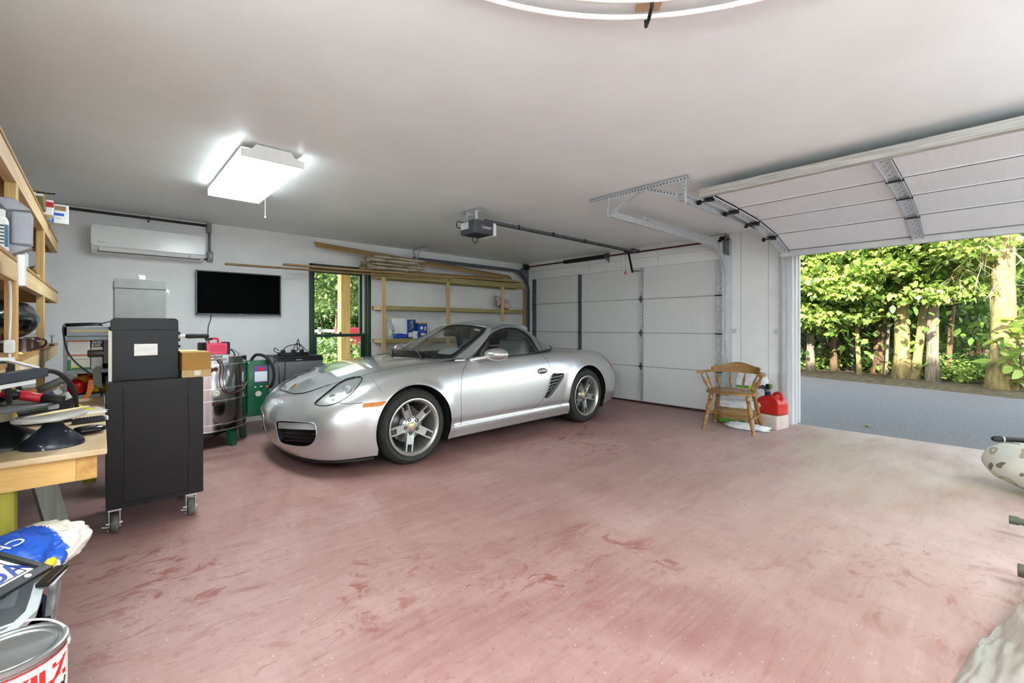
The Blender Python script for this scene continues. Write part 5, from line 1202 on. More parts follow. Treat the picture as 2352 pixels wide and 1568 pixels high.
tcp = n.new('ShaderNodeTexCoord'); vo = n.new('ShaderNodeTexVoronoi'); vo.inputs['Scale'].default_value = 24; vo.inputs['Randomness'].default_value = .35; L.new(tcp.outputs['Object'], vo.inputs[0])
cr = n.new('ShaderNodeValToRGB'); cr.color_ramp.interpolation = 'CONSTANT'; L.new(vo.outputs[0], cr.inputs[0])
cr.color_ramp.elements[0].color = rgb((60, 62, 70)); cr.color_ramp.elements[1].position = .22; cr.color_ramp.elements[1].color = rgb((228, 224, 222)); q = cr.color_ramp.elements.new(.5); q.color = rgb((176, 60, 62)); q = cr.color_ramp.elements.new(.60); q.color = rgb((230, 226, 224))
L.new(cr.outputs[0], n['Principled BSDF'].inputs['Base Color']); n['Principled BSDF'].inputs['Roughness'].default_value = .8
b.add(vs_, fs_, Tp); b.build('cushion', pm, cu, smooth=True)
b = MB(); b.tube([Tp @ Vector((x_, 0, z_)) for x_, z_ in ((-.208, -.10), (-.196, 0), (-.208, .10), (0, .10), (.208, .10), (.196, 0), (.208, -.10), (0, -.10))], .006, 6, closed=True); b.build('piping', mat('red_piping', (150, 26, 34), .7), cu, smooth=True)
# ---------------------------------------------------------------- small fridge
FX0, FX1, FY0, FZ = 1.576, 2.10, 5.85, .833
fr = thing('mini_fridge', 'grey mini fridge with black top standing below window', 'fridge', ((FX0 + FX1) / 2, 6.1, 0))
m_steel = mat('brushed_grey_steel', (128, 130, 134), .36, .5, var=.06, vs=4, stretch=(60, 60, 1)); m_fgrey = mat('fridge_side_grey', (134, 136, 142), .4, .3)
board('cabinet', FX0, FX1, FY0 + .065, WA - .03, .02, FZ - .02, m_fgrey, fr); board('top', FX0 - .004, FX1 + .004, FY0 + .02, WA - .03, FZ - .02, FZ + .004, m_black, fr)
fd = board('door', FX0, FX1, FY0, FY0 + .055, .06, FZ - .06, m_steel, fr); board('door_gasket', FX0 + .006, FX1 - .006, FY0 + .055, FY0 + .065, .06, FZ - .03, m_black, fr)
board('door_cap', FX0 - .002, FX1 + .002, FY0 - .006, FY0 + .06, FZ - .06, FZ - .022, m_black, fr); MB().box(FX0 + .2, FX0 + .27, FY0 - .0075, FY0 - .005, FZ - .046, FZ - .038).build('badge', m_acg, fr, world=True)
for x in (FX0 + .05, FX1 - .05): MB().cyl((x, FY0 + .1, 0), (x, FY0 + .1, .03), .018, n=10).build('foot', m_black, fr, world=True)
# power strip and cables on the fridge
ps = thing('power_strip', 'black power strip with tangled cables on mini fridge', 'power strip', (FX0 + .22, 6.02, FZ + .004))
MB().rbox((0, 0, .02), (.36, .06, .036), .008).build('strip', m_black, ps, smooth=35)
for x in (-.12, 0, .1): MB().rbox((x, 0, .055), (.05, .035, .035), .006).build('plug', m_black, ps, smooth=35)
def cable(name, pts, r=.005, m=m_black, parent=None, k=6): return MB().tube(catmull(pts, k), r, 6).build(name, m, parent, smooth=True)
cable('cable', [(.05, 0, .06), (.04, -.02, .16), (.06, 0, .20), (.08, .02, .10), (.03, .04, .03)], parent=ps)
cable('cable', [(-.12, 0, .07), (-.05, .03, .12), (.08, .04, .13), (.18, .02, .05), (.26, .0, .02)], parent=ps)
cable('cable', [(.0, 0, .07), (.06, .06, .15), (.12, .02, .10), (.08, -.04, .03), (.14, -.06, .01)], parent=ps)
cable('cable', [(-.18, 0, .02), (-.23, -.05, -.01), (-.25, -.10, -.08), (-.22, -.12, -.02), (-.18, -.04, .03)], parent=ps)
cable('cable', [(-.14, -.02, .06), (-.19, -.12, -.02), (-.22, -.19, -.2), (-.215, -.2, -.4), (-.25, -.2, -.6), (-.28, -.2, -.72)], parent=ps)
cable('cable', [(-.10, -.01, .06), (-.14, -.16, -.03), (-.16, -.2, -.25), (-.23, -.21, -.45), (-.24, -.21, -.68)], parent=ps)
cable('cable', [(-.16, .02, .06), (-.20, .05, .10), (-.17, .08, .04), (.1, .06, .02), (.24, .02, .015)], parent=ps)
# ---------------------------------------------------------------- kiln
KX, KY, KR = .766, 5.55, .40
kl = thing('pottery_kiln', 'polished steel drum kiln on green legs between black cart and car', 'kiln', (KX, KY, 0))
m_ss = mat('polished_stainless', (196, 194, 194), .13, 1, var=.05, vs=3, stretch=(1, 1, .1)); m_ss2 = mat('stainless_band', (226, 226, 228), .2, .9); m_kg = mat('kiln_green', (24, 92, 62), .3, var=.12, vs=12, coat=.3)
def ringz(z0, z1, r=KR): return [(r - .02, z0), (r, z0), (r, z1), (r - .02, z1)]
for z0, z1 in ((.176, .474), (.478, .826)): MB().lathe([(0, z0), (KR, z0), (KR, z1), (0, z1)], 48).build('drum_section', m_ss, kl, smooth=40)
MB().lathe([(0, .832), (KR + .004, .832), (KR + .004, .90), (0, .905)], 48).build('lid', m_ss, kl, smooth=40)
for z in (.828, .594, .476, .242, .18): MB().lathe([(KR, z - .006), (KR + .008, z - .005), (KR + .008, z + .005), (KR, z + .006)], 48, closed=True).build('band', m_ss2, kl, smooth=40)
b = MB(); b.lathe([(0, .14), (KR - .06, .14), (KR - .06, .178), (0, .178)], 32); b.build('stand', m_blackm, kl, smooth=40)
for a in (-55, 0, 60, 125, 180, 240):
    T = Matrix.Rotation(R(a), 4, 'Z'); b = MB()
    b.add([(KR - .06, -.045, .17), (KR - .01, -.045, .17), (KR - .01, .045, .17), (KR - .06, .045, .17), (KR - .05, -.025, 0), (KR + .01, -.025, 0), (KR + .01, .025, 0), (KR - .05, .025, 0)], [(0, 1, 2, 3), (7, 6, 5, 4), (0, 4, 5, 1), (1, 5, 6, 2), (2, 6, 7, 3), (3, 7, 4, 0)], T); b.build('leg', m_kg, kl)
def kpt(px, py):
    d = ray(px, py); o = Vector((0, 0, HC)); A = d.x ** 2 + d.y ** 2; B = -2 * (d.x * KX + d.y * KY); C_ = KX ** 2 + KY ** 2 - KR ** 2
    t = (-B - max(0, B * B - 4 * A * C_) ** .5) / (2 * A); p = o + d * t; return p - Vector((KX, KY, 0))
for px, py, r_ in ((495, 848, .014), (484, 850, .016), (496, 903, .022), (493, 928, .015)):
    p = kpt(px, py); nn = Vector((p.x, p.y, 0)).normalized()
    MB().lathe([(r_ * 1.5, 0), (r_ * 1.5, .006), (r_ * .7, .008), (r_ * .6, .0), (.0005, .001)], 16, p, nn).build('peep_hole', mat('ceramic_plug', (206, 198, 186), .6) if r_ > .02 else m_rust, kl, smooth=40)
p = kpt(516, 824); nn = Vector((p.x, p.y, 0)).normalized(); tg = Vector((-nn.y, nn.x, 0))
b = MB(); b.tube([p + tg * -.16 + nn * .01, p + tg * -.02 + nn * .02, p + nn * .02], .009, 8); b.prism([p + nn * .003 + tg * -.03 + UP * .04, p + nn * .003 + tg * .03 + UP * .04, p + nn * .003 + tg * .03 - UP * .04, p + nn * .003 + tg * -.03 - UP * .04], nn * .012); b.build('lid_latch', m_ss2, kl)
k1 = [kpt(486, 812) + Vector((0, -.02, .01)), kpt(498, 824) + Vector((0, -.03, 0)), kpt(509, 842) + Vector((0, -.02, 0)), kpt(507, 870) + Vector((0, -.02, 0)), kpt(513, 895) + Vector((0, -.02, 0)), kpt(530, 903) + Vector((0, -.02, 0)), kpt(553, 893) + Vector((.01, -.02, 0)), kpt(563, 875) + Vector((.02, -.02, 0))]
cable('thermocouple_wire', k1, .004, mat('copper_wire', (150, 92, 74), .5), kl); cable('cable', [p + Vector((.012, -.008, .0)) for p in k1[1:7]], .004, m_screw, kl)
# charger on the lid
ch = thing('battery_charger', 'pink-red battery charger with black ends on kiln lid', 'charger', (.86, 5.44, .908), R(18))
m_pink = mat('pink_red_panel', (212, 66, 96), .4)
MB().rbox((0, 0, .068), (.215, .12, .115), .012).build('case', m_pink, ch, smooth=35)
for x in (-.112, .112): MB().rbox((x, 0, .070), (.03, .135, .13), .014).build('end_cap', m_black, ch, smooth=35)
b = MB()
for i in range(5): b.box(-.07, .07, -.0615, -.060, .045 + i * .013, .048 + i * .013)
b.build('louvre_slot', mat('dark_pink', (150, 40, 66), .5), ch)
b = MB(); b.tube(catmull([(-.05, 0, .125), (-.045, 0, .165), (0, 0, .172), (.035, 0, .165), (.04, 0, .125)], 5), .010, 8); b.build('handle', mat('red_handle', (196, 44, 48), .4), ch, smooth=True); MB().rbox((-.05, 0, .168), (.07, .03, .022), .01).build('handle_grip', m_black, ch, smooth=35)
cable('cable', [(.11, 0, .05), (.18, 0, .04), (.23, .02, -.05), (.235, 0, -.25), (.24, 0, -.45), (.235, .0, -.62)], .006, m_black, ch)
cable('cable', [(.11, .02, .07), (.22, .03, .04), (.30, .02, -.05), (.33, 0, -.12)], .003, m_screw, ch)
# controller
cy = 5.44; a, c = ony(565, 829, cy), ony(612, 952, cy)
kc = thing('kiln_controller', 'green metal control box hanging beside the kiln', 'control box', ((a.x + c.x) / 2 + .02, cy, c.z))
hx, hz = (c.x - a.x) / 2 + .01, a.z - c.z
MB().rbox((0, .06, hz / 2), (2 * hx, .12, hz), .02).build('box', m_kg, kc, smooth=35)
lb = MB().box(-.04, hx - .02, -.0015, 0, hz * .60, hz * .90).build('label', mat('purple_label', (106, 60, 128), .45), kc)
MB().box(-.036, hx - .024, -.0022, -.0015, hz * .62, hz * .80).build('label_panel', mat('label_pale', (212, 216, 222), .5), lb)
MB().box(.0, hx - .055, -.0025, -.0015, hz * .815, hz * .865).build('display', mat('red_display', (190, 34, 30), .4), lb)
b = MB()
for i in range(5): b.box(-.032, hx - .028, -.0026, -.002, hz * (.64 + .03 * i), hz * (.643 + .03 * i))
b.build('print', m_acg, lb)
for x, m, r_ in ((-.03, m_ss2, .008), (.025, m_ss2, .012), (.085, mat('orange_button', (214, 96, 52), .4), .012)): MB().lathe([(r_, 0), (r_, -.012), (0.0005, -.014)][::-1], 12, (x, -.0, hz * .52), (0, 1, 0)).build('knob', m, kc, smooth=40)
MB().lathe([(.03, -.001), (.03, .0015), (.0005, .0016)], 24, (.0, 0, hz * .40), (0, -1, 0)).build('badge', mat('cream_badge', (206, 186, 170), .5), kc); 
b = MB()
for sx__ in (-1, 1):
    for z in (.03, .97): b.cyl((sx__ * (hx - .012), 0, hz * z), (sx__ * (hx - .012), -.003, hz * z), .006, n=8)
b.build('screw', m_ss2, kc)
MB().tube(catmull([(-.07, .05, hz - .02), (-.02, .02, hz + .06), (.06, -.03, hz + .04), (.12, -.06, hz - .06), (.14, -.05, hz - .18), (.125, -.03, hz - .27), (.12, .02, hz - .30)], 6), .016, 8).build('black_hose', m_dark, kc, smooth=True)
# ================================================================ BY THE DOORS
# --- captain's chair
m_oak = mat('honey_oak', (156, 118, 62), .35, c2=(122, 84, 36), vs=2.0, stretch=(14, 2, 14), coat=.2)
c1_, c2_ = onz(1612, 984), onz(1725, 1000); mid = (c1_ + c2_) / 2; dv = (c2_ - c1_); yawc = math.atan2(dv.y, dv.x) + math.pi / 2   # chair's front is local -x
cc = thing('captains_chair', 'low-backed oak captain\'s chair with turned spindles and legs', 'chair', (mid.x + .20, mid.y, 0), yawc)
hw = .235
def turned(p0, p1, prof, name, parent, n_=12, m=m_oak):
    p0, p1 = Vector(p0), Vector(p1); d = p1 - p0; L_ = d.length
    return MB().lathe([(r_, t * L_) for t, r_ in prof], n_, p0, d).build(name, m, parent, smooth=35)
legp = [(0, .012), (.0, .020), (.06, .024), (.10, .015), (.115, .022), (.14, .020), (.30, .026), (.40, .025), (.42, .019), (.44, .026), (.46, .019), (.62, .029), (.78, .020), (.82, .028), (.85, .018), (.87, .026), (.92, .027), (1, .018), (1, .0)]
SZ = .425
for sx__, sy__ in ((-1, 1), (-1, -1), (1, 1), (1, -1)):
    turned((sx__ * .215 + (-.0 if sx__ < 0 else .02), sy__ * (hw + .03), 0), (sx__ * .15, sy__ * (hw - .045), SZ), legp, 'leg', cc)
st = [(0, .009), (.1, .010), (.3, .013), (.5, .018), (.7, .013), (.9, .010), (1, .009)]
for sy__ in (-1, 1): turned((-.195, sy__ * (hw + .008), .17), (.205, sy__ * (hw + .008), .17), st, 'stretcher', cc)
turned((0, -hw - .005, .17), (0, hw + .005, .17), st, 'stretcher', cc)
# seat: rounded saddle
b = MB(); N = 28; vs_ = []
def seat_r(t):
    c_, s_ = math.cos(t), math.sin(t); k = (abs(c_) ** 3.2 + abs(s_) ** 3.2) ** (-1 / 3.2); return .225 * k * c_, .265 * k * s_ * (1 - .05 * c_)
rings = [(1.0, SZ + .004), (1.0, SZ + .026), (.93, SZ + .036), (.6, SZ + .022), (.25, SZ + .02)]
for k_, z_ in rings:
    for i in range(N): x_, y_ = seat_r(2 * math.pi * i / N); vs_.append((x_ * k_, y_ * k_, z_ + (.010 * math.cos(2 * math.pi * i / N * 2) if k_ == .6 else 0)))
fs_ = [(j * N + i, j * N + (i + 1) % N, (j + 1) * N + (i + 1) % N, (j + 1) * N + i) for j in range(len(rings) - 1) for i in range(N)] + [tuple(reversed(range(N))), tuple(range((len(rings) - 1) * N, len(rings) * N))]
b.add(vs_, fs_); b.build('seat', m_oak, cc, smooth=40)
# arm rail: bent horseshoe, and the crest over it
AZ = .66
hs = catmull([(-.20, .315, AZ), (-.08, .325, AZ), (.06, .305, AZ), (.17, .23, AZ), (.235, .11, AZ), (.25, 0, AZ), (.235, -.11, AZ), (.17, -.23, AZ), (.06, -.305, AZ), (-.08, -.325, AZ), (-.20, -.315, AZ)], 5)
b = MB(); n_ = len(hs); vs_ = []
for i, p in enumerate(hs):
    t = (hs[min(i + 1, n_ - 1)] - hs[max(0, i - 1)]).normalized(); s_ = Vector((-t.y, t.x, 0)); wv = .030 if 6 < i < n_ - 7 else .042
    for a_, z_ in ((-wv, -.012), (wv, -.012), (wv, .010), (wv * .8, .014), (-wv * .8, .014), (-wv, .010)): vs_.append(p + s_ * a_ * .8 + UP * z_)
fs_ = [(i * 6 + j, i * 6 + (j + 1) % 6, (i + 1) * 6 + (j + 1) % 6, (i + 1) * 6 + j) for i in range(n_ - 1) for j in range(6)] + [tuple(range(6)), tuple(range((n_ - 1) * 6, n_ * 6))]
b.add(vs_, fs_); b.build('arm_rail', m_oak, cc, smooth=40)
b = MB(); vs_ = []; cs = [i for i in range(n_) if hs[i].x > .13]
for i in cs:
    p = hs[i]; f_ = abs(p.y) / .26; top = AZ + .014 + .052 + .045 * max(0, math.cos(min(1, f_ * 1.25) * math.pi / 2)) ** 1.5 - (.02 if f_ > .95 else 0); nn = Vector((p.x, p.y * .6, 0)).normalized()
    for q_, z_ in ((-.014, AZ + .012), (.014, AZ + .012), (.018, top), (-.002, top)): vs_.append(p + nn * q_ + Vector((.012 * (z_ > AZ + .02), 0, z_ - AZ)))
k = len(cs); fs_ = [(i * 4 + j, i * 4 + (j + 1) % 4, (i + 1) * 4 + (j + 1) % 4, (i + 1) * 4 + j) for i in range(k - 1) for j in range(4)] + [(0, 1, 2, 3), ((k - 1) * 4, (k - 1) * 4 + 1, (k - 1) * 4 + 2, (k - 1) * 4 + 3)]
b.add(vs_, fs_); b.build('crest_rail', m_oak, cc, smooth=30)
spp = [(0, .008), (.08, .012), (.11, .010), (.13, .014), (.16, .010), (.3, .014), (.5, .018), (.62, .016), (.68, .010), (.72, .013), (.76, .010), (.9, .009), (1, .008)]
for x1_, y1_ in ((-.13, .32), (.03, .31), (.165, .235), (.24, .085), (.24, -.085), (.165, -.235), (.03, -.31), (-.13, -.32)):
    p1_ = Vector((x1_, y1_, 0)); turned((x1_ * .74 + .01, y1_ * .72, SZ + .03), (p1_.x, p1_.y, AZ - .01), spp, 'back_spindle', cc, 10)
# --- bags by the pier
m_bag = mat('white_plastic_bag', (244, 245, 246), .16, var=.10, vs=14, bump=.9, bs=12); m_kraft = mat('kraft_paper', (176, 140, 96), .75, var=.2, vs=10, bump=.4, bs=8); m_gr = mat('green_print', (66, 140, 40), .5)
def bag(name, label, cat, c_, dims, seed, m, amp=.10, rot=0, tilt=0):
    b = MB(); n1, n2 = 22, 16; b.ball((0, 0, 0), 1, n1, n2)
    for i, p in enumerate(b.v):
        q = Vector([math.copysign(abs(t) ** .55, t) for t in p]); q = q / max(1e-6, max(abs(t) for t in q)) * max(abs(t) for t in p) ** .4 if False else q
        k_ = 1 + amp * noise.noise(p * 2.4 + Vector((seed * 3, seed, 0))) + amp * .5 * noise.noise(p * 6 + Vector((0, seed * 5, 0))); q = q * k_
        b.v[i] = Vector((q.x * dims[0] / 2, q.y * dims[1] / 2, q.z * dims[2] / 2))
    mz = min(p.z for p in b.v); 
    for p in b.v: p.z -= mz
    t = thing(name, label, cat, c_, rot); o = b.build('bag', m, t, smooth=True)
    if tilt: o.rotation_euler = (0, tilt, 0)
    return t
p = onz(1742, 958); xw = WB - .06
ub = bag('soil_bag', 'white plastic bag with green label standing upright against pier', 'bag', (WB - .115, onx(1727, 900, WB - .11).y, 0), (.11, .40, .64), 2, m_bag, .09)
yb = 0
lbm = MB().box(-.062, -.058, .02, .165, .38, .45).build('label_band', m_gr, ub); MB().box(-.062, -.058, -.035, .015, .39, .46).build('label_corner', mat('lime_yellow', (190, 196, 40), .5), ub)
Tt = frame(Vector((-.0625, .155, .335)), (0, -1, 0), (0, 0, 1)); text('lettering', 'Organic', .05, m_screw, Tt, ub, shear=.2); text('lettering', 'Premium', .035, m_wp, frame(Vector((-.0625, .155, .405)), (0, -1, 0), (0, 0, 1)), ub)
b = MB()
for i in range(3): b.box(-.0625, -.060, .05, .15 - i * .02, .29 - i * .03, .297 - i * .03)
b.build('print', m_screw, ub)
lyx, lyy = 5.86, onx(1695, 960, 5.85).y
g1_ = bag('kraft_sack', 'brown paper sack lying flat beneath white bag', 'sack', (lyx, lyy, 0), (.42, .50, .20), 5, m_kraft, .07); MB().box(-.215, -.20, -.16, .14, .03, .07).build('label_band', m_gr, g1_)
g2_ = bag('plastic_sack', 'crumpled white plastic sack draped over brown paper sack', 'sack', (lyx + .05, lyy + .02, .175), (.40, .54, .13), 7, m_bag, .16)
b = lump((0, 0, 0), (.10, .16, .13), 11, .3, 2.0, fold=.2, flat=-.12); o = b.build('crumpled_plastic', mat('clear_film', (214, 216, 224), .2, trans=.35, ior=1.1, var=.1, vs=8, bump=.6, bs=10), smooth=True); q = onz(1662, 968); o.location = (q.x + .18, q.y, .125); tag(o, 'wad of clear plastic film on floor behind chair', 'plastic film')
b = lump((0, 0, 0), (.07, .24, .04), 13, .5, 3.4, fold=.5, flat=-.02); o = b.build('plastic_flap', m_bag, smooth=True); q = onz(1715, 988); o.location = (q.x + .06, q.y + .05, .025); tag(o, 'white plastic flap spread on floor under the sacks', 'plastic film')
# --- stone block and petrol can
q1, q2 = onz(1745, 968), onz(1783, 985); bk = thing('stone_block', 'pale pinkish concrete block under red petrol can', 'block', (5.90, 1.815, 0), R(-12))
b = MB(); b.box(-.13, .13, -.145, .145, 0, .16); o = b.build('block', mat('pale_stone', (214, 194, 182), .8, var=.12, vs=7, bump=.4, bs=14), bk, bevel=.012)
gc = thing('petrol_can', 'red plastic petrol can with black spout on stone block', 'petrol can', (5.90, 1.80, .165), R(-20))
m_redp = mat('red_plastic', (206, 40, 30), .4, var=.12, vs=5)
b = MB(); pr_ = [(-.13, 0), (.13, 0), (.14, .02), (.14, .13), (.12, .175), (.06, .205), (-.06, .225), (-.12, .185), (-.14, .13), (-.14, .02)]
b.prism([(.0 + .085, y_, z_) for y_, z_ in pr_], (-.17, 0, 0)); b.build('tank', m_redp, gc, bevel=.014)
b = MB(); b.tube(catmull([(0, -.12, .17), (0, -.125, .225), (0, -.08, .255), (0, -.03, .235), (0, -.02, .21)], 5), .016, 8); b.build('handle', m_redp, gc, smooth=True)
b = MB(); b.cyl((0, .055, .20), (0, .055, .245), .034, n=16); b.build('spout_cap', m_black, gc, smooth=40)
b = MB(); b.tube(catmull([(0, .055, .245), (0, .075, .285), (0, .13, .30), (0, .20, .285), (0, .225, .28)], 5), [.03] * 6 + [.026] * 5 + [.018] * 5 + [.013] * 5, 10); b.build('spout', mat('spout_grey', (72, 74, 78), .4), gc, smooth=True)
b = MB(); b.rbox((0, .045, .315), (.05, .05, .06), .012); b.build('spout_trigger', m_black, gc, smooth=35); b = MB(); b.rbox((0, .0, .325), (.03, .05, .035), .008); b.build('trigger_button', mat('green_plastic', (120, 176, 96), .5), gc, smooth=35)
# ================================================================ RIGHT EDGE
m_camo = bpy.data.materials.new('camouflage_cloth'); m_camo.use_nodes = True; n = m_camo.node_tree.nodes; L = m_camo.node_tree.links
tcp = n.new('ShaderNodeTexCoord'); q1 = n.new('ShaderNodeTexNoise'); q1.inputs['Scale'].default_value = 7; q1.inputs['Detail'].default_value = 1.5; L.new(tcp.outputs['Object'], q1.inputs[0])
cr = n.new('ShaderNodeValToRGB'); cr.color_ramp.interpolation = 'CONSTANT'; L.new(q1.outputs[0], cr.inputs[0]); cr.color_ramp.elements[0].color = rgb((112, 104, 90)); cr.color_ramp.elements[1].position = .40; cr.color_ramp.elements[1].color = rgb((196, 192, 178)); q = cr.color_ramp.elements.new(.60); q.color = rgb((156, 146, 124)); q = cr.color_ramp.elements.new(.67); q.color = rgb((186, 188, 160))
L.new(cr.outputs[0], n['Principled BSDF'].inputs['Base Color']); n['Principled BSDF'].inputs['Roughness'].default_value = .8
q2 = n.new('ShaderNodeTexNoise'); q2.inputs['Scale'].default_value = 9; L.new(tcp.outputs['Object'], q2.inputs[0]); bp = n.new('ShaderNodeBump'); bp.inputs['Strength'].default_value = .5; L.new(q2.outputs[0], bp.inputs['Height']); L.new(bp.outputs[0], n['Principled BSDF'].inputs['Normal'])
cb = onz(2300, 1130); fc = thing('folding_camp_chair', 'folded camouflage camp chair lying on floor at right edge', 'camp chair', (cb.x + .12, cb.y - .42, 0), R(-4))
b = lump((0, 0, .20), (.28, .50, .20), 4, .10, 1.6, n=40, m=24, flat=.004, fold=.05); b.build('padded_seat', m_camo, fc, smooth=True)
pz = .44; p0_ = onz(2277, 1007, pz); p1_ = onz(2400, 1014, pz); Mi = pmat(fc).inverted(); a_, c_ = Mi @ p0_, Mi @ p1_; dd = (c_ - a_).normalized()
MB().cyl(a_ + dd * .05, a_ + dd * .55, .0165, n=14).build('arm_tube', m_blackm, fc, smooth=40); MB().lathe([(.0005, 0), (.012, .004), (.019, .018), (.021, .04), (.0195, .058), (.0005, .06)], 16, a_, dd).build('rubber_tip', m_dark, fc, smooth=40); MB().cyl(a_ + dd * .058, a_ + dd * .066, .0185, n=14).build('tip_ring', m_acg, fc)
m_oliv = mat('olive_plastic', (74, 76, 62), .5)
for px, py, rr_, zz in ((2318, 1192, .024, .10), (2338, 1308, .03, .07)):
    q = Mi @ onz(px, py, zz); e_ = Vector((.12, -1, -.02)).normalized()
    b = MB(); b.lathe([(rr_, 0), (rr_, .035), (rr_ * .8, .04), (rr_ * .8, .06), (rr_ * .92, .062), (rr_ * .92, .3)], 14, q, e_); b.build('foot_socket', m_oliv, fc, smooth=35); MB().cyl(q + e_ * .25, q + e_ * .7, rr_ * .75, n=12).build('leg_tube', m_blackm, fc, smooth=40)
MB().cyl((.0, -.45, .02), (-.55, -.5, .05), .014, n=10).build('leg_tube', m_blackm, fc, smooth=40)
MB().cyl((.0, -.5, .0), tuple((Mi @ onz(2400, 1014, pz)) + dd * .1), .014, n=10).build('arm_post', m_blackm, fc, smooth=40)
# translucent plastic sheet heap at the lower right
m_film = mat('translucent_sheet', (214, 216, 206), .25, trans=.72, ior=1.08, bump=.5, bs=7, alpha=1)
ps_ = onz(2345, 1500); b = MB(); N = 34; vs_ = []
q0, q1, q2_, q3 = onz(2150, 1640), onz(2230, 1500), onz(2420, 1330), onz(2520, 1640)
for i in range(N + 1):
    for j in range(N + 1):
        u, v_ = i / N, j / N; p = (q0 * (1 - u) + q3 * u) * (1 - v_) + (q1 * (1 - u) + q2_ * u) * v_
        edge_ = min(1, 6 * min(u, 1 - u, v_, 1 - v_)); h_ = .005 + edge_ * (.02 + .26 * max(0, (u - .35)) ** .8 * (.6 + .5 * abs(noise.noise(Vector((u * 5, v_ * 5, 1))))) + .05 * abs(noise.noise(Vector((u * 9, v_ * 4, 7)))))
        vs_.append((p.x, p.y, h_))
b.add(vs_, [(i * (N + 1) + j, (i + 1) * (N + 1) + j, (i + 1) * (N + 1) + j + 1, i * (N + 1) + j + 1) for i in range(N) for j in range(N)])
o = b.build('plastic_sheet', m_film, smooth=True); tag(o, 'crumpled translucent plastic sheet on floor at lower right corner', 'plastic sheet')
# ================================================================ LEFT SIDE: BENCH, SHELVES, CART
BX1, BY0, BY1, BZ = .02, 2.27, 4.9, .75
m_ply = mat('bench_plywood', (206, 182, 148), .6, c2=(180, 150, 112), vs=1.6, stretch=(3, 1, 3)); m_apron = wood('apron_pine_x', (212, 170, 104), (196, 148, 82), 0); m_gleg = wood('green_yellow_post_z', (176, 170, 62), (146, 132, 40), 2); m_gryleg = wood('grey_leg_z', (146, 148, 134), (112, 114, 102), 2)
wb = thing('workbench', 'wooden workbench covered in tools beside black cart', 'workbench', (-.45, 3.5, 0))
MB().box(-.97, BX1, BY0, BY1, BZ - .022, BZ).build('bench_top', m_ply, wb, world=True, bevel=.004)
MB().box(-.95, BX1 - .085, BY0 + .03, BY0 + .068, BZ - .112, BZ - .022).build('apron', m_apron, wb, world=True, bevel=.002)
MB().box(BX1 - .085, BX1 - .028, BY0 + .028, BY1 - .05, BZ - .112, BZ - .022).build('side_rail', wood('rail_pine_y', (196, 150, 84), (160, 112, 56), 1), wb, world=True, bevel=.002)
MB().box(-.33, -.222, BY0 + .07, BY0 + .16, 0, BZ - .022).build('leg', m_gleg, wb, world=True, bevel=.003); MB().box(-.95, -.86, BY0 + .07, BY0 + .16, 0, BZ - .022).build('leg', m_gleg, wb, world=True, bevel=.003)
lf = onz(144, 1253); MB().bar((lf.x, lf.y, 0.0), (lf.x - .14, lf.y - .02, BZ - .022), .05, .09, R(12)).build('slanted_leg', m_gryleg, wb, world=True)
MB().bar((lf.x - .62, lf.y, 0.0), (lf.x - .50, lf.y - .02, BZ - .022), .05, .09).build('slanted_leg', m_gryleg, wb, world=True)
for x in (-.93, -.10): MB().box(x, x + .08, BY1 - .16, BY1 - .08, 0, BZ - .022).build('leg', m_gleg, wb, world=True)
# --- shelves standing on the bench
SF = -.273; sy0, sy1 = 1.55, 5.57
m_2x4 = wood('pale_pine_y', (226, 198, 152), (202, 166, 114), 1); m_2x4z = wood('pale_pine_z', (214, 178, 116), (186, 144, 84), 2); m_2x4x = wood('shelf_board_x', (186, 146, 92), (154, 112, 62), 0)
ls = thing('wooden_shelves', 'rough pine shelves with three levels along left wall over bench', 'shelves', (-.6, 3.6, BZ))
for zt in (1.935, 1.497, 1.05):
    ye = sy1 if zt > 1.1 else sy1 - .02
    MB().box(SF - .038, SF, sy0, ye, zt - .089, zt).build('front_rail', m_2x4, ls, world=True, bevel=.002); MB().box(-.93, -.892, sy0, ye, zt - .089, zt).build('back_rail', m_2x4, ls, world=True)
    k = 0; y = sy0 + .02
    while y < ye - .1: MB().box(-.93, SF - .038, y, y + .038, zt - .089, zt - .004).build('joist', m_2x4x, ls, world=True); y += .42
    MB().box(-.892, SF - .038, ye - .038, ye, zt - .089, zt - .004).build('joist', m_2x4x, ls, world=True)
    y = sy0
    while y < ye - .05: MB().box(-.93, SF + .004, y + .002, min(ye, y + .285) - .002, zt - .003, zt + .012).build('deck_board', m_2x4x, ls, world=True); y += .285
for y in (2.95, 4.28, 5.47 - .09):
    hb = 1.05 if y > 5 else 1.935
    if y < 5: MB().box(SF - .037, SF - .001, y, y + .089, BZ, 1.846).build('post', m_2x4z, ls, world=True, bevel=.002); MB().box(-.968, -.93, y, y + .089, BZ, 1.935).build('post', m_2x4z, ls, world=True)
nb = MB(); nb.cyl((SF + .03, onx(63, 442, SF).y, 1.90), (SF + .10, onx(63, 442, SF).y, 1.905), .004, n=6); nb.build('nail', m_screw, ls, world=True)
def on_shelf(px, z, x): # place at the given x whose image column is px
    d = ray(px, 700); return x * d.y / d.x
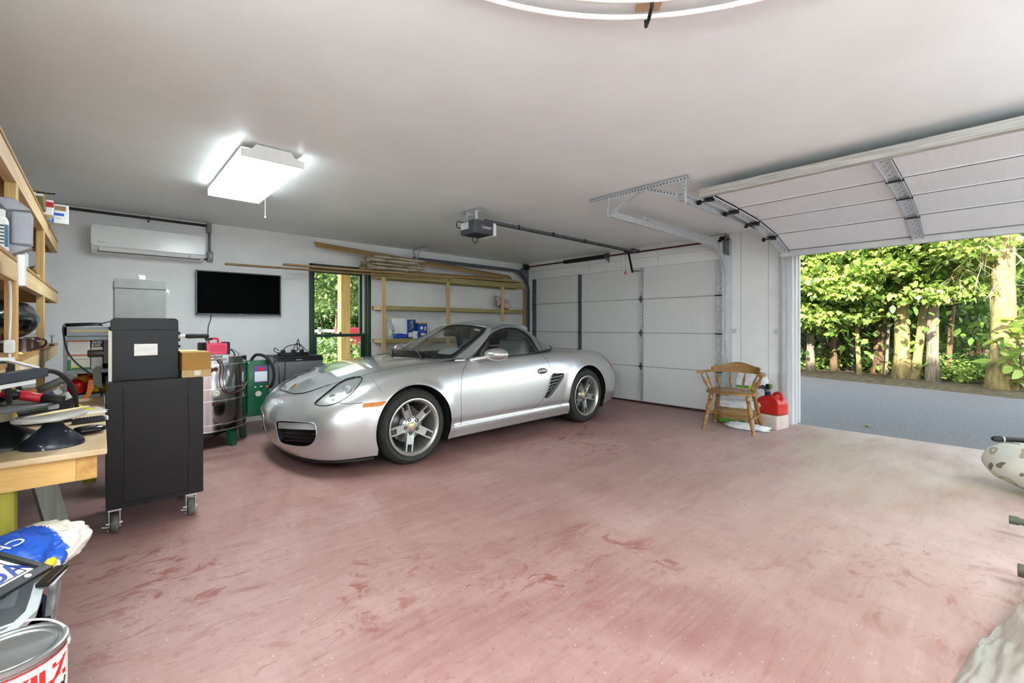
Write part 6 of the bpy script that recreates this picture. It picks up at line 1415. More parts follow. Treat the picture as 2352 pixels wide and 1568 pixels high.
# things on the top shelf
def box_thing(name, label, cat, loc, dims, m, rot=0, r=.006, group=None):
    t = thing(name, label, cat, loc, rot, group); MB().rbox((0, 0, dims[2] / 2), dims, r).build('carton', m, t, smooth=35); return t
m_bxw = mat('white_carton', (232, 232, 230), .55); m_bxb = mat('blue_band', (40, 92, 196), .5); m_red = mat('red_carton', (196, 36, 38), .5); m_pale_b = mat('pale_blue_carton', (150, 180, 216), .5)
ZT_ = 1.947
y = 4.62; bx = box_thing('white_box', 'white box with blue stripe at far end of top shelf', 'box', (-.222, y, ZT_), (.10, .12, .135), m_bxw, R(6))
MB().box(-.04, -.027, -.0615, -.06, 0, .135).build('blue_stripe', m_bxb, bx); MB().box(-.027, .025, -.0615, -.06, .055, .073).build('blue_stripe', m_bxb, bx); MB().box(-.022, .035, -.0618, -.06, .092, .125).build('tape', m_kraft, bx); MB().box(-.015, .008, -.0615, -.06, .035, .04).build('print', m_acg, bx)
bx = box_thing('red_box', 'red and white flat box next to blue-striped box', 'box', (-.278, 4.33, ZT_), (.09, .14, .10), m_bxw, R(4)); MB().rbox((0, 0, .07), (.094, .144, .035), .004).build('red_sleeve', m_red, bx)
bx = box_thing('seed_box', 'small green and brown patterned box on top shelf', 'box', (-.292, 4.12, ZT_), (.07, .10, .11), mat('leafy_print', (74, 98, 52), .5, c2=(146, 104, 60), vs=30), 0); MB().box(-.03, .03, -.0512, -.05, .08, .10).build('print', m_wp, bx)
bx = box_thing('pale_blue_box', 'pale blue box behind red box on top shelf', 'box', (-.29, 4.49, ZT_), (.08, .05, .13), m_pale_b)
for i, (yy, zz) in enumerate(((1.93, .0),)): pass
wt = thing('white_bottle', 'tall white bottle at near end of top shelf', 'bottle', (SF + .005 - .10, 2.42, ZT_)); MB().lathe([(0, 0), (.06, 0), (.063, .01), (.063, .2), (.03, .24), (.025, .27), (0, .27)], 16).build('bottle', m_bxw, wt, smooth=40); MB().cyl((0, 0, .27), (0, 0, .295), .028, n=14).build('cap', m_bxw, wt)
# middle shelf
ZM_ = 1.509
tc_ = thing('tool_case', 'grey hard plastic tool case standing on middle shelf', 'case', (-.39, 2.85, ZM_)); tc_.scale = (1, .9, .83)
m_case = mat('case_grey_plastic', (112, 112, 120), .5, var=.08, vs=14, bump=.2, bs=90); m_casel = mat('case_light_trim', (166, 168, 178), .45)
prf = [(-.21, 0), (.10, 0), (.17, .045), (.17, .23), (.12, .285), (-.21, .285)]
MB().prism([(x_, -.045, z_) for x_, z_ in prf], (0, .045, 0)).build('shell', m_case, tc_, bevel=.012); MB().prism([(x_, .002, z_) for x_, z_ in prf], (0, .043, 0)).build('shell', m_case, tc_, bevel=.012)
MB().prism([(x_, -.050, z_) for x_, z_ in ((.115, .06), (.172, .06), (.174, .225), (.115, .225))], (0, .10, 0)).build('side_bumper', m_casel, tc_, bevel=.008); MB().prism([(x_, -.052, z_) for x_, z_ in ((.06, .29), (.125, .29), (.176, .235), (.10, .228))], (0, .10, 0)).build('corner_bumper', m_casel, tc_, bevel=.008); MB().prism([(x_, -.052, z_) for x_, z_ in ((.06, -.004), (.105, -.004), (.176, .045), (.10, .058))], (0, .10, 0)).build('corner_bumper', m_casel, tc_, bevel=.008); MB().rbox((.02, 0, .295), (.09, .05, .02), .006).build('handle', m_black, tc_)
bw = thing('pill_bottle', 'white plastic bottle with printed label in front of grey case', 'bottle', (-.312, 2.72, ZM_)); MB().lathe([(0, 0), (.038, 0), (.04, .006), (.04, .125), (.034, .14), (0, .14)], 18).build('bottle', m_bxw, bw, smooth=40); MB().lathe([(0, .14), (.031, .14), (.031, .17), (0, .172)], 18).build('cap', m_bxw, bw, smooth=40)
b = MB()
for i in range(6): a0 = R(-70); b.box(.012, .030, -.0405 + .006, -.031, .03 + i * .014, .036 + i * .014)
b.build('print', m_screw, bw); MB().add([(.0405 * math.cos(R(a)), .0405 * math.sin(R(a)), z_) for z_ in (.02, .11) for a in (-40, -25, -10)], [(0, 1, 4, 3), (1, 2, 5, 4)]).build('label', mat('teal_label', (60, 110, 140), .5), bw)
gb = thing('spray_bottle', 'pale blue bottle with green label on middle shelf', 'bottle', (-.32, 3.5, ZM_), 0); MB().rbox((0, 0, .045), (.075, .06, .09), .015).build('bottle', mat('pale_bottle', (206, 212, 224), .4), gb, smooth=35); MB().box(-.0385, -.012, -.0312, .0312, .012, .078).build('label', mat('mint_label', (156, 206, 160), .5), gb)
lb_ = thing('leaf_dish', 'dark curled leaf-shaped dish on middle shelf edge', 'dish', (-.315, 3.78, ZM_)); lb_.scale = (.65, .65, .65); b = MB(); vs_ = []
for i in range(7):
    for j in range(5): u, v_ = i / 6 * 2 - 1, j / 4 * 2 - 1; vs_.append((u * .055, v_ * .045 * (1 - u * u * .8), .014 + .05 * (u * .5 + .5) ** 2 + .02 * v_ * v_))
b.add(vs_, [(i * 5 + j, (i + 1) * 5 + j, (i + 1) * 5 + j + 1, i * 5 + j + 1) for i in range(6) for j in range(4)]); o = b.build('dish', mat('bronze_leaf', (86, 70, 42), .4, .3, var=.3, vs=20), lb_, smooth=True); o.modifiers.new('t', 'SOLIDIFY').thickness = .004; MB().lathe([(0, 0), (.02, 0), (.025, .014), (0, .016)], 12).build('foot', m_screw, lb_)
wr_ = thing('wooden_ramp', 'small dark wooden wedge on middle shelf by post', 'wedge', (SF - .03, 4.45, ZM_)); MB().prism([(0, -.04, 0), (0, .16, 0), (0, .0, .09)], (-.05, 0, 0)).build('wedge', m_plank, wr_)
pp = thing('paper_stack', 'small stack of papers beside post on middle shelf', 'papers', (SF - .06, 4.08, ZM_)); MB().box(-.05, .05, -.08, .08, 0, .02).build('papers', m_wp, pp); MB().box(-.04, .045, -.07, .06, .02, .03).build('notebook', m_screw, pp)
# white sensor strip on the middle rail, cord and switch on the near post
ss = thing('white_door_sensor', 'white plastic sensor fixed to middle shelf rail', 'sensor', (SF + .05, 3.25, 1.45)); p_ = onx(50, 660, SF + .05)
ss.location = (SF + .05, p_.y, 1.365); MB().rbox((0, 0, .06), (.022, .045, .12), .006).build('case', m_wp, ss, smooth=35); MB().rbox((-.004, .035, .075), (.018, .018, .10), .005).build('magnet', m_wp, ss, smooth=35)
swt = thing('cord_switch', 'white inline switch on white cord hanging down near post', 'switch', (SF - .019, 2.93, 1.12))
MB().rbox((0, -.001, -.0), (.034, .018, .058), .008, axis=1).build('switch_body', m_wp, swt, smooth=35); MB().lathe([(.009, 0), (.009, -.002), (.0005, -.0025)], 16, (0, -.010, 0), (0, 1, 0)).build('rocker', m_acw, swt)
MB().tube(catmull([(-.02, .0, .30), (.0, .0, .285), (.003, .0, .15), (.0, .0, .025)], 5), .005, 6).build('cord', m_wp, swt, smooth=True); MB().tube(catmull([(0, 0, -.03), (.003, 0, -.1), (-.002, 0, -.3)], 5), .005, 6).build('cord', m_wp, swt, smooth=True)
# lower shelf: mugs, tray, bin bag
ZL_ = 1.062
m_mug = mat('brown_glaze', (84, 56, 50), .25, var=.3, vs=14, coat=.5)
def mug(label, px, x, r_=.038, h=.075):
    y = on_shelf(px, ZL_, x); t = thing('mug', label, 'mug', (x, y, ZL_), 0, 'brown mugs on the lower shelf')
    MB().lathe([(0, 0), (r_, 0), (r_ * .94, .02), (r_, h), (r_ - .005, h), (r_ - .008, .01), (0, .008)], 20).build('cup', m_mug, t, smooth=50); MB().tube(catmull([(r_ * .9, 0, h * .85), (r_ + .02, 0, h * .8), (r_ + .028, 0, h * .5), (r_ + .015, 0, h * .2), (r_ * .9, 0, h * .15)], 5), .006, 8).build('handle', m_mug, t, smooth=True)
mug('brown glazed mug nearer the near post', 52, -.33); mug('brown glazed mug nearer the far post', 72, -.325)
o = thing('serving_tray', 'shallow grey tray behind the brown mugs', 'tray', (-.46, 4.05, ZL_)); MB().rbox((0, 0, .06), (.30, .5, .02), .02).build('tray', m_acg, o, smooth=35); MB().rbox((0, 0, .025), (.24, .4, .05), .02).build('base', m_mug, o, smooth=35)
o = thing('white_crate', 'white plastic crate behind far post on lower shelf', 'crate', (-.38, 4.62, ZL_)); MB().rbox((0, 0, .055), (.16, .18, .11), .012).build('crate', m_bxw, o, smooth=35)
o = thing('small_clamp', 'small steel clamp on lower shelf end', 'clamp', (-.262, 4.75, ZL_)); MB().box(-.012, .012, -.03, .03, 0, .012).build('base', m_screw, o); MB().cyl((0, 0, .012), (0, 0, .075), .006, n=8).build('screw', m_galv, o); MB().rbox((0, 0, .078), (.03, .03, .014), .004).build('head', m_galv, o)
bgb = lump((0, 0, .11), (.19, .42, .11), 9, .14, 2.0, n=36, m=22, flat=.0, fold=.12); o = bgb.build('bin_bag', mat('black_bin_bag', (14, 14, 16), .22, bump=.8, bs=7), smooth=True); o.location = (-.45, 3.72, ZL_ + .072); tag(o, 'glossy black bin bag bundle on lower shelf', 'bag')
o = thing('terracotta_pot', 'orange terracotta pot at left edge of lower shelf', 'pot', (-.40, 3.0, ZL_)); MB().lathe([(0, 0), (.06, 0), (.075, .09), (.082, .09), (.082, .115), (.07, .115), (.055, .01), (0, .01)], 20).build('pot', mat('terracotta', (178, 112, 78), .7, var=.15, vs=10), o, smooth=40)
# ---------------------------------------------------------------- on the bench
m_bell = mat('chipped_black_enamel', (26, 30, 38), .3, c2=(196, 198, 196), vs=26, thr=(.34, .37)); m_disc = mat('clay_dusted_disc', (178, 174, 166), .6, var=.15, vs=10)
def banding(label, c_, rb, rd, h, m_b, m_d, tilt=0):
    t = thing('banding_wheel', label, 'turntable', c_); MB().lathe([(0, 0), (rb, 0), (rb, .008), (rb * .92, .022), (rb * .62, .05), (rb * .36, .075), (rb * .27, .095), (0, .096)], 36).build('base', m_b, t, smooth=50)
    MB().lathe([(0, .094), (rb * .3, .094), (rb * .32, .10), (rb * .30, h - .014), (rb * .4, h - .012), (0, h - .012)], 20).build('hub', mat('pale_hub', (168, 156, 132), .5), t, smooth=40)
    o = MB().lathe([(0, h - .012), (rd - .004, h - .012), (rd, h - .008), (rd, h), (rd - .003, h + .003), (0, h + .003)], 48).build('disc', m_d, t, smooth=40)
    if tilt: o.rotation_euler = (0, tilt, 0)
    return t
q = onz(117, 1034, BZ); bw1 = banding('pottery banding wheel with chipped black base at bench corner', (q.x, q.y + .09, BZ), .091, .104, .118, m_bell, m_disc, R(-3))
q = onz(2, 1026, BZ); bw2 = banding('larger dark banding wheel at left edge of bench', (-.30, 2.60, BZ), .155, .175, .155, mat('dark_green_black_enamel', (24, 28, 26), .3, var=.3, vs=8), mat('slate_disc', (92, 96, 98), .5, var=.15, vs=8))
mtop = Vector(bw1.location); dz = BZ + .122
def stick(name, label, cat, p0, p1, r_, m, tip=None):
    p0, p1 = Vector(p0), Vector(p1); t = thing(name, label, cat, (p0 + p1) / 2); MB().tube([p0, p0.lerp(p1, .5), p0.lerp(p1, .85), p1], [r_ * .8, r_, r_ * .7, r_ * .3], 8).build('handle', m, t, world=True, smooth=True)
    if tip: MB().tube([p1, p1 + (p1 - p0).normalized() * .025], [r_ * .5, r_ * .15], 6).build('tip', tip, t, world=True)
    return t
m_lw = mat('pale_handle_wood', (214, 190, 140), .5)
stick('pottery_tool', 'pale wooden modelling tool lying on banding wheel', 'tool', (q.x * 0 + mtop.x + .10, mtop.y + .02, dz + .014), (mtop.x - .05, mtop.y - .05, dz + .006), .005, m_lw, m_galv)
stick('paint_brush', 'thin paint brush on bench behind banding wheel', 'brush', (.0, 2.80, BZ + .006), (-.12, 2.72, BZ + .006), .005, m_lw, m_screw)
ms_ = thing('computer_mouse', 'glossy black rounded remote beside banding wheel', 'remote', (-.035, 2.62, BZ), R(20)); b = MB(); b.ball((0, 0, .018), (.062, .034, .018), 24, 12); b.build('body', mat('gloss_black', (16, 16, 18), .15), ms_, smooth=True); MB().ball((-.01, 0, .032), (.04, .02, .005), 16, 8).build('keypad', m_black, ms_, smooth=True)
rm_ = thing('remote_control', 'flat black remote control at right edge of bench', 'remote', (-.035, 2.93, BZ), R(10)); MB().rbox((0, 0, .012), (.125, .04, .022), .006).build('body', m_black, rm_, smooth=35); b = MB()
for i in range(8):
    for j in range(3): b.rbox((-.045 + i * .012, -.01 + j * .01, .0245), (.008, .006, .003), .001, 1)
b.build('button', m_screw, rm_); MB().box(.05, .0626, -.02, .02, .006, .0235).build('end_cap', m_galv, rm_)
o = thing('paper_sheets', 'loose white sheets of paper on bench near back', 'paper', (-.05, 3.35, BZ), R(8)); MB().box(-.07, .06, -.14, .14, 0, .003).build('sheet', m_wp, o); o2 = MB().box(-.06, .05, -.10, .16, .003, .005).build('sheet', mat('pinkish_paper', (220, 206, 200), .6), o); o2.rotation_euler = (0, 0, R(14))
yf = thing('yellow_funnel', 'small bright yellow plastic scoop on bench', 'scoop', (-.105, 2.78, BZ), R(0)); MB().prism([(-.03, 0, 0), (-.03, 0, .085), (0, 0, .055), (.03, 0, .028), (.09, 0, .0)], (0, .05, 0)).build('scoop', mat('acid_yellow', (206, 208, 40), .4), yf, bevel=.003)
yf.location = (onz(170, 945, BZ).x, onz(170, 945, BZ).y - .03, BZ)
def raised(px, py, y): return ony(px, py, y)
lop = thing('garden_loppers', 'red and black handled loppers lying over dark banding wheel', 'loppers', (-.3, 2.60, BZ + .16))
p_ = [raised(-40, 893, 2.62), raised(10, 903, 2.60), raised(55, 908, 2.58), raised(98, 915, 2.56), raised(146, 918, 2.54)]
MB().tube([p_[0], p_[1], p_[2], p_[3]], [.012, .018, .019, .017], 10).build('red_handle', mat('loppers_red', (192, 34, 48), .35), lop, world=True, smooth=True); MB().tube([p_[3], p_[3].lerp(p_[4], .5), p_[4]], [.0185, .020, .016], 10).build('black_grip', m_dark, lop, world=True, smooth=True); MB().ball(tuple(raised(32, 906, 2.575)), .021, 12, 8).build('pivot', m_black, lop, world=True, smooth=True)
MB().tube([raised(30, 906, 2.6), raised(0, 918, 2.62), raised(-40, 925, 2.64)], .012, 8).build('blade', m_screw, lop, world=True)
# long dark-handled rasp resting on the loppers and heap
rs = thing('wood_rasp', 'long grey-handled rasp with tan ferrule pointing right', 'rasp', tuple(raised(90, 900, 2.7))); a_, b_, c_, d_ = raised(53, 908, 2.68), raised(86, 896, 2.69), raised(160, 866, 2.70), raised(178, 863, 2.70)
MB().tube([a_, a_.lerp(b_, .5), b_], [.008, .012, .0115], 10).build('ferrule', mat('tan_wood', (160, 104, 48), .4), rs, world=True, smooth=True); MB().tube([b_, b_.lerp(c_, .3), c_, d_], [.013, .0145, .0165, .006], 12).build('grip', mat('grey_grip', (86, 84, 80), .6, var=.2, vs=30), rs, world=True, smooth=True)
hm = thing('hammer', 'hammer with worn rounded grey handle end at left edge', 'hammer', tuple(raised(0, 900, 2.55))); MB().tube([raised(-60, 905, 2.55), raised(-10, 892, 2.55), raised(8, 886, 2.55), raised(16, 885, 2.55)], [.018, .022, .02, .008], 10).build('handle', mat('grey_grip2', (96, 98, 96), .6, var=.2, vs=20), hm, world=True, smooth=True); MB().cyl(tuple(raised(40, 897, 2.7)), tuple(raised(52, 893, 2.7)), .017, n=14).build('head', m_screw, hm, world=True, smooth=40)
# shop light bar with arched cable
sl_ = thing('shop_light', 'long black light bar with arching cable over bench clutter', 'work light', tuple(raised(50, 865, 2.8))); a_, c_ = raised(-40, 876, 2.22), raised(97, 854, 2.34)
MB().bar(a_, c_, .05, .032).build('housing', mat('dark_bar', (58, 62, 72), .35, .4), sl_, world=True, bevel=.004); dn = Vector((0, 0, -.026)); MB().bar(a_ + dn, c_.lerp(a_, .2) + dn, .036, .014).build('lens', m_acg, sl_, world=True)
cb_ = [c_, raised(118, 852, 2.36), raised(140, 860, 2.40), raised(160, 880, 2.5), raised(172, 905, 2.6), raised(177, 945, 2.68)]; MB().tube(catmull(cb_, 6), .0085, 8).build('cable', m_dark, sl_, world=True, smooth=True)
MB().tube([raised(20, 876, 2.3), raised(18, 900, 2.32), raised(22, 925, 2.36)], .008, 6).build('stand', m_screw, sl_, world=True)
tw = thing('white_lath', 'narrow white plastic strip tilted in front of lower shelf', 'strip', tuple(raised(48, 835, 2.75))); MB().bar(raised(11, 826, 2.36), raised(83, 844, 2.44), .026, .006).build('strip', m_wp, tw, world=True); MB().bar(raised(50, 836, 2.42), raised(52, 880, 2.45), .012, .008).build('prop', m_wp, tw, world=True)
rg = lump((0, 0, .02), (.045, .04, .022), 21, .3, 2.2, fold=.2); o = rg.build('yellow_rag', mat('yellow_white_rag', (206, 204, 60), .7, c2=(228, 226, 214), vs=22), smooth=True); q = raised(64, 829, 2.85); o.location = (SF - .03, 3.2, 1.065); o.scale = (.6, .6, .5); tag(o, 'small yellow and white rag on lower shelf edge', 'rag')
yp = thing('tape_pack', 'black and yellow packet beside near post', 'packet', (-.315, 2.62, BZ + .16 + .0), 0); yp.location = tuple(raised(8, 872, 2.66)); MB().box(-.03, .03, -.012, .012, -.02, .075).build('packet', m_black, yp); b = MB(); b.box(-.03, .03, -.0125, -.012, .0, .012); b.box(-.028, .02, -.0125, -.012, .02, .03); b.build('yellow_stripe', mat('acid_yellow', (206, 208, 40), .4), yp); MB().box(-.03, .03, -.0125, .0125, .075, .088).build('header_card', m_wp, yp)
# heap of small gear behind the wheels
gear = [('blue_pouch', 'dark blue flat pouch among the bench clutter', 'pouch', (92, 918), (138, 896), 2.95, mat('pouch_blue', (60, 62, 104), .5), .03), ('grey_gauge', 'small grey-green gauge box among bench clutter', 'gauge', (136, 916), (160, 906), 2.93, mat('gauge_grey', (150, 160, 146), .5), .03), ('file_box', 'green-grey flat metal bar across the banding wheels', 'metal bar', (40, 945), (135, 930), 2.66, mat('olive_grey_metal', (96, 104, 84), .4, .5, var=.2, vs=10), .02)]
for nm, lb__, ct, pa, pb_, yy, m, th in gear:
    a_, c_ = raised(*pa, yy), raised(*pb_, yy); t = thing(nm, lb__, ct, tuple((a_ + c_) / 2)); MB().bar(a_, c_, .06, th).build('body', m, t, world=True, bevel=.004)
    MB().bar(a_.lerp(c_, .75), c_, .064, th * .9).build('end_piece', m_acg, t, world=True)
tr_ = thing('parts_tray', 'shallow black tray of small hardware behind banding wheels', 'tray', (-.22, 2.98 + .12, BZ)); MB().box(-.16, .12, -.09, .12, 0, .01).build('tray', m_black, tr_); MB().box(-.16, .12, -.09, -.08, .01, .09).build('rim', m_black, tr_); MB().box(-.16, .12, .11, .12, .01, .09).build('rim', m_black, tr_)
for i in range(12):
    c_ = (-.22 + rng.uniform(-.13, .09), 3.1 + rng.uniform(-.06, .09), BZ + .012); o = lump((0, 0, .03), (.028, .022, .03), 30 + i, .35, 2).build('hardware_piece', [m_screw, m_acg, m_kraft, m_bxw][i % 4], smooth=True); o.location = c_; tag(o, 'small loose hardware piece in black tray on bench', 'hardware', 'hardware pieces in the tray')
# ---------------------------------------------------------------- grey steel unit on the bench
UY = 3.95; ux0, ux1, uz0, uz1 = ony(145, 800, UY).x, .058, BZ, 1.205
m_unit = mat('unit_grey_steel', (142, 146, 152), .45, .4, var=.06, vs=10); m_unitd = mat('unit_dark_inside', (40, 40, 44), .6)
gu = thing('steel_shelf_unit', 'grey steel open cabinet on bench packed with booklets and toys', 'cabinet', ((ux0 + ux1) / 2, UY + .15, BZ))
for x in (ux0, ux1 - .018): MB().box(x, x + .018, UY, UY + .30, uz0, uz1).build('side', m_unit, gu, world=True, bevel=.002)
MB().box(ux0, ux1, UY, UY + .30, uz1 - .06, uz1).build('top', m_unit, gu, world=True, bevel=.002); MB().box(ux0, ux1, UY + .003, UY + .30, uz1 - .088, uz1 - .062).build('lintel', m_unit, gu, world=True, bevel=.002); MB().box(ux0, ux1, UY + .002, UY + .30, .905, .93).build('shelf', m_unit, gu, world=True, bevel=.002); MB().box(ux0, ux1, UY + .29, UY + .30, uz0, uz1).build('back', m_unitd, gu, world=True); MB().box(ux0, ux1, UY, UY + .30, uz0, uz0 + .018).build('bottom', m_unit, gu, world=True)
def up_box(name, label, x0, x1, z0, z1, m, y=UY + .01, dep=.12):
    t = thing(name, label, 'box', ((x0 + x1) / 2, y + dep / 2, z0)); MB().box(x0, x1, y, y + dep, z0, z1).build('carton', m, t, world=True, bevel=.0015); return t
def ux(px): return ony(px, 800, UY).x
def uzp(py, px=180): return ony(px, py, UY).z
t = up_box('form_pad', 'white printed box with orange edges in upper bay of steel unit', ux(155), ux(207), .998, uzp(782), m_bxw); b = MB(); b.box(ux(155), ux(207), UY + .0085, UY + .0105, uzp(785), uzp(782)); b.box(ux(155), ux(207), UY + .0085, UY + .0105, uzp(817), uzp(814)); b.build('orange_edge', mat('orange_edge', (206, 112, 60), .5), t, world=True); b = MB()
for i in range(4): b.box(ux(158), ux(200), UY + .009, UY + .0105, uzp(790 + i * 5), uzp(789.3 + i * 5))
b.build('print', m_acg, t, world=True)
t = up_box('label_box', 'green and yellow edged white box at bottom of upper bay', ux(155), ux(207), .932, .996, mat('pale_yellow_carton', (228, 228, 210), .5)); MB().box(ux(155), ux(163), UY + .0085, UY + .0105, .932, .994).build('green_edge', mat('green_edge', (50, 130, 70), .5), t, world=True); MB().box(ux(164), ux(207), UY + .0085, UY + .0105, .934, .944).build('green_edge', mat('green_edge', (50, 130, 70), .5), t, world=True); MB().box(ux(165), ux(190), UY + .0086, UY + .0105, .944, .952).build('yellow_edge', mat('acid_yellow', (206, 208, 40), .4), t, world=True)
t = up_box('lettered_box', 'purple box printed with bold white letters in steel unit', ux(209), ux(236), uzp(797), uzp(776), mat('dark_purple_carton', (58, 36, 58), .5), UY + .02)
for i, s_ in enumerate(('DOM', 'AND', 'RAR')): text('lettering', s_, .023, m_wp, frame(Vector((ux(210), UY + .0195, uzp(782.5 + 7 * i))), (1, 0, 0), (0, 0, 1)), t, True, bold=.0006)
t.location.z = uzp(797); up_box('grey_carton', 'grey and white carton under lettered box', ux(209), ux(236), .932, uzp(817), m_acg, UY + .02); up_box('cream_block', 'cream block beneath the lettered box', ux(209), ux(236), uzp(816), uzp(798), mat('cream', (220, 214, 200), .6), UY + .02)
# lower bay: red and orange toys
m_toyr = mat('toy_red', (190, 24, 22), .25, coat=.4); m_toyo = mat('toy_orange', (238, 130, 26), .4); m_toyy = mat('toy_yellow', (226, 176, 36), .4)
def toy(name, label, c_, r_, m, seed): o = lump((0, 0, 0), r_, seed, .25, 1.8, fold=.15).build(name, m, smooth=True); o.location = c_; return tag(o, label, 'toy')
z0 = BZ + .02
toy('toy_car', 'glossy red toy at left of lower bay', (ux(176), UY + .06, z0 + .045), (.045, .05, .045), m_toyr, 41); toy('toy_helmet', 'red and yellow toy heap at back of lower bay', (ux(192), UY + .15, z0 + .085), (.05, .05, .04), mat('toy_red_yellow', (196, 40, 24), .35, c2=(222, 170, 40), vs=18), 42)
toy('toy_block', 'yellow-orange toy at right of lower bay', (ux(228), UY + .09, z0 + .03), (.045, .04, .032), m_toyy, 43); toy('orange_ball', 'orange knob at top of lower bay', (ux(208), UY + .06, z0 + .135), (.018, .02, .018), m_toyo, 44)
ot = thing('orange_strap', 'bright orange webbing strap hanging from steel unit', 'strap', (ux(205), UY - .01, z0)); a_ = [ony(208, 872, UY - .01), ony(206, 890, UY - .015), ony(199, 905, UY - .02), ony(193, 921, UY - .02)]
MB().prism([a_[0] + Vector((-.008, 0, 0)), a_[0] + Vector((.012, 0, 0)), a_[1] + Vector((.022, 0, 0)), a_[2] + Vector((.022, 0, 0)), a_[3] + Vector((.014, 0, 0)), a_[3] + Vector((-.008, 0, .004)), a_[2] + Vector((-.004, 0, 0)), a_[1] + Vector((-.012, 0, 0))], (0, -.006, 0)).build('strap', m_toyo, ot, world=True)
gp_ = thing('grey_paddle', 'flat grey metal paddle leaning at right of steel unit', 'paddle', (ux(225), UY - .02, BZ)); MB().prism([ony(x_, y_, UY - .02) for x_, y_ in ((213, 850), (219, 842), (232, 840), (235, 885), (234, 893), (222, 886), (214, 882))], (0, -.005, 0)).build('blade', mat('dull_grey_metal', (118, 116, 112), .5, .4), gp_, world=True); MB().tube([ony(228, 890, UY - .02), ony(234, 905, UY - .02), ony(228, 915, UY - .02), ony(205, 917, UY - .02)], .004, 6).build('wire', m_black, gp_, world=True)
cl = thing('coiled_cable', 'coil of black cable lying on top of steel unit', 'cable', ((ux0 + ux1) / 2 - .02, UY + .09, uz1)); b = MB(); pts = []
for i in range(130): a = i / 130 * 2 * math.pi * 5; pts.append((.085 * math.cos(a) * (1 + .06 * math.sin(i * .7)), .05 * math.sin(a), .008 + .003 * (i // 26) + .004 * math.sin(i * .31)))
b.tube(pts, .004, 6); b.build('coil', m_black, cl, smooth=True); MB().tube(catmull([(.08, 0, .02), (.11, -.01, .03), (.15, .02, .042), (.2, .1, .045)], 5), .004, 6).build('tail', m_black, cl, smooth=True)
MB().tube(catmull([(-.08, -.05, .02), (-.093, -.098, .0), (-.09, -.105, -.06), (-.075, -.105, -.15), (-.04, -.11, -.22), (.02, -.11, -.29), (.04, -.11, -.305)], 6), .0045, 6).build('tail', m_black, cl, smooth=True)
MB().box(ux(162), ux(255), UY - .0025, UY, uzp(762), uzp(757.5)).build('ruler_strip', mat('ruler_yellow', (206, 186, 128), .5), gu, world=True)
# ---------------------------------------------------------------- black rolling cart
CY = 3.45; cx0, cx1 = ony(243, 900, CY).x, ony(467, 900, CY).x; cz1, cz0 = .882, .147
m_cart = mat('cart_black_paint', (9, 8, 11), .38, .1, c2=(110, 106, 108), vs=60, thr=(.25, .27)); cd_ = .52
ct_ = thing('rolling_cart', 'tall black steel rolling cabinet on casters next to workbench', 'cart', ((cx0 + cx1) / 2, CY + cd_ / 2, 0))
g0, g1 = ony(283, 900, CY).x, ony(432, 900, CY).x
MB().box(cx0, cx1, CY + .004, CY + cd_, cz0, cz1).build('cabinet', m_cart, ct_, world=True, bevel=.004)
MB().box(cx0, g0 - .002, CY, CY + .006, cz0 + .001, cz1).build('front_stile', m_cart, ct_, world=True, bevel=.002); MB().box(g1 + .002, cx1, CY, CY + .006, cz0 + .001, cz1).build('front_stile', m_cart, ct_, world=True, bevel=.002); MB().box(g0 + .001, g1 - .001, CY + .001, CY + .006, cz0 + .03, cz1 - .035).build('front_panel', m_cart, ct_, world=True, bevel=.002)
MB().box(g0 - .002, g1 + .002, CY, CY + .006, cz1 - .035, cz1).build('front_rail', m_cart, ct_, world=True); MB().box(g0 - .002, g1 + .002, CY, CY + .006, cz0 + .001, cz0 + .03).build('front_rail', m_cart, ct_, world=True)
m_cast = mat('caster_rubber', (104, 104, 92), .6, var=.3, vs=24)
for px, dyy in ((263, 0), (438, 0), (263, .40), (438, .40)):
    x = ony(px, 1150, CY + .05).x; y = CY + .055 + dyy; w0 = MB(); w0.lathe([(0, -.017), (.048, -.017), (.052, -.012), (.052, .012), (.048, .017), (0, .017)], 24, (x, y, .053), (1, 0, 0)); cw = w0.build('caster', m_cast, ct_, world=True, smooth=40)
    b = MB()
    for sg in (-1, 1): b.box(x + sg * .024 - .002, x + sg * .024 + .002, y - .018, y + .03, .035, .135)
    b.box(x - .03, x + .03, y - .035, y + .045, .133, .147); b.build('fork', m_galv, cw, world=True); b = MB(); b.cyl((x - .038, y, .053), (x + .036, y, .053), .006, n=8); b.build('axle', m_galv, cw, world=True); b = MB(); b.bar((x - .03, y - .03, .045), (x - .055, y - .05, .058), .004, .006); b.bar((x - .03, y - .03, .03), (x - .03, y - .045, .028), .004, .006); b.build('brake_lever', m_galv, cw, world=True)
# machine housing on the cart
HY = CY + .09; hx0, hx1 = ony(255, 800, HY).x, ony(410, 800, HY).x; hz1 = 1.258
mh = thing('machine_housing', 'black metal machine housing with side handle on top of cart', 'machine', ((hx0 + hx1) / 2, HY + .15, cz1)); m_hous = mat('housing_black', (10, 11, 14), .4, .1, c2=(60, 62, 68), vs=140, thr=(.25, .3))
hc = ((hx0 + hx1) / 2); T = Matrix.Translation((hc, HY + .15, (cz1 + hz1) / 2)); wq, hq = hx1 - hx0, hz1 - cz1
def arch(w_, h_, r_): return [(-w_ / 2, 0, -h_ / 2), (w_ / 2, 0, -h_ / 2)] + [(w_ / 2 - r_ + r_ * math.cos(R(a)), 0, h_ / 2 - r_ + r_ * math.sin(R(a))) for a in range(0, 91, 15)] + [(-w_ / 2 + r_ + r_ * math.cos(R(a)), 0, h_ / 2 - r_ + r_ * math.sin(R(a))) for a in range(90, 181, 15)]
MB().prism([Vector(p) + Vector((0, -.148, 0)) for p in arch(wq, hq, .022)], (0, .296, 0), T).build('case', m_hous, mh, world=True, bevel=.002)
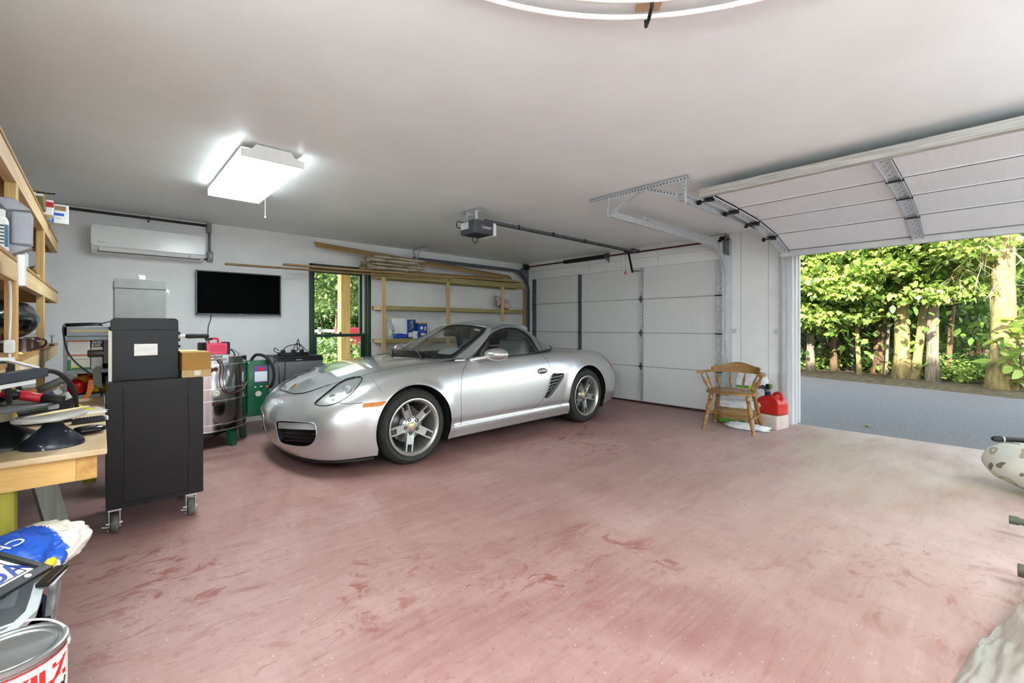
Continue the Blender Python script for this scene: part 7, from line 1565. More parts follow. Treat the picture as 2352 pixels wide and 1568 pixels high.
zsm = ony(330, 757, HY).z; b = MB(); b.box(hx0 - .002, hx1 + .002, HY - .001, HY + .30, zsm - .0025, zsm); b.build('lid_seam', m_gap, mh, world=True)
a_, c_ = ony(308, 790, HY), ony(362, 815, HY); MB().box(a_.x, c_.x, HY - .0015, HY + .004, c_.z, a_.z).build('metal_window', mat('bright_metal_plate', (190, 184, 178), .25, .8, var=.1, vs=3, stretch=(1, 1, 20)), mh, world=True); MB().box(a_.x, c_.x, HY - .0035, HY + .001, ony(330, 803, HY).z, ony(330, 801, HY).z).build('plate_ridge', m_galv, mh, world=True)
hh = ony(412, 772, HY + .02); MB().cyl(hh, hh + Vector((.035, 0, 0)), .012, n=12).build('handle_ferrule', m_galv, mh, world=True, smooth=40); MB().lathe([(0, .03), (.013, .03), (.016, .05), (.015, .10), (.016, .15), (.011, .158), (0, .16)], 14, hh, (1, 0, 0)).build('handle_grip', m_dark, mh, world=True, smooth=40)
b = MB()
for zz in (765, 780, 795): q = ony(411, zz, HY + .01); b.rbox((q.x, q.y, q.z), (.014, .02, .018), .003)
b.build('latch', m_blackm, mh, world=True)
k0 = ony(238, 811, HY + .05); MB().box(k0.x - .0, hx0, HY + .02, HY + .09, ony(240, 835, HY).z, ony(240, 781, HY).z).build('side_plate', m_black, mh, world=True); MB().lathe([(0, -.07), (.019, -.07), (.022, -.064), (.022, 0), (.0, .0)], 16, k0, (1, 0, 0)).build('side_knob', mat('dark_brown_bakelite', (50, 44, 38), .35), mh, world=True, smooth=40); MB().cyl(k0, k0 + Vector((.02, 0, 0)), .026, n=16).build('knob_collar', m_acg, mh, world=True)
MB().box(hx0 - .012, hx0 + .004, HY + .0, HY + .03, cz1, ony(250, 760, HY).z).build('bracket_strip', mat('cream', (220, 214, 200), .6), mh, world=True)
# cardboard box on the cart's right corner
x0_, x1_ = ony(418, 840, CY + .02).x, ony(485, 840, CY + .02).x; z1_ = ony(450, 809, CY + .02).z
cbx = thing('cardboard_box', 'brown cardboard box with packing tape on cart corner', 'box', ((x0_ + x1_) / 2, CY + .15, cz1)); m_card = mat('brown_cardboard', (164, 118, 46), .6, var=.1, vs=6)
MB().box(x0_, x1_, CY + .02, CY + .28, cz1 + .001, z1_).build('carton', m_card, cbx, world=True, bevel=.002); MB().box(x0_ - .001, x1_ + .001, CY + .0185, CY + .282, cz1 + .002, ony(450, 850, CY).z).build('tape_band', mat('shiny_tape', (190, 152, 84), .12, var=.2, vs=14, coat=1), cbx, world=True); MB().box(ony(447, 860, CY).x, ony(462, 860, CY).x, CY + .0175, CY + .019, cz1 + .012, ony(455, 851, CY).z).build('label', mat('cream_label', (214, 206, 184), .5), cbx, world=True); MB().box(x0_ - .004, x0_ + .10, CY + .05, CY + .25, z1_, z1_ + .008).build('flap', mat('torn_card', (206, 180, 132), .7), cbx, world=True)
# tall grey steel case behind
GY = 4.22; gx0, gx1, gz = ony(262, 680, GY).x, ony(382, 680, GY).x, ony(320, 641, GY).z
gcs = thing('grey_steel_case', 'tall grey steel case with latch standing behind black cart', 'case', ((gx0 + gx1) / 2, GY + .2, 0)); m_gc = mat('case_grey_enamel', (140, 140, 138), .4, .1, var=.05, vs=20); zl_ = ony(320, 663, GY).z
MB().box(gx0, gx1, GY + .002, GY + .34, .0, zl_ - .003).build('body', m_gc, gcs, world=True, bevel=.004)
T = Matrix.Translation(((gx0 + gx1) / 2, GY + .17, (zl_ + gz) / 2)); MB().prism([Vector(p) + Vector((0, -.17, 0)) for p in arch(gx1 - gx0 + .004, gz - zl_, .018)], (0, .34, 0), T).build('lid', m_gc, gcs, world=True, bevel=.003)
b = MB(); b.box(gx0 + .004, gx1 - .004, GY + .004, GY + .335, zl_ - .004, zl_ + .001); b.build('lid_gasket', m_black, gcs, world=True)
xl = gx1; b = MB(); b.box(xl, xl + .012, GY + .02, GY + .05, zl_ - .02, zl_ + .012); b.tube([(xl + .012, GY + .035, zl_ + .0), (xl + .02, GY + .035, zl_ - .01), (xl + .016, GY + .035, zl_ - .045)], .004, 6); b.build('latch', m_galv, gcs, world=True)
hp_ = ony(326, 640, GY + .05); b = MB(); b.rbox((hp_.x, GY + .1, gz + .016), (.045, .06, .04), .014); b.build('handle', m_bxw, gcs, world=True, smooth=35)
# ---------------------------------------------------------------- lower left corner
bn = thing('storage_bin', 'black plastic storage bin beneath the grey tub', 'bin', (-.37, 1.84, 0)); m_binb = mat('bin_black', (22, 22, 24), .45, c2=(130, 130, 128), vs=14, thr=(.22, .34))
def tub(name, m, parent, cx_, cy_, w0, d0, w1, d1, z0, z1, th=.006, lip=.018):
    """open tapered tub with a rolled lip"""
    b = MB(); n_ = 24; vs_ = []
    def ring(w_, d_, z_, k=5):
        for i in range(n_): t = 2 * math.pi * i / n_; c_, s_ = math.cos(t), math.sin(t); q = (abs(c_) ** k + abs(s_) ** k) ** (-1 / k); vs_.append((cx_ + w_ / 2 * q * c_, cy_ + d_ / 2 * q * s_, z_))
    lv = [(w0, d0, z0), (w1, d1, z1 - .02), (w1 + lip * 1.4, d1 + lip * 1.4, z1 - .018), (w1 + lip * 1.6, d1 + lip * 1.6, z1), (w1 - th * 2, d1 - th * 2, z1), (w0 - th * 2, d0 - th * 2, z0 + th)]
    for l in lv: ring(*l)
    fs_ = [(j * n_ + i, j * n_ + (i + 1) % n_, (j + 1) * n_ + (i + 1) % n_, (j + 1) * n_ + i) for j in range(len(lv) - 1) for i in range(n_)] + [tuple(reversed(range(n_))), tuple(range((len(lv) - 1) * n_, len(lv) * n_))]
    b.add(vs_, fs_); return b.build(name, m, parent, world=True, smooth=40)
tub('bin_body', m_binb, bn, -.37, 1.84, .42, .42, .50, .50, 0, .36)
b = MB(); b.bar((-.135, 1.72, .02), (-.10, 1.95, .43), .018, .05); b.bar((-.125, 1.60, .02), (-.115, 1.66, .38), .018, .04); b.build('side_strut', mat('scuffed_grey_strap', (150, 150, 148), .4, .4, var=.3, vs=16), bn, world=True)
gt = thing('grey_tub', 'pale grey plastic tub stacked on black bin', 'tub', (-.37, 1.84, .36)); tub('tub_body', mat('tub_grey', (176, 180, 180), .4, var=.04, vs=6), gt, -.37, 1.86, .42, .42, .47, .48, .345, .462, lip=.02)
# number plate insert with dealer frame, lying tilted on the tub
hd = thing('dealer_plate', 'white dealer number plate in black frame lying on grey tub', 'plate', (-.32, 1.85, .47)); pc_ = onz(12, 1322, .50); hu = Vector((.61, .79, 0)); hv = Vector((-.79, .61, .34)); T = frame(onz(118, 1308, .475) - hu * .185 + hv * .125, hu, hv)
MB().box(-.17, .17, -.11, .11, 0, .004, T).build('plate', m_bxw, hd, world=True); b = MB()
for x0_, x1_, y0_, y1_ in ((-.185, .185, -.135, -.105), (-.185, .185, .095, .118), (-.185, -.165, -.12, .11), (.165, .185, -.12, .11)): b.box(x0_, x1_, y0_, y1_, .002, .014, T)
b.build('frame', m_black, hd, world=True, bevel=.003)
b = MB(); b.tube([T @ Vector((x_, y_, .0052)) for x_, y_ in ((-.15, -.09), (.15, -.09), (.15, .085), (-.15, .085))], .0015, 4, closed=True); b.build('border_line', m_screw, hd, world=True)
b = MB(); lg = [(-.045, -.03), (.045, -.03), (.05, .0), (.048, .035), (-.048, .035), (-.05, .0)]; b.tube([T @ Vector((x_, y_ + .045, .006)) for x_, y_ in lg], .003, 5, closed=True); b.prism([T @ Vector((x_, y_ + .045, .0045)) for x_, y_ in ((-.038, .032), (-.022, .032), (-.014, .004), (.014, .004), (.022, .032), (.038, .032), (.026, -.028), (.012, -.028), (.010, -.008), (-.010, -.008), (-.012, -.028), (-.026, -.028))], T.to_3x3() @ Vector((0, 0, .002))); b.build('emblem', m_screw, hd, world=True)
text('lettering', 'HONDA', .078, mat('honda_blue', (38, 62, 142), .5), T @ Matrix.Translation((-.12, -.085, .0045)), hd, True, bold=.0012)
for x_ in (-.12, .12): MB().lathe([(.008, 0), (.008, .003), (.0005, .004)], 10, T=T @ Matrix.Translation((x_, -.12, .014))).build('screw', m_galv, hd, world=True)
# bag of product leaning behind
gbag = thing('product_bag', 'white and blue plastic bag slumped behind grey tub', 'bag', (-.17, 2.12, .42)); p_ = [onz(105, 1232, .50), onz(40, 1300, .46), onz(-30, 1330, .44)]
b = lump((0, 0, 0), (.20, .11, .085), 51, .14, 2.2, n=110, m=64, fold=.10); T = frame(Vector((-.205, 2.175, .44)), (.75, .62, .10), (-.6, .75, .1)); b.v = [T @ q for q in b.v]; bgo = b.build('bag', None or mat('bag_white_blue', (236, 228, 212), .2, bump=.3, bs=8), gbag, world=True, smooth=True)
mbg = bpy.data.materials.new('bag_blue_band'); mbg.use_nodes = True; mbg.node_tree.nodes['Principled BSDF'].inputs['Base Color'].default_value = rgb((34, 88, 190)); mbg.node_tree.nodes['Principled BSDF'].inputs['Roughness'].default_value = .2
me = bgo.data; me.materials.append(mbg); Ti = T.inverted()
for f in me.polygons:
    c_ = Ti @ Vector(f.center)
    if -.16 < c_.x < .075 + .02 * noise.noise(Vector((c_.y * 18, c_.z * 18, 2))): f.material_index = 1
text('lettering', 'CHIP', .06, m_wp, T @ Matrix.Translation((.0, -.02, .088)) @ Matrix.Rotation(math.pi, 4, 'Z'), gbag, True)
yk = thing('hand_trowel', 'yellow-handled trowel sticking up from grey tub', 'trowel', (-.10, 1.98, .46)); MB().tube([onz(100, 1318, .45), onz(108, 1302, .475), onz(119, 1288, .49), onz(124, 1282, .49)], [.010, .014, .014, .006], 10).build('grip', mat('handle_yellow', (232, 196, 30), .35), yk, world=True, smooth=True); MB().tube([onz(128, 1305, .46), onz(126, 1290, .475)], [.012, .012], 8).build('end', m_bxw, yk, world=True)
sc = thing('grey_scraper', 'black and white plastic scraper at tub corner', 'scraper', (-.10, 1.90, .47)); MB().bar(onz(95, 1345, .475), onz(143, 1300, .485), .03, .012).build('blade', m_black, sc, world=True, bevel=.003); MB().bar(onz(112, 1342, .465), onz(144, 1306, .475), .02, .008).build('edge', m_bxw, sc, world=True)
# paint can on a low stool
kt = .89; kd = ray(20, 1492); kc_ = Vector((kd.x * kt, kd.y * kt, 0)); kz1 = HC + kd.z * kt; kr, kh = .083, .19
stl = thing('step_stool', 'low wooden step stool holding the paint can', 'stool', (kc_.x, kc_.y, 0)); MB().box(-.09, .09, -.09, .09, kz1 - kh - .025, kz1 - kh).build('seat', m_ply, stl, bevel=.003)
for sx__ in (-1, 1):
    for sy__ in (-1, 1): MB().box(sx__ * .07 - .015, sx__ * .07 + .015, sy__ * .07 - .015, sy__ * .07 + .015, 0, kz1 - kh - .025).build('leg', m_pinez, stl)
pcn = thing('paint_can', 'metal paint can with red and white label at lower left corner', 'paint can', (kc_.x, kc_.y, kz1 - kh))
m_tin = mat('tin_plate', (176, 178, 178), .3, .9, var=.12, vs=10); m_klab = mat('can_label_white', (236, 234, 230), .4); m_kred = mat('can_label_red', (206, 36, 30), .4)
MB().lathe([(0, 0), (kr, 0), (kr + .002, .003), (kr, .006), (kr, kh - .012), (kr + .0025, kh - .009), (kr + .0025, kh - .001), (kr, kh), (kr - .006, kh), (kr - .008, kh - .006), (0, kh - .008)], 48).build('can', m_tin, pcn, smooth=35)
MB().lathe([(0, kh - .007), (kr - .012, kh - .006), (kr - .014, kh - .002), (kr - .018, kh - .002), (kr - .02, kh - .005), (0, kh - .0045)], 48).build('lid', m_tin, pcn, smooth=35)
def wrap(z0_, z1_, m, name, r_=kr + .0006, a0=0, a1=360, slope=0): 
    b = MB(); N = 60; vs_ = []
    for i in range(N + 1): a = R(a0 + (a1 - a0) * i / N); s_ = slope * math.sin(a * 1.0 + .6); vs_ += [(r_ * math.cos(a), r_ * math.sin(a), z0_), (r_ * math.cos(a), r_ * math.sin(a), z1_ + s_)]
    b.add(vs_, [(2 * i, 2 * i + 2, 2 * i + 3, 2 * i + 1) for i in range(N)]); return b.build(name, m, pcn, smooth=True)
wrap(.012, kh - .018, m_klab, 'label'); wrap(kh - .019, kh - .016, m_kred, 'label_line', kr + .001); wrap(.012, .075, m_kred, 'label_band', kr + .001, slope=.02)
def curved_text(body, size, a_mid, z_, m, rot=0, bold=0, shear=0, name='lettering'):
    o = text(name, body, size, m, Matrix.Identity(4), pcn, bold=bold, shear=shear, align='CENTER'); Rm = Matrix.Rotation(rot, 3, 'Z')
    for v in o.data.vertices:
        q = Rm @ v.co; a = a_mid + q.x / kr; r_ = kr + .0014 + v.co.z; v.co = (r_ * math.cos(a), r_ * math.sin(a), z_ + q.y)
    o.data.update(); return o
am = math.atan2(-kc_.y, -kc_.x) + R(14)
curved_text('KILZ', .050, am + R(17), kh - .068, m_kred, R(0), .0022); curved_text('Original', .026, am + R(22), kh - .095, m_screw, R(0), .0002, .3); curved_text('INTERIOR PRIMER', .0125, am + R(12), kh - .113, m_acg); curved_text('HEAVY STAINS', .014, am + R(20), .055, m_klab, R(0), .0006); curved_text('& ODORS', .014, am + R(20), .04, m_klab, R(0), .0006)
b = MB(); b.tube(catmull([(kr * math.cos(R(t)) * 1.04, .055 * math.sin(R(t)), kh - .02 + .045 * math.sin(R(t))) for t in range(0, 181, 20)], 3), .0022, 8); o = b.build('bail_handle', m_galv, pcn, smooth=True); b = MB(); b.lathe([(.009, 0), (.009, .004), (.0005, .006)], 12, (kr, 0, kh - .02), (1, 0, 0)); b.build('bail_ear', m_galv, pcn, smooth=40)
# ================================================================ OUTSIDE
m_asph = mat('asphalt', (136, 134, 133), .8, c2=(98, 96, 95), vs=45, bump=.4, bs=160, thr=(.3, .7)); m_soil = mat('leaf_litter', (104, 92, 68), .9, c2=(64, 58, 40), vs=9, bump=.6, bs=20); m_lawn = mat('lawn', (62, 82, 34), .9, c2=(92, 96, 52), vs=5, bump=.5, bs=40)
a1, a2 = onz(1815, 858), onz(2352, 912)
b = MB(); pts = [(WB + .12, -14), (a2.x - .9, -14), (a2.x - .2, -3), (a2.x, a2.y), ((a1.x + a2.x) / 2 + .05, (a1.y + a2.y) / 2), (a1.x, a1.y), (a1.x + .5, 7), (a1.x + 1.6, 16), (WB + .12, 16)]
b.prism([(x, y, -.02) for x, y in pts], (0, 0, -.1)); struct(b.build('driveway', m_asph))
struct(MB().box(XL - 14, 60, -40, 60, -.30, -.125).build('ground', m_soil))
b = MB(); b.box(-14, WB + .1, WA + .2, 40, -.13, -.03); struct(b.build('lawn', m_lawn))
# cracks of grass at the sill and the litter strip at the wood's edge (bumpy verge)
b = MB(); N = 60; vs_ = []
for i in range(N + 1):
    u = i / N; y = -9 + 24 * u; xe = np.interp(y, [p[1] for p in pts[1:8]], [p[0] for p in pts[1:8]])
    for j in range(5): vs_.append((xe - .15 + j * .45 + .1 * noise.noise(Vector((i * .7, j, 0))), y, -.02 + (0 if j in (0,) else .05 + .05 * noise.noise(Vector((i * .5, j * 2, 3))))))
b.add(vs_, [(i * 5 + j, i * 5 + j + 1, (i + 1) * 5 + j + 1, (i + 1) * 5 + j) for i in range(N) for j in range(4)]); o = b.build('verge', m_soil, smooth=True); struct(o)
# leaves -------------------------------------------------------------
def leafmat(name, c, c2, tr=.35):
    m = bpy.data.materials.new(name); m.use_nodes = True; n = m.node_tree.nodes; L = m.node_tree.links; pb = n['Principled BSDF']
    oi = n.new('ShaderNodeNewGeometry'); cr = n.new('ShaderNodeValToRGB'); cr.color_ramp.elements[0].color = rgb(c); cr.color_ramp.elements[1].color = rgb(c2); L.new(oi.outputs['Random Per Island'], cr.inputs[0]); L.new(cr.outputs[0], pb.inputs['Base Color']); pb.inputs['Roughness'].default_value = .5
    tl = n.new('ShaderNodeBsdfTranslucent'); L.new(cr.outputs[0], tl.inputs[0]); mx = n.new('ShaderNodeMixShader'); mx.inputs[0].default_value = tr; L.new(pb.outputs[0], mx.inputs[1]); L.new(tl.outputs[0], mx.inputs[2]); L.new(mx.outputs[0], n['Material Output'].inputs[0]); return m
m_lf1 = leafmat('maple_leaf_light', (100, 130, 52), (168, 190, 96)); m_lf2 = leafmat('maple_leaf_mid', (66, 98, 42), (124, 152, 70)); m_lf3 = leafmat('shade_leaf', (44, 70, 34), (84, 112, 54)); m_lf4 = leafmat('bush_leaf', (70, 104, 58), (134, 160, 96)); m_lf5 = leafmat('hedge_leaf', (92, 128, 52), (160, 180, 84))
LEAF = [(0, 0), (.16, .10), (.42, .06), (.36, .26), (.55, .48), (.26, .52), (.22, .70), (0, 1.0), (-.22, .70), (-.26, .52), (-.55, .48), (-.36, .26), (-.42, .06), (-.16, .10)]
LSIMPLE = [(0, 0), (.28, .32), (.2, .7), (0, 1), (-.2, .7), (-.28, .32)]
def leaves(name, spots, size, m, parent, seed, shape=LEAF, droop=.5, face=None):
    """one mesh of many leaves round the given (centre, radius) spots; numpy for speed"""
    rs = np.random.RandomState(seed); P = np.concatenate(spots) if isinstance(spots, list) else spots; N = len(P); k = len(shape)
    yaw = rs.uniform(0, 2 * np.pi, N); pitch = rs.normal(-droop, .45, N); roll = rs.normal(0, .5, N); sc = size * rs.uniform(.6, 1.25, N)
    lx = np.array([p[0] for p in shape]); ly = np.array([p[1] for p in shape]); lz = -.18 * (lx ** 2) * 2 - .12 * ly ** 2
    cr_, sr_ = np.cos(roll)[:, None], np.sin(roll)[:, None]; X = lx * cr_ + lz * sr_; Z = -lx * sr_ + lz * cr_; Y = np.broadcast_to(ly, X.shape)
    cp, sp_ = np.cos(pitch)[:, None], np.sin(pitch)[:, None]; Y2 = Y * cp - Z * sp_; Z2 = Y * sp_ + Z * cp
    cy_, sy_ = np.cos(yaw)[:, None], np.sin(yaw)[:, None]; X3 = X * cy_ - Y2 * sy_; Y3 = X * sy_ + Y2 * cy_
    V = np.stack([X3, Y3, Z2], -1) * sc[:, None, None] + P[:, None, :]
    me = bpy.data.meshes.new(name); me.vertices.add(N * k); me.vertices.foreach_set('co', V.reshape(-1)); me.loops.add(N * k); me.loops.foreach_set('vertex_index', np.arange(N * k)); me.polygons.add(N); me.polygons.foreach_set('loop_start', np.arange(N) * k); me.polygons.foreach_set('loop_total', np.full(N, k)); me.materials.append(m); me.update(); me.validate()
    o = link(name, me, parent); o['kind'] = 'stuff'; return o
def cloud(rs, c, r, n_, shell=.55):
    d = rs.normal(size=(n_, 3)); d /= np.linalg.norm(d, axis=1)[:, None]; q = rs.uniform(shell, 1, n_) ** .6; return np.array(c) + d * np.array(r) * q[:, None]
m_bark1 = mat('mossy_bark', (168, 150, 100), .9, c2=(104, 98, 62), vs=5, stretch=(3, 3, .8), bump=.9, bs=14); m_bark2 = mat('grey_bark', (150, 138, 116), .9, c2=(92, 84, 70), vs=6, stretch=(4, 4, .7), bump=.9, bs=14); m_bark3 = mat('brown_bark', (122, 98, 72), .9, c2=(72, 56, 40), vs=6, stretch=(4, 4, .7), bump=.9, bs=14)
def trunk(t, h, r0, r1, m, lean=(0, 0), seed=0, name='trunk', base=(0, 0, -.13), flare=1.5):
    pts, rs_ = [], []
    for i in range(13):
        u = i / 12; pts.append(Vector((base[0] + lean[0] * u * h + .06 * r0 * 6 * noise.noise(Vector((u * 3, seed, 0))) * u, base[1] + lean[1] * u * h + .06 * r0 * 6 * noise.noise(Vector((u * 3, seed, 9))) * u, base[2] + u * h))); rs_.append((r0 + (r1 - r0) * u) * (1 + (flare - 1) * max(0, 1 - u * h / .5) ** 2))
    b = MB(); b.tube(pts, rs_, 14); n_ = 14
    for i, p in enumerate(b.v): k_ = .22 * r0 * noise.noise(Vector((p.x * 6, p.y * 6, p.z * 1.5 + seed))); c_ = pts[min(12, i // n_)]; q = p - c_; b.v[i] = p + q.normalized() * k_ if q.length > 0 else p
    b.build(name, m, t, smooth=True); return pts
def tree(name, label, x, y, h, r0, m_b, m_l, spots, nleaf, size, seed, lean=(0, 0), group=None, trunks=1, shape=LEAF):
    t = thing(name, label, 'tree', (x, y, 0), 0, group); rs = np.random.RandomState(seed); pts = trunk(t, h, r0, r0 * .55, m_b, lean, seed)
    br = MB(); 
    for i in range(5):
        u = .45 + .1 * i; k_ = int(u * 12); a = rs.uniform(0, 6.28); L_ = rs.uniform(.6, 1.4); p0 = pts[k_]; br.tube([p0, p0 + Vector((math.cos(a) * L_ * .5, math.sin(a) * L_ * .5, .3)), p0 + Vector((math.cos(a) * L_, math.sin(a) * L_, .5))], [r0 * .25, r0 * .16, r0 * .06], 6)
    br.build('branch', m_b, t, smooth=True)
    if nleaf: leaves('foliage', [cloud(rs, c_, r_, max(1, int(nleaf * (2.3 if shape is LEAF else 1.7) * f_))) for c_, r_, f_ in spots], size * (.58 if shape is LEAF else .72), m_l, t, seed, shape)
    return t
def gx(px, x): d = ray(px, 800); return x * d.y / d.x          # y on the line of sight through px at distance x
# the trunks one can pick out at the drive's edge
def crown(z, rx, rz, n_=5, seed=0, sp=1.2):
    rs = np.random.RandomState(seed); return [((rs.uniform(-sp, sp), rs.uniform(-sp, sp), z + rs.uniform(-rz, rz) * .7), (rx * rs.uniform(.6, 1), rx * rs.uniform(.6, 1), rz * rs.uniform(.35, .6)), 1 / n_) for _ in range(n_)]
X = 12.55; tree('maple_tree', 'big mossy-trunked tree at right end of drive edge', X - .1, gx(2303, X - .1), 9, .185, m_bark1, m_lf2, crown(7.5, 2.2, 1.6, 5, 1), 2500, .20, 1)
X = 13.1; tree('maple_tree', 'straight grey-barked tree with shaded base left of the mossy tree', X, gx(2143, X), 9, .105, m_bark2, m_lf1, crown(4.4, 1.8, 1.5, 6, 2), 3600, .21, 2)
X = 13.4; tree('maple_tree', 'thick sunlit tree with pale mossy base in the middle', X, gx(2072, X), 9, .145, m_bark1, m_lf1, crown(4.0, 2.0, 1.5, 7, 3), 4400, .20, 3)
X = 13.35; tree('maple_tree', 'thin leaning sunlit tree close right of the thick middle tree', X, gx(2100, X), 7, .085, m_bark1, m_lf1, crown(5.2, 1.4, .9, 4, 4), 1500, .20, 4, lean=(.02, -.09))
X = 14.4; tree('maple_tree', 'dark brown tree left of the thick middle tree', X, gx(2022, X), 9, .15, m_bark3, m_lf2, crown(4.2, 1.9, 1.6, 6, 5), 3600, .20, 5)
X = 13.7; tree('maple_tree', 'pale twin-stemmed tree near the left door jamb', X, gx(1862, X), 8, .09, m_bark2, m_lf1, crown(3.4, 1.8, 1.7, 7, 6), 4600, .19, 6)
X = 14.0; tree('maple_tree', 'slim straight tree standing right of the twin-stemmed one', X, gx(1915, X), 8, .075, m_bark3, m_lf1, crown(3.5, 1.9, 1.5, 6, 7), 3800, .19, 7)
X = 13.6; tree('maple_tree', 'thin bent sapling with curved stem at the middle left', X, gx(1975, X), 6, .05, m_bark1, m_lf1, crown(3.6, 1.4, .9, 5, 8), 2400, .19, 8, lean=(0, .05))
X = 13.8; tree('maple_tree', 'slender crooked tree between grey tree and mossy tree', X, gx(2175, X), 7, .055, m_bark3, m_lf2, crown(5.0, 1.4, 1.2, 5, 9), 1600, .19, 9, lean=(0, -.05))
X = 13.2; tree('maple_tree', 'thin pale tree beside left jamb with drooping leaves', X, gx(1826, X), 7, .05, m_bark2, m_lf1, crown(3.6, 1.5, 1.4, 6, 10), 3200, .19, 10)
X = 13.9; tree('maple_tree', 'thin pale sapling leaning in front of the brown tree', X, gx(2034, X), 5, .035, m_bark2, m_lf1, crown(4.4, 1.2, .8, 4, 18), 1000, .18, 18, lean=(0, -.04))
# overhanging boughs of broad maple leaves, low in front of the trunks
for i, (px, x, z, rx, rz, nn, lab) in enumerate(((1880, 12.9, 3.15, 1.5, .75, 1500, 'leafy maple bough hanging at upper left of doorway view'), (2010, 12.6, 3.1, 1.5, .7, 1500, 'leafy maple bough hanging at upper middle of doorway view'), (2130, 12.4, 3.3, 1.1, .6, 1000, 'leafy maple bough above the grey-barked tree'), (1860, 13.2, 1.9, 1.0, .5, 700, 'low maple bough beside left jamb'), (2190, 12.8, 2.25, .55, .28, 160, 'small spray of maple leaves left of mossy tree'), (1960, 13.0, 2.2, 1.3, .5, 900, 'low maple bough left of the thick middle tree'))):
    t = thing('maple_bough', lab, 'branch', (x, gx(px, x), 0)); rs = np.random.RandomState(60 + i); MB().tube([(1.0, .4, z + .9), (.4, .2, z + .5), (0, 0, z + .15), (-.5, -.2, z)], [.05, .04, .025, .01], 6).build('stem', m_bark3, t, smooth=True)
    sp_ = [cloud(rs, (rs.uniform(-rx, rx) * .6, rs.uniform(-rx, rx), z + rs.uniform(-rz, rz) * 1.5), (.5, .65, .22), nn // 5, .1) for _ in range(18)]; leaves('foliage', sp_, .125, m_lf1, t, 60 + i, LEAF, .65)
# bare twigs in front of the mossy tree
t = thing('dead_branch', 'tangle of bare pale twigs hanging before the mossy tree', 'branch', (12.1, gx(2270, 12.1), 2.6)); rs = np.random.RandomState(5)
def twig(p, d, L_, r_, depth):
    pts = [p]; q = p.copy(); dd = d.copy()
    for i in range(5): dd = (dd + Vector(rs.normal(0, .22, 3)) + Vector((0, 0, -.06))).normalized(); q = q + dd * L_ / 5; pts.append(q.copy())
    tb.tube(pts, [r_ * (1 - .14 * i) for i in range(6)], 5)
    if depth:
        for k_ in (2, 3, 4): twig(pts[k_], (dd + Vector(rs.normal(0, .7, 3))).normalized(), L_ * .62, r_ * .55, depth - 1)
tb = MB(); twig(Vector((.3, -.6, .1)), Vector((-.1, .8, .05)), 1.5, .028, 3); twig(Vector((.2, .1, 1.4)), Vector((0, -.1, -1)), 1.6, .022, 3); twig(Vector((.2, -.5, .6)), Vector((-.1, .5, .6)), 1.2, .02, 2); twig(Vector((.2, .7, 1.2)), Vector((0, -.3, -.7)), 1.5, .018, 3); twig(Vector((.1, -.4, 1.3)), Vector((0, .25, -.8)), 1.4, .018, 3); tb.build('twigs', mat('dry_twig', (214, 190, 150), .8), t, smooth=True)
# the wood behind: many slender trees nobody could tell apart
k_ = 0
for i in range(34):
    x = 15.5 + (i % 7) * 2.3 + rng.uniform(-.6, .6); px = 1790 + (i * 97) % 640; y = gx(px, x) + rng.uniform(-.3, .3); m_b = (m_bark2, m_bark3)[i % 2]
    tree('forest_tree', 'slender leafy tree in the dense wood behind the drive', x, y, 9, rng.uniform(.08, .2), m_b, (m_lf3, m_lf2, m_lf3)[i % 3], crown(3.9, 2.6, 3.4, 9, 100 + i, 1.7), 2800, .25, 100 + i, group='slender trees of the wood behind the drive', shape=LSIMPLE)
for i in range(12):
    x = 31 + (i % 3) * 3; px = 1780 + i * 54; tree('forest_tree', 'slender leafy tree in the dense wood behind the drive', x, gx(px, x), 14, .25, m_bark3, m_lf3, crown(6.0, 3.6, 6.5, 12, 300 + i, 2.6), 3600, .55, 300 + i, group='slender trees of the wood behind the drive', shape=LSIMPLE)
# undergrowth along the edge
for i in range(26):
    px = 1800 + i * 23 + rng.uniform(-8, 8); x = np.interp(gx(px, 12.5), [a2.y, a1.y], [a2.x, a1.x]) + 1.5 + rng.uniform(.0, 2.2); t = thing('undergrowth_shrub', 'low leafy shrub in the undergrowth at the drive edge', 'shrub', (x, gx(px, x), 0), 0, 'undergrowth shrubs along the drive'); rs = np.random.RandomState(500 + i)
    MB().tube([(0, 0, -.1), (.05, .02, .3)], [.02, .01], 5).build('stem', m_bark3, t); leaves('foliage', [cloud(rs, (0, 0, rs.uniform(.15, .38)), (.6, .7, rs.uniform(.2, .4)), 620, .1)], .09, (m_lf2, m_lf3, m_lf1)[i % 3], t, 500 + i, LSIMPLE, .2)
t = thing('broadleaf_sapling', 'bright broad-leaved sapling right of the mossy tree', 'sapling', (12.2, gx(2345, 12.2), 0)); rs = np.random.RandomState(77); MB().tube([(0, 0, -.1), (.03, .02, 1.5)], [.02, .008], 6).build('stem', m_bark3, t); leaves('foliage', [cloud(rs, (0, 0, .85), (.35, .45, .65), 130, .2)], .24, m_lf1, t, 77, LSIMPLE, .5)
# litter and weeds
for i in range(7):
    q = onz(1990 + rng.uniform(-14, 14), 978, -.02); pass
t = thing('weed_tuft', 'tuft of grass growing at the open door sill', 'weed', tuple(onz(1992, 980, -.02))); b = MB()
for i in range(9):
    a = rng.uniform(0, 6.28); L_ = rng.uniform(.06, .13); d = Vector((math.cos(a), math.sin(a), .5)) * L_; s_ = Vector((-math.sin(a), math.cos(a), 0)) * .006
    b.add([s_, -s_, d * .6 - s_, d * .6 + s_, d + Vector((0, 0, -.02))], [(0, 1, 2, 3), (3, 2, 4)])
b.build('blades', m_lf1, t)
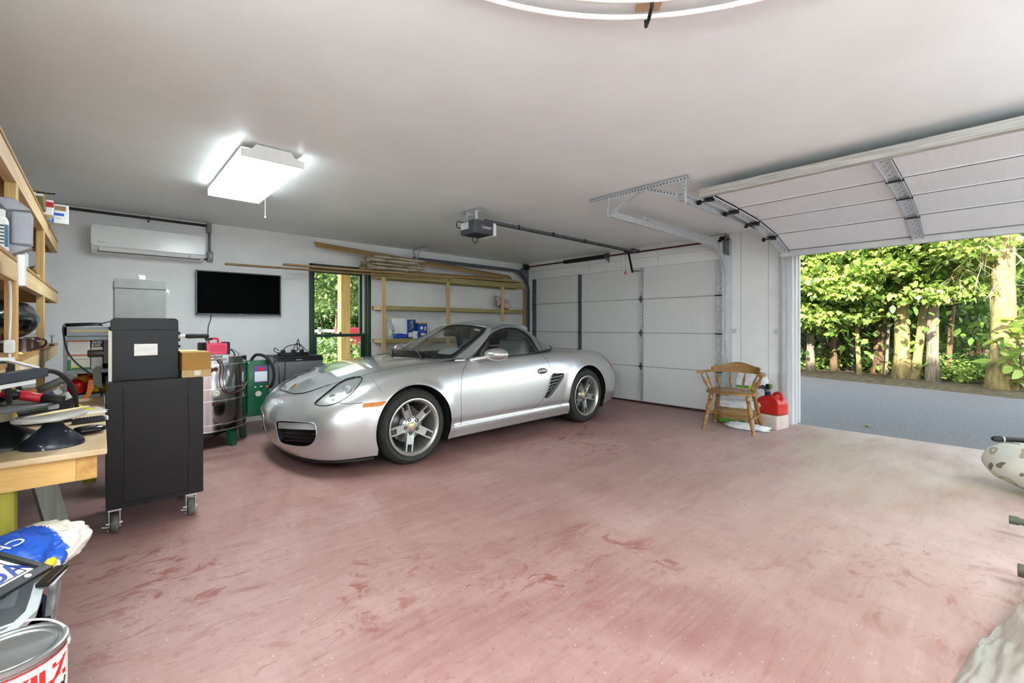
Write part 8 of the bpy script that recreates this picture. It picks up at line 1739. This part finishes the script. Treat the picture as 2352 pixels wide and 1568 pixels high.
# ---------------------------------------------------------------- seen through the window
po = thing('porch_post', 'square pine porch post outside the window', 'post', (ony(790, 700, 8.1).x, 8.1, -.03)); MB().box(-.085, .085, -.085, .085, 0, 2.75).build('post', wood('porch_pine_z', (206, 176, 112), (178, 142, 78), 2), po, bevel=.005)
struct(MB().box(1.0, 6.0, WA + .75, 8.3, 2.62, 2.74).build('porch_beam', m_tpine))
def shrub(name, label, px, yy, z, r_, n_, size, m, seed, cat='shrub', group=None, shape=LSIMPLE):
    c_ = ony(px, 748, yy); t = thing(name, label, cat, (c_.x, yy, 0), 0, group); rs = np.random.RandomState(seed); MB().tube([(0, 0, -.1), (.05, 0, z * .6), (.0, .1, z)], [.06, .04, .02], 7).build('stem', m_bark3, t, smooth=True); leaves('foliage', [cloud(rs, (rs.uniform(-.5, .5) * r_[0], 0, z + rs.uniform(-.4, .4) * r_[2]), (r_[0] * .75, r_[1], r_[2] * .6), n_ // 4, .2) for _ in range(4)], size, m, t, seed, shape, .3); return t
for px, lab in ((745, 'clipped bright green hedge bush left of porch post'), (838, 'clipped bright green hedge bush right of porch post')): shrub('hedge_bush', lab, px, 9.6, .35, (.62, .5, .38), 2200, .055, m_lf5, px)
shrub('garden_shrub', 'blue-green leafy shrub behind the hedge', 755, 12.5, .55, (1.1, .8, .6), 1800, .13, m_lf4, 801)
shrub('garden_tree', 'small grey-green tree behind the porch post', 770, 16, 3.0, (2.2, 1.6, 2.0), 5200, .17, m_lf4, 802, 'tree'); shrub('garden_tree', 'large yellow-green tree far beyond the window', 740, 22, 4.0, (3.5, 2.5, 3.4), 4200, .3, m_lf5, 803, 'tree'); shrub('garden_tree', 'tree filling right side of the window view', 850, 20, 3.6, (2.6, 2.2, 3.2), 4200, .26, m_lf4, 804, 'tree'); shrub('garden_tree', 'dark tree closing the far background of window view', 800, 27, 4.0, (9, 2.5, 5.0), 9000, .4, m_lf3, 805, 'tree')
shrub('garden_shrub', 'long row of dark shrubs behind the red truck', 790, 19, 1.2, (5, 1.0, 1.5), 5200, .2, m_lf3, 806)
# red pickup truck, rear quarter
c_ = ony(812, 748, 14.0); tk = thing('red_pickup', 'red pickup truck parked in garden beyond the window', 'truck', (c_.x + .2, 14.6, 0), R(-8)); m_rtr = mat('truck_red', (112, 10, 28), .35, coat=.3); m_chr = mat('truck_grey', (150, 154, 160), .35, .6)
MB().box(-.35, 3.3, -.85, .85, .55, 1.16).build('bed', m_rtr, tk, bevel=.05); b = MB(); b.prism([(1.3, -.8, 1.15), (3.3, -.8, 1.15), (2.9, -.7, 1.75), (1.7, -.7, 1.75)], (0, 1.6, 0)); b.build('cab', m_rtr, tk, bevel=.05); MB().box(-.5, -.34, -.85, .85, .50, .68).build('bumper', m_chr, tk, bevel=.03); MB().box(-.37, -.34, -.82, -.68, .75, 1.05).build('tail_lamp', m_redl, tk); MB().box(-.37, -.345, .1, .5, .95, 1.03).build('badge', m_wp, tk)
for x in (.55, 2.7):
    for sg in (-1, 1):
        b = MB(); b.lathe([(0, -.1), (.22, -.1), (.36, -.1), (.38, -.06), (.38, .06), (.36, .1), (0, .1)], 24, (x, sg * .78, .36), (0, 1, 0)); b.build('wheel', m_tyre, tk, smooth=40); b = MB(); b.lathe([(0, -.105), (.2, -.105), (.2, .105), (0, .105)], 16, (x, sg * .78, .36), (0, 1, 0)); b.build('hub_cap', m_chr, tk)
fc_ = thing('garden_fence', 'pale low rail fence beyond garden shrub', 'fence', (ony(730, 748, 18).x, 18, 0))
for i in range(5): MB().box(-1.6 + i * .8, -1.5 + i * .8, -.04, .04, -.1, 1.15).build('post', m_acg, fc_)
for z in (.55, .95): MB().box(-1.7, 1.8, -.02, .02, z, z + .12).build('rail', m_acg, fc_)

# tiny repeated pieces that cannot be picked apart stay joined as one part
for o in bpy.data.objects:
    if o.name.split('.')[0] in ('slot', 'screw_holes', 'tread', 'bolt', 'rail_clip', 'vent_slot', 'print', 'button', 'louvre_slot', 'slash', 'screw', 'knot', 'twigs', 'blades', 'branch') and o.parent: o['kind'] = 'stuff'
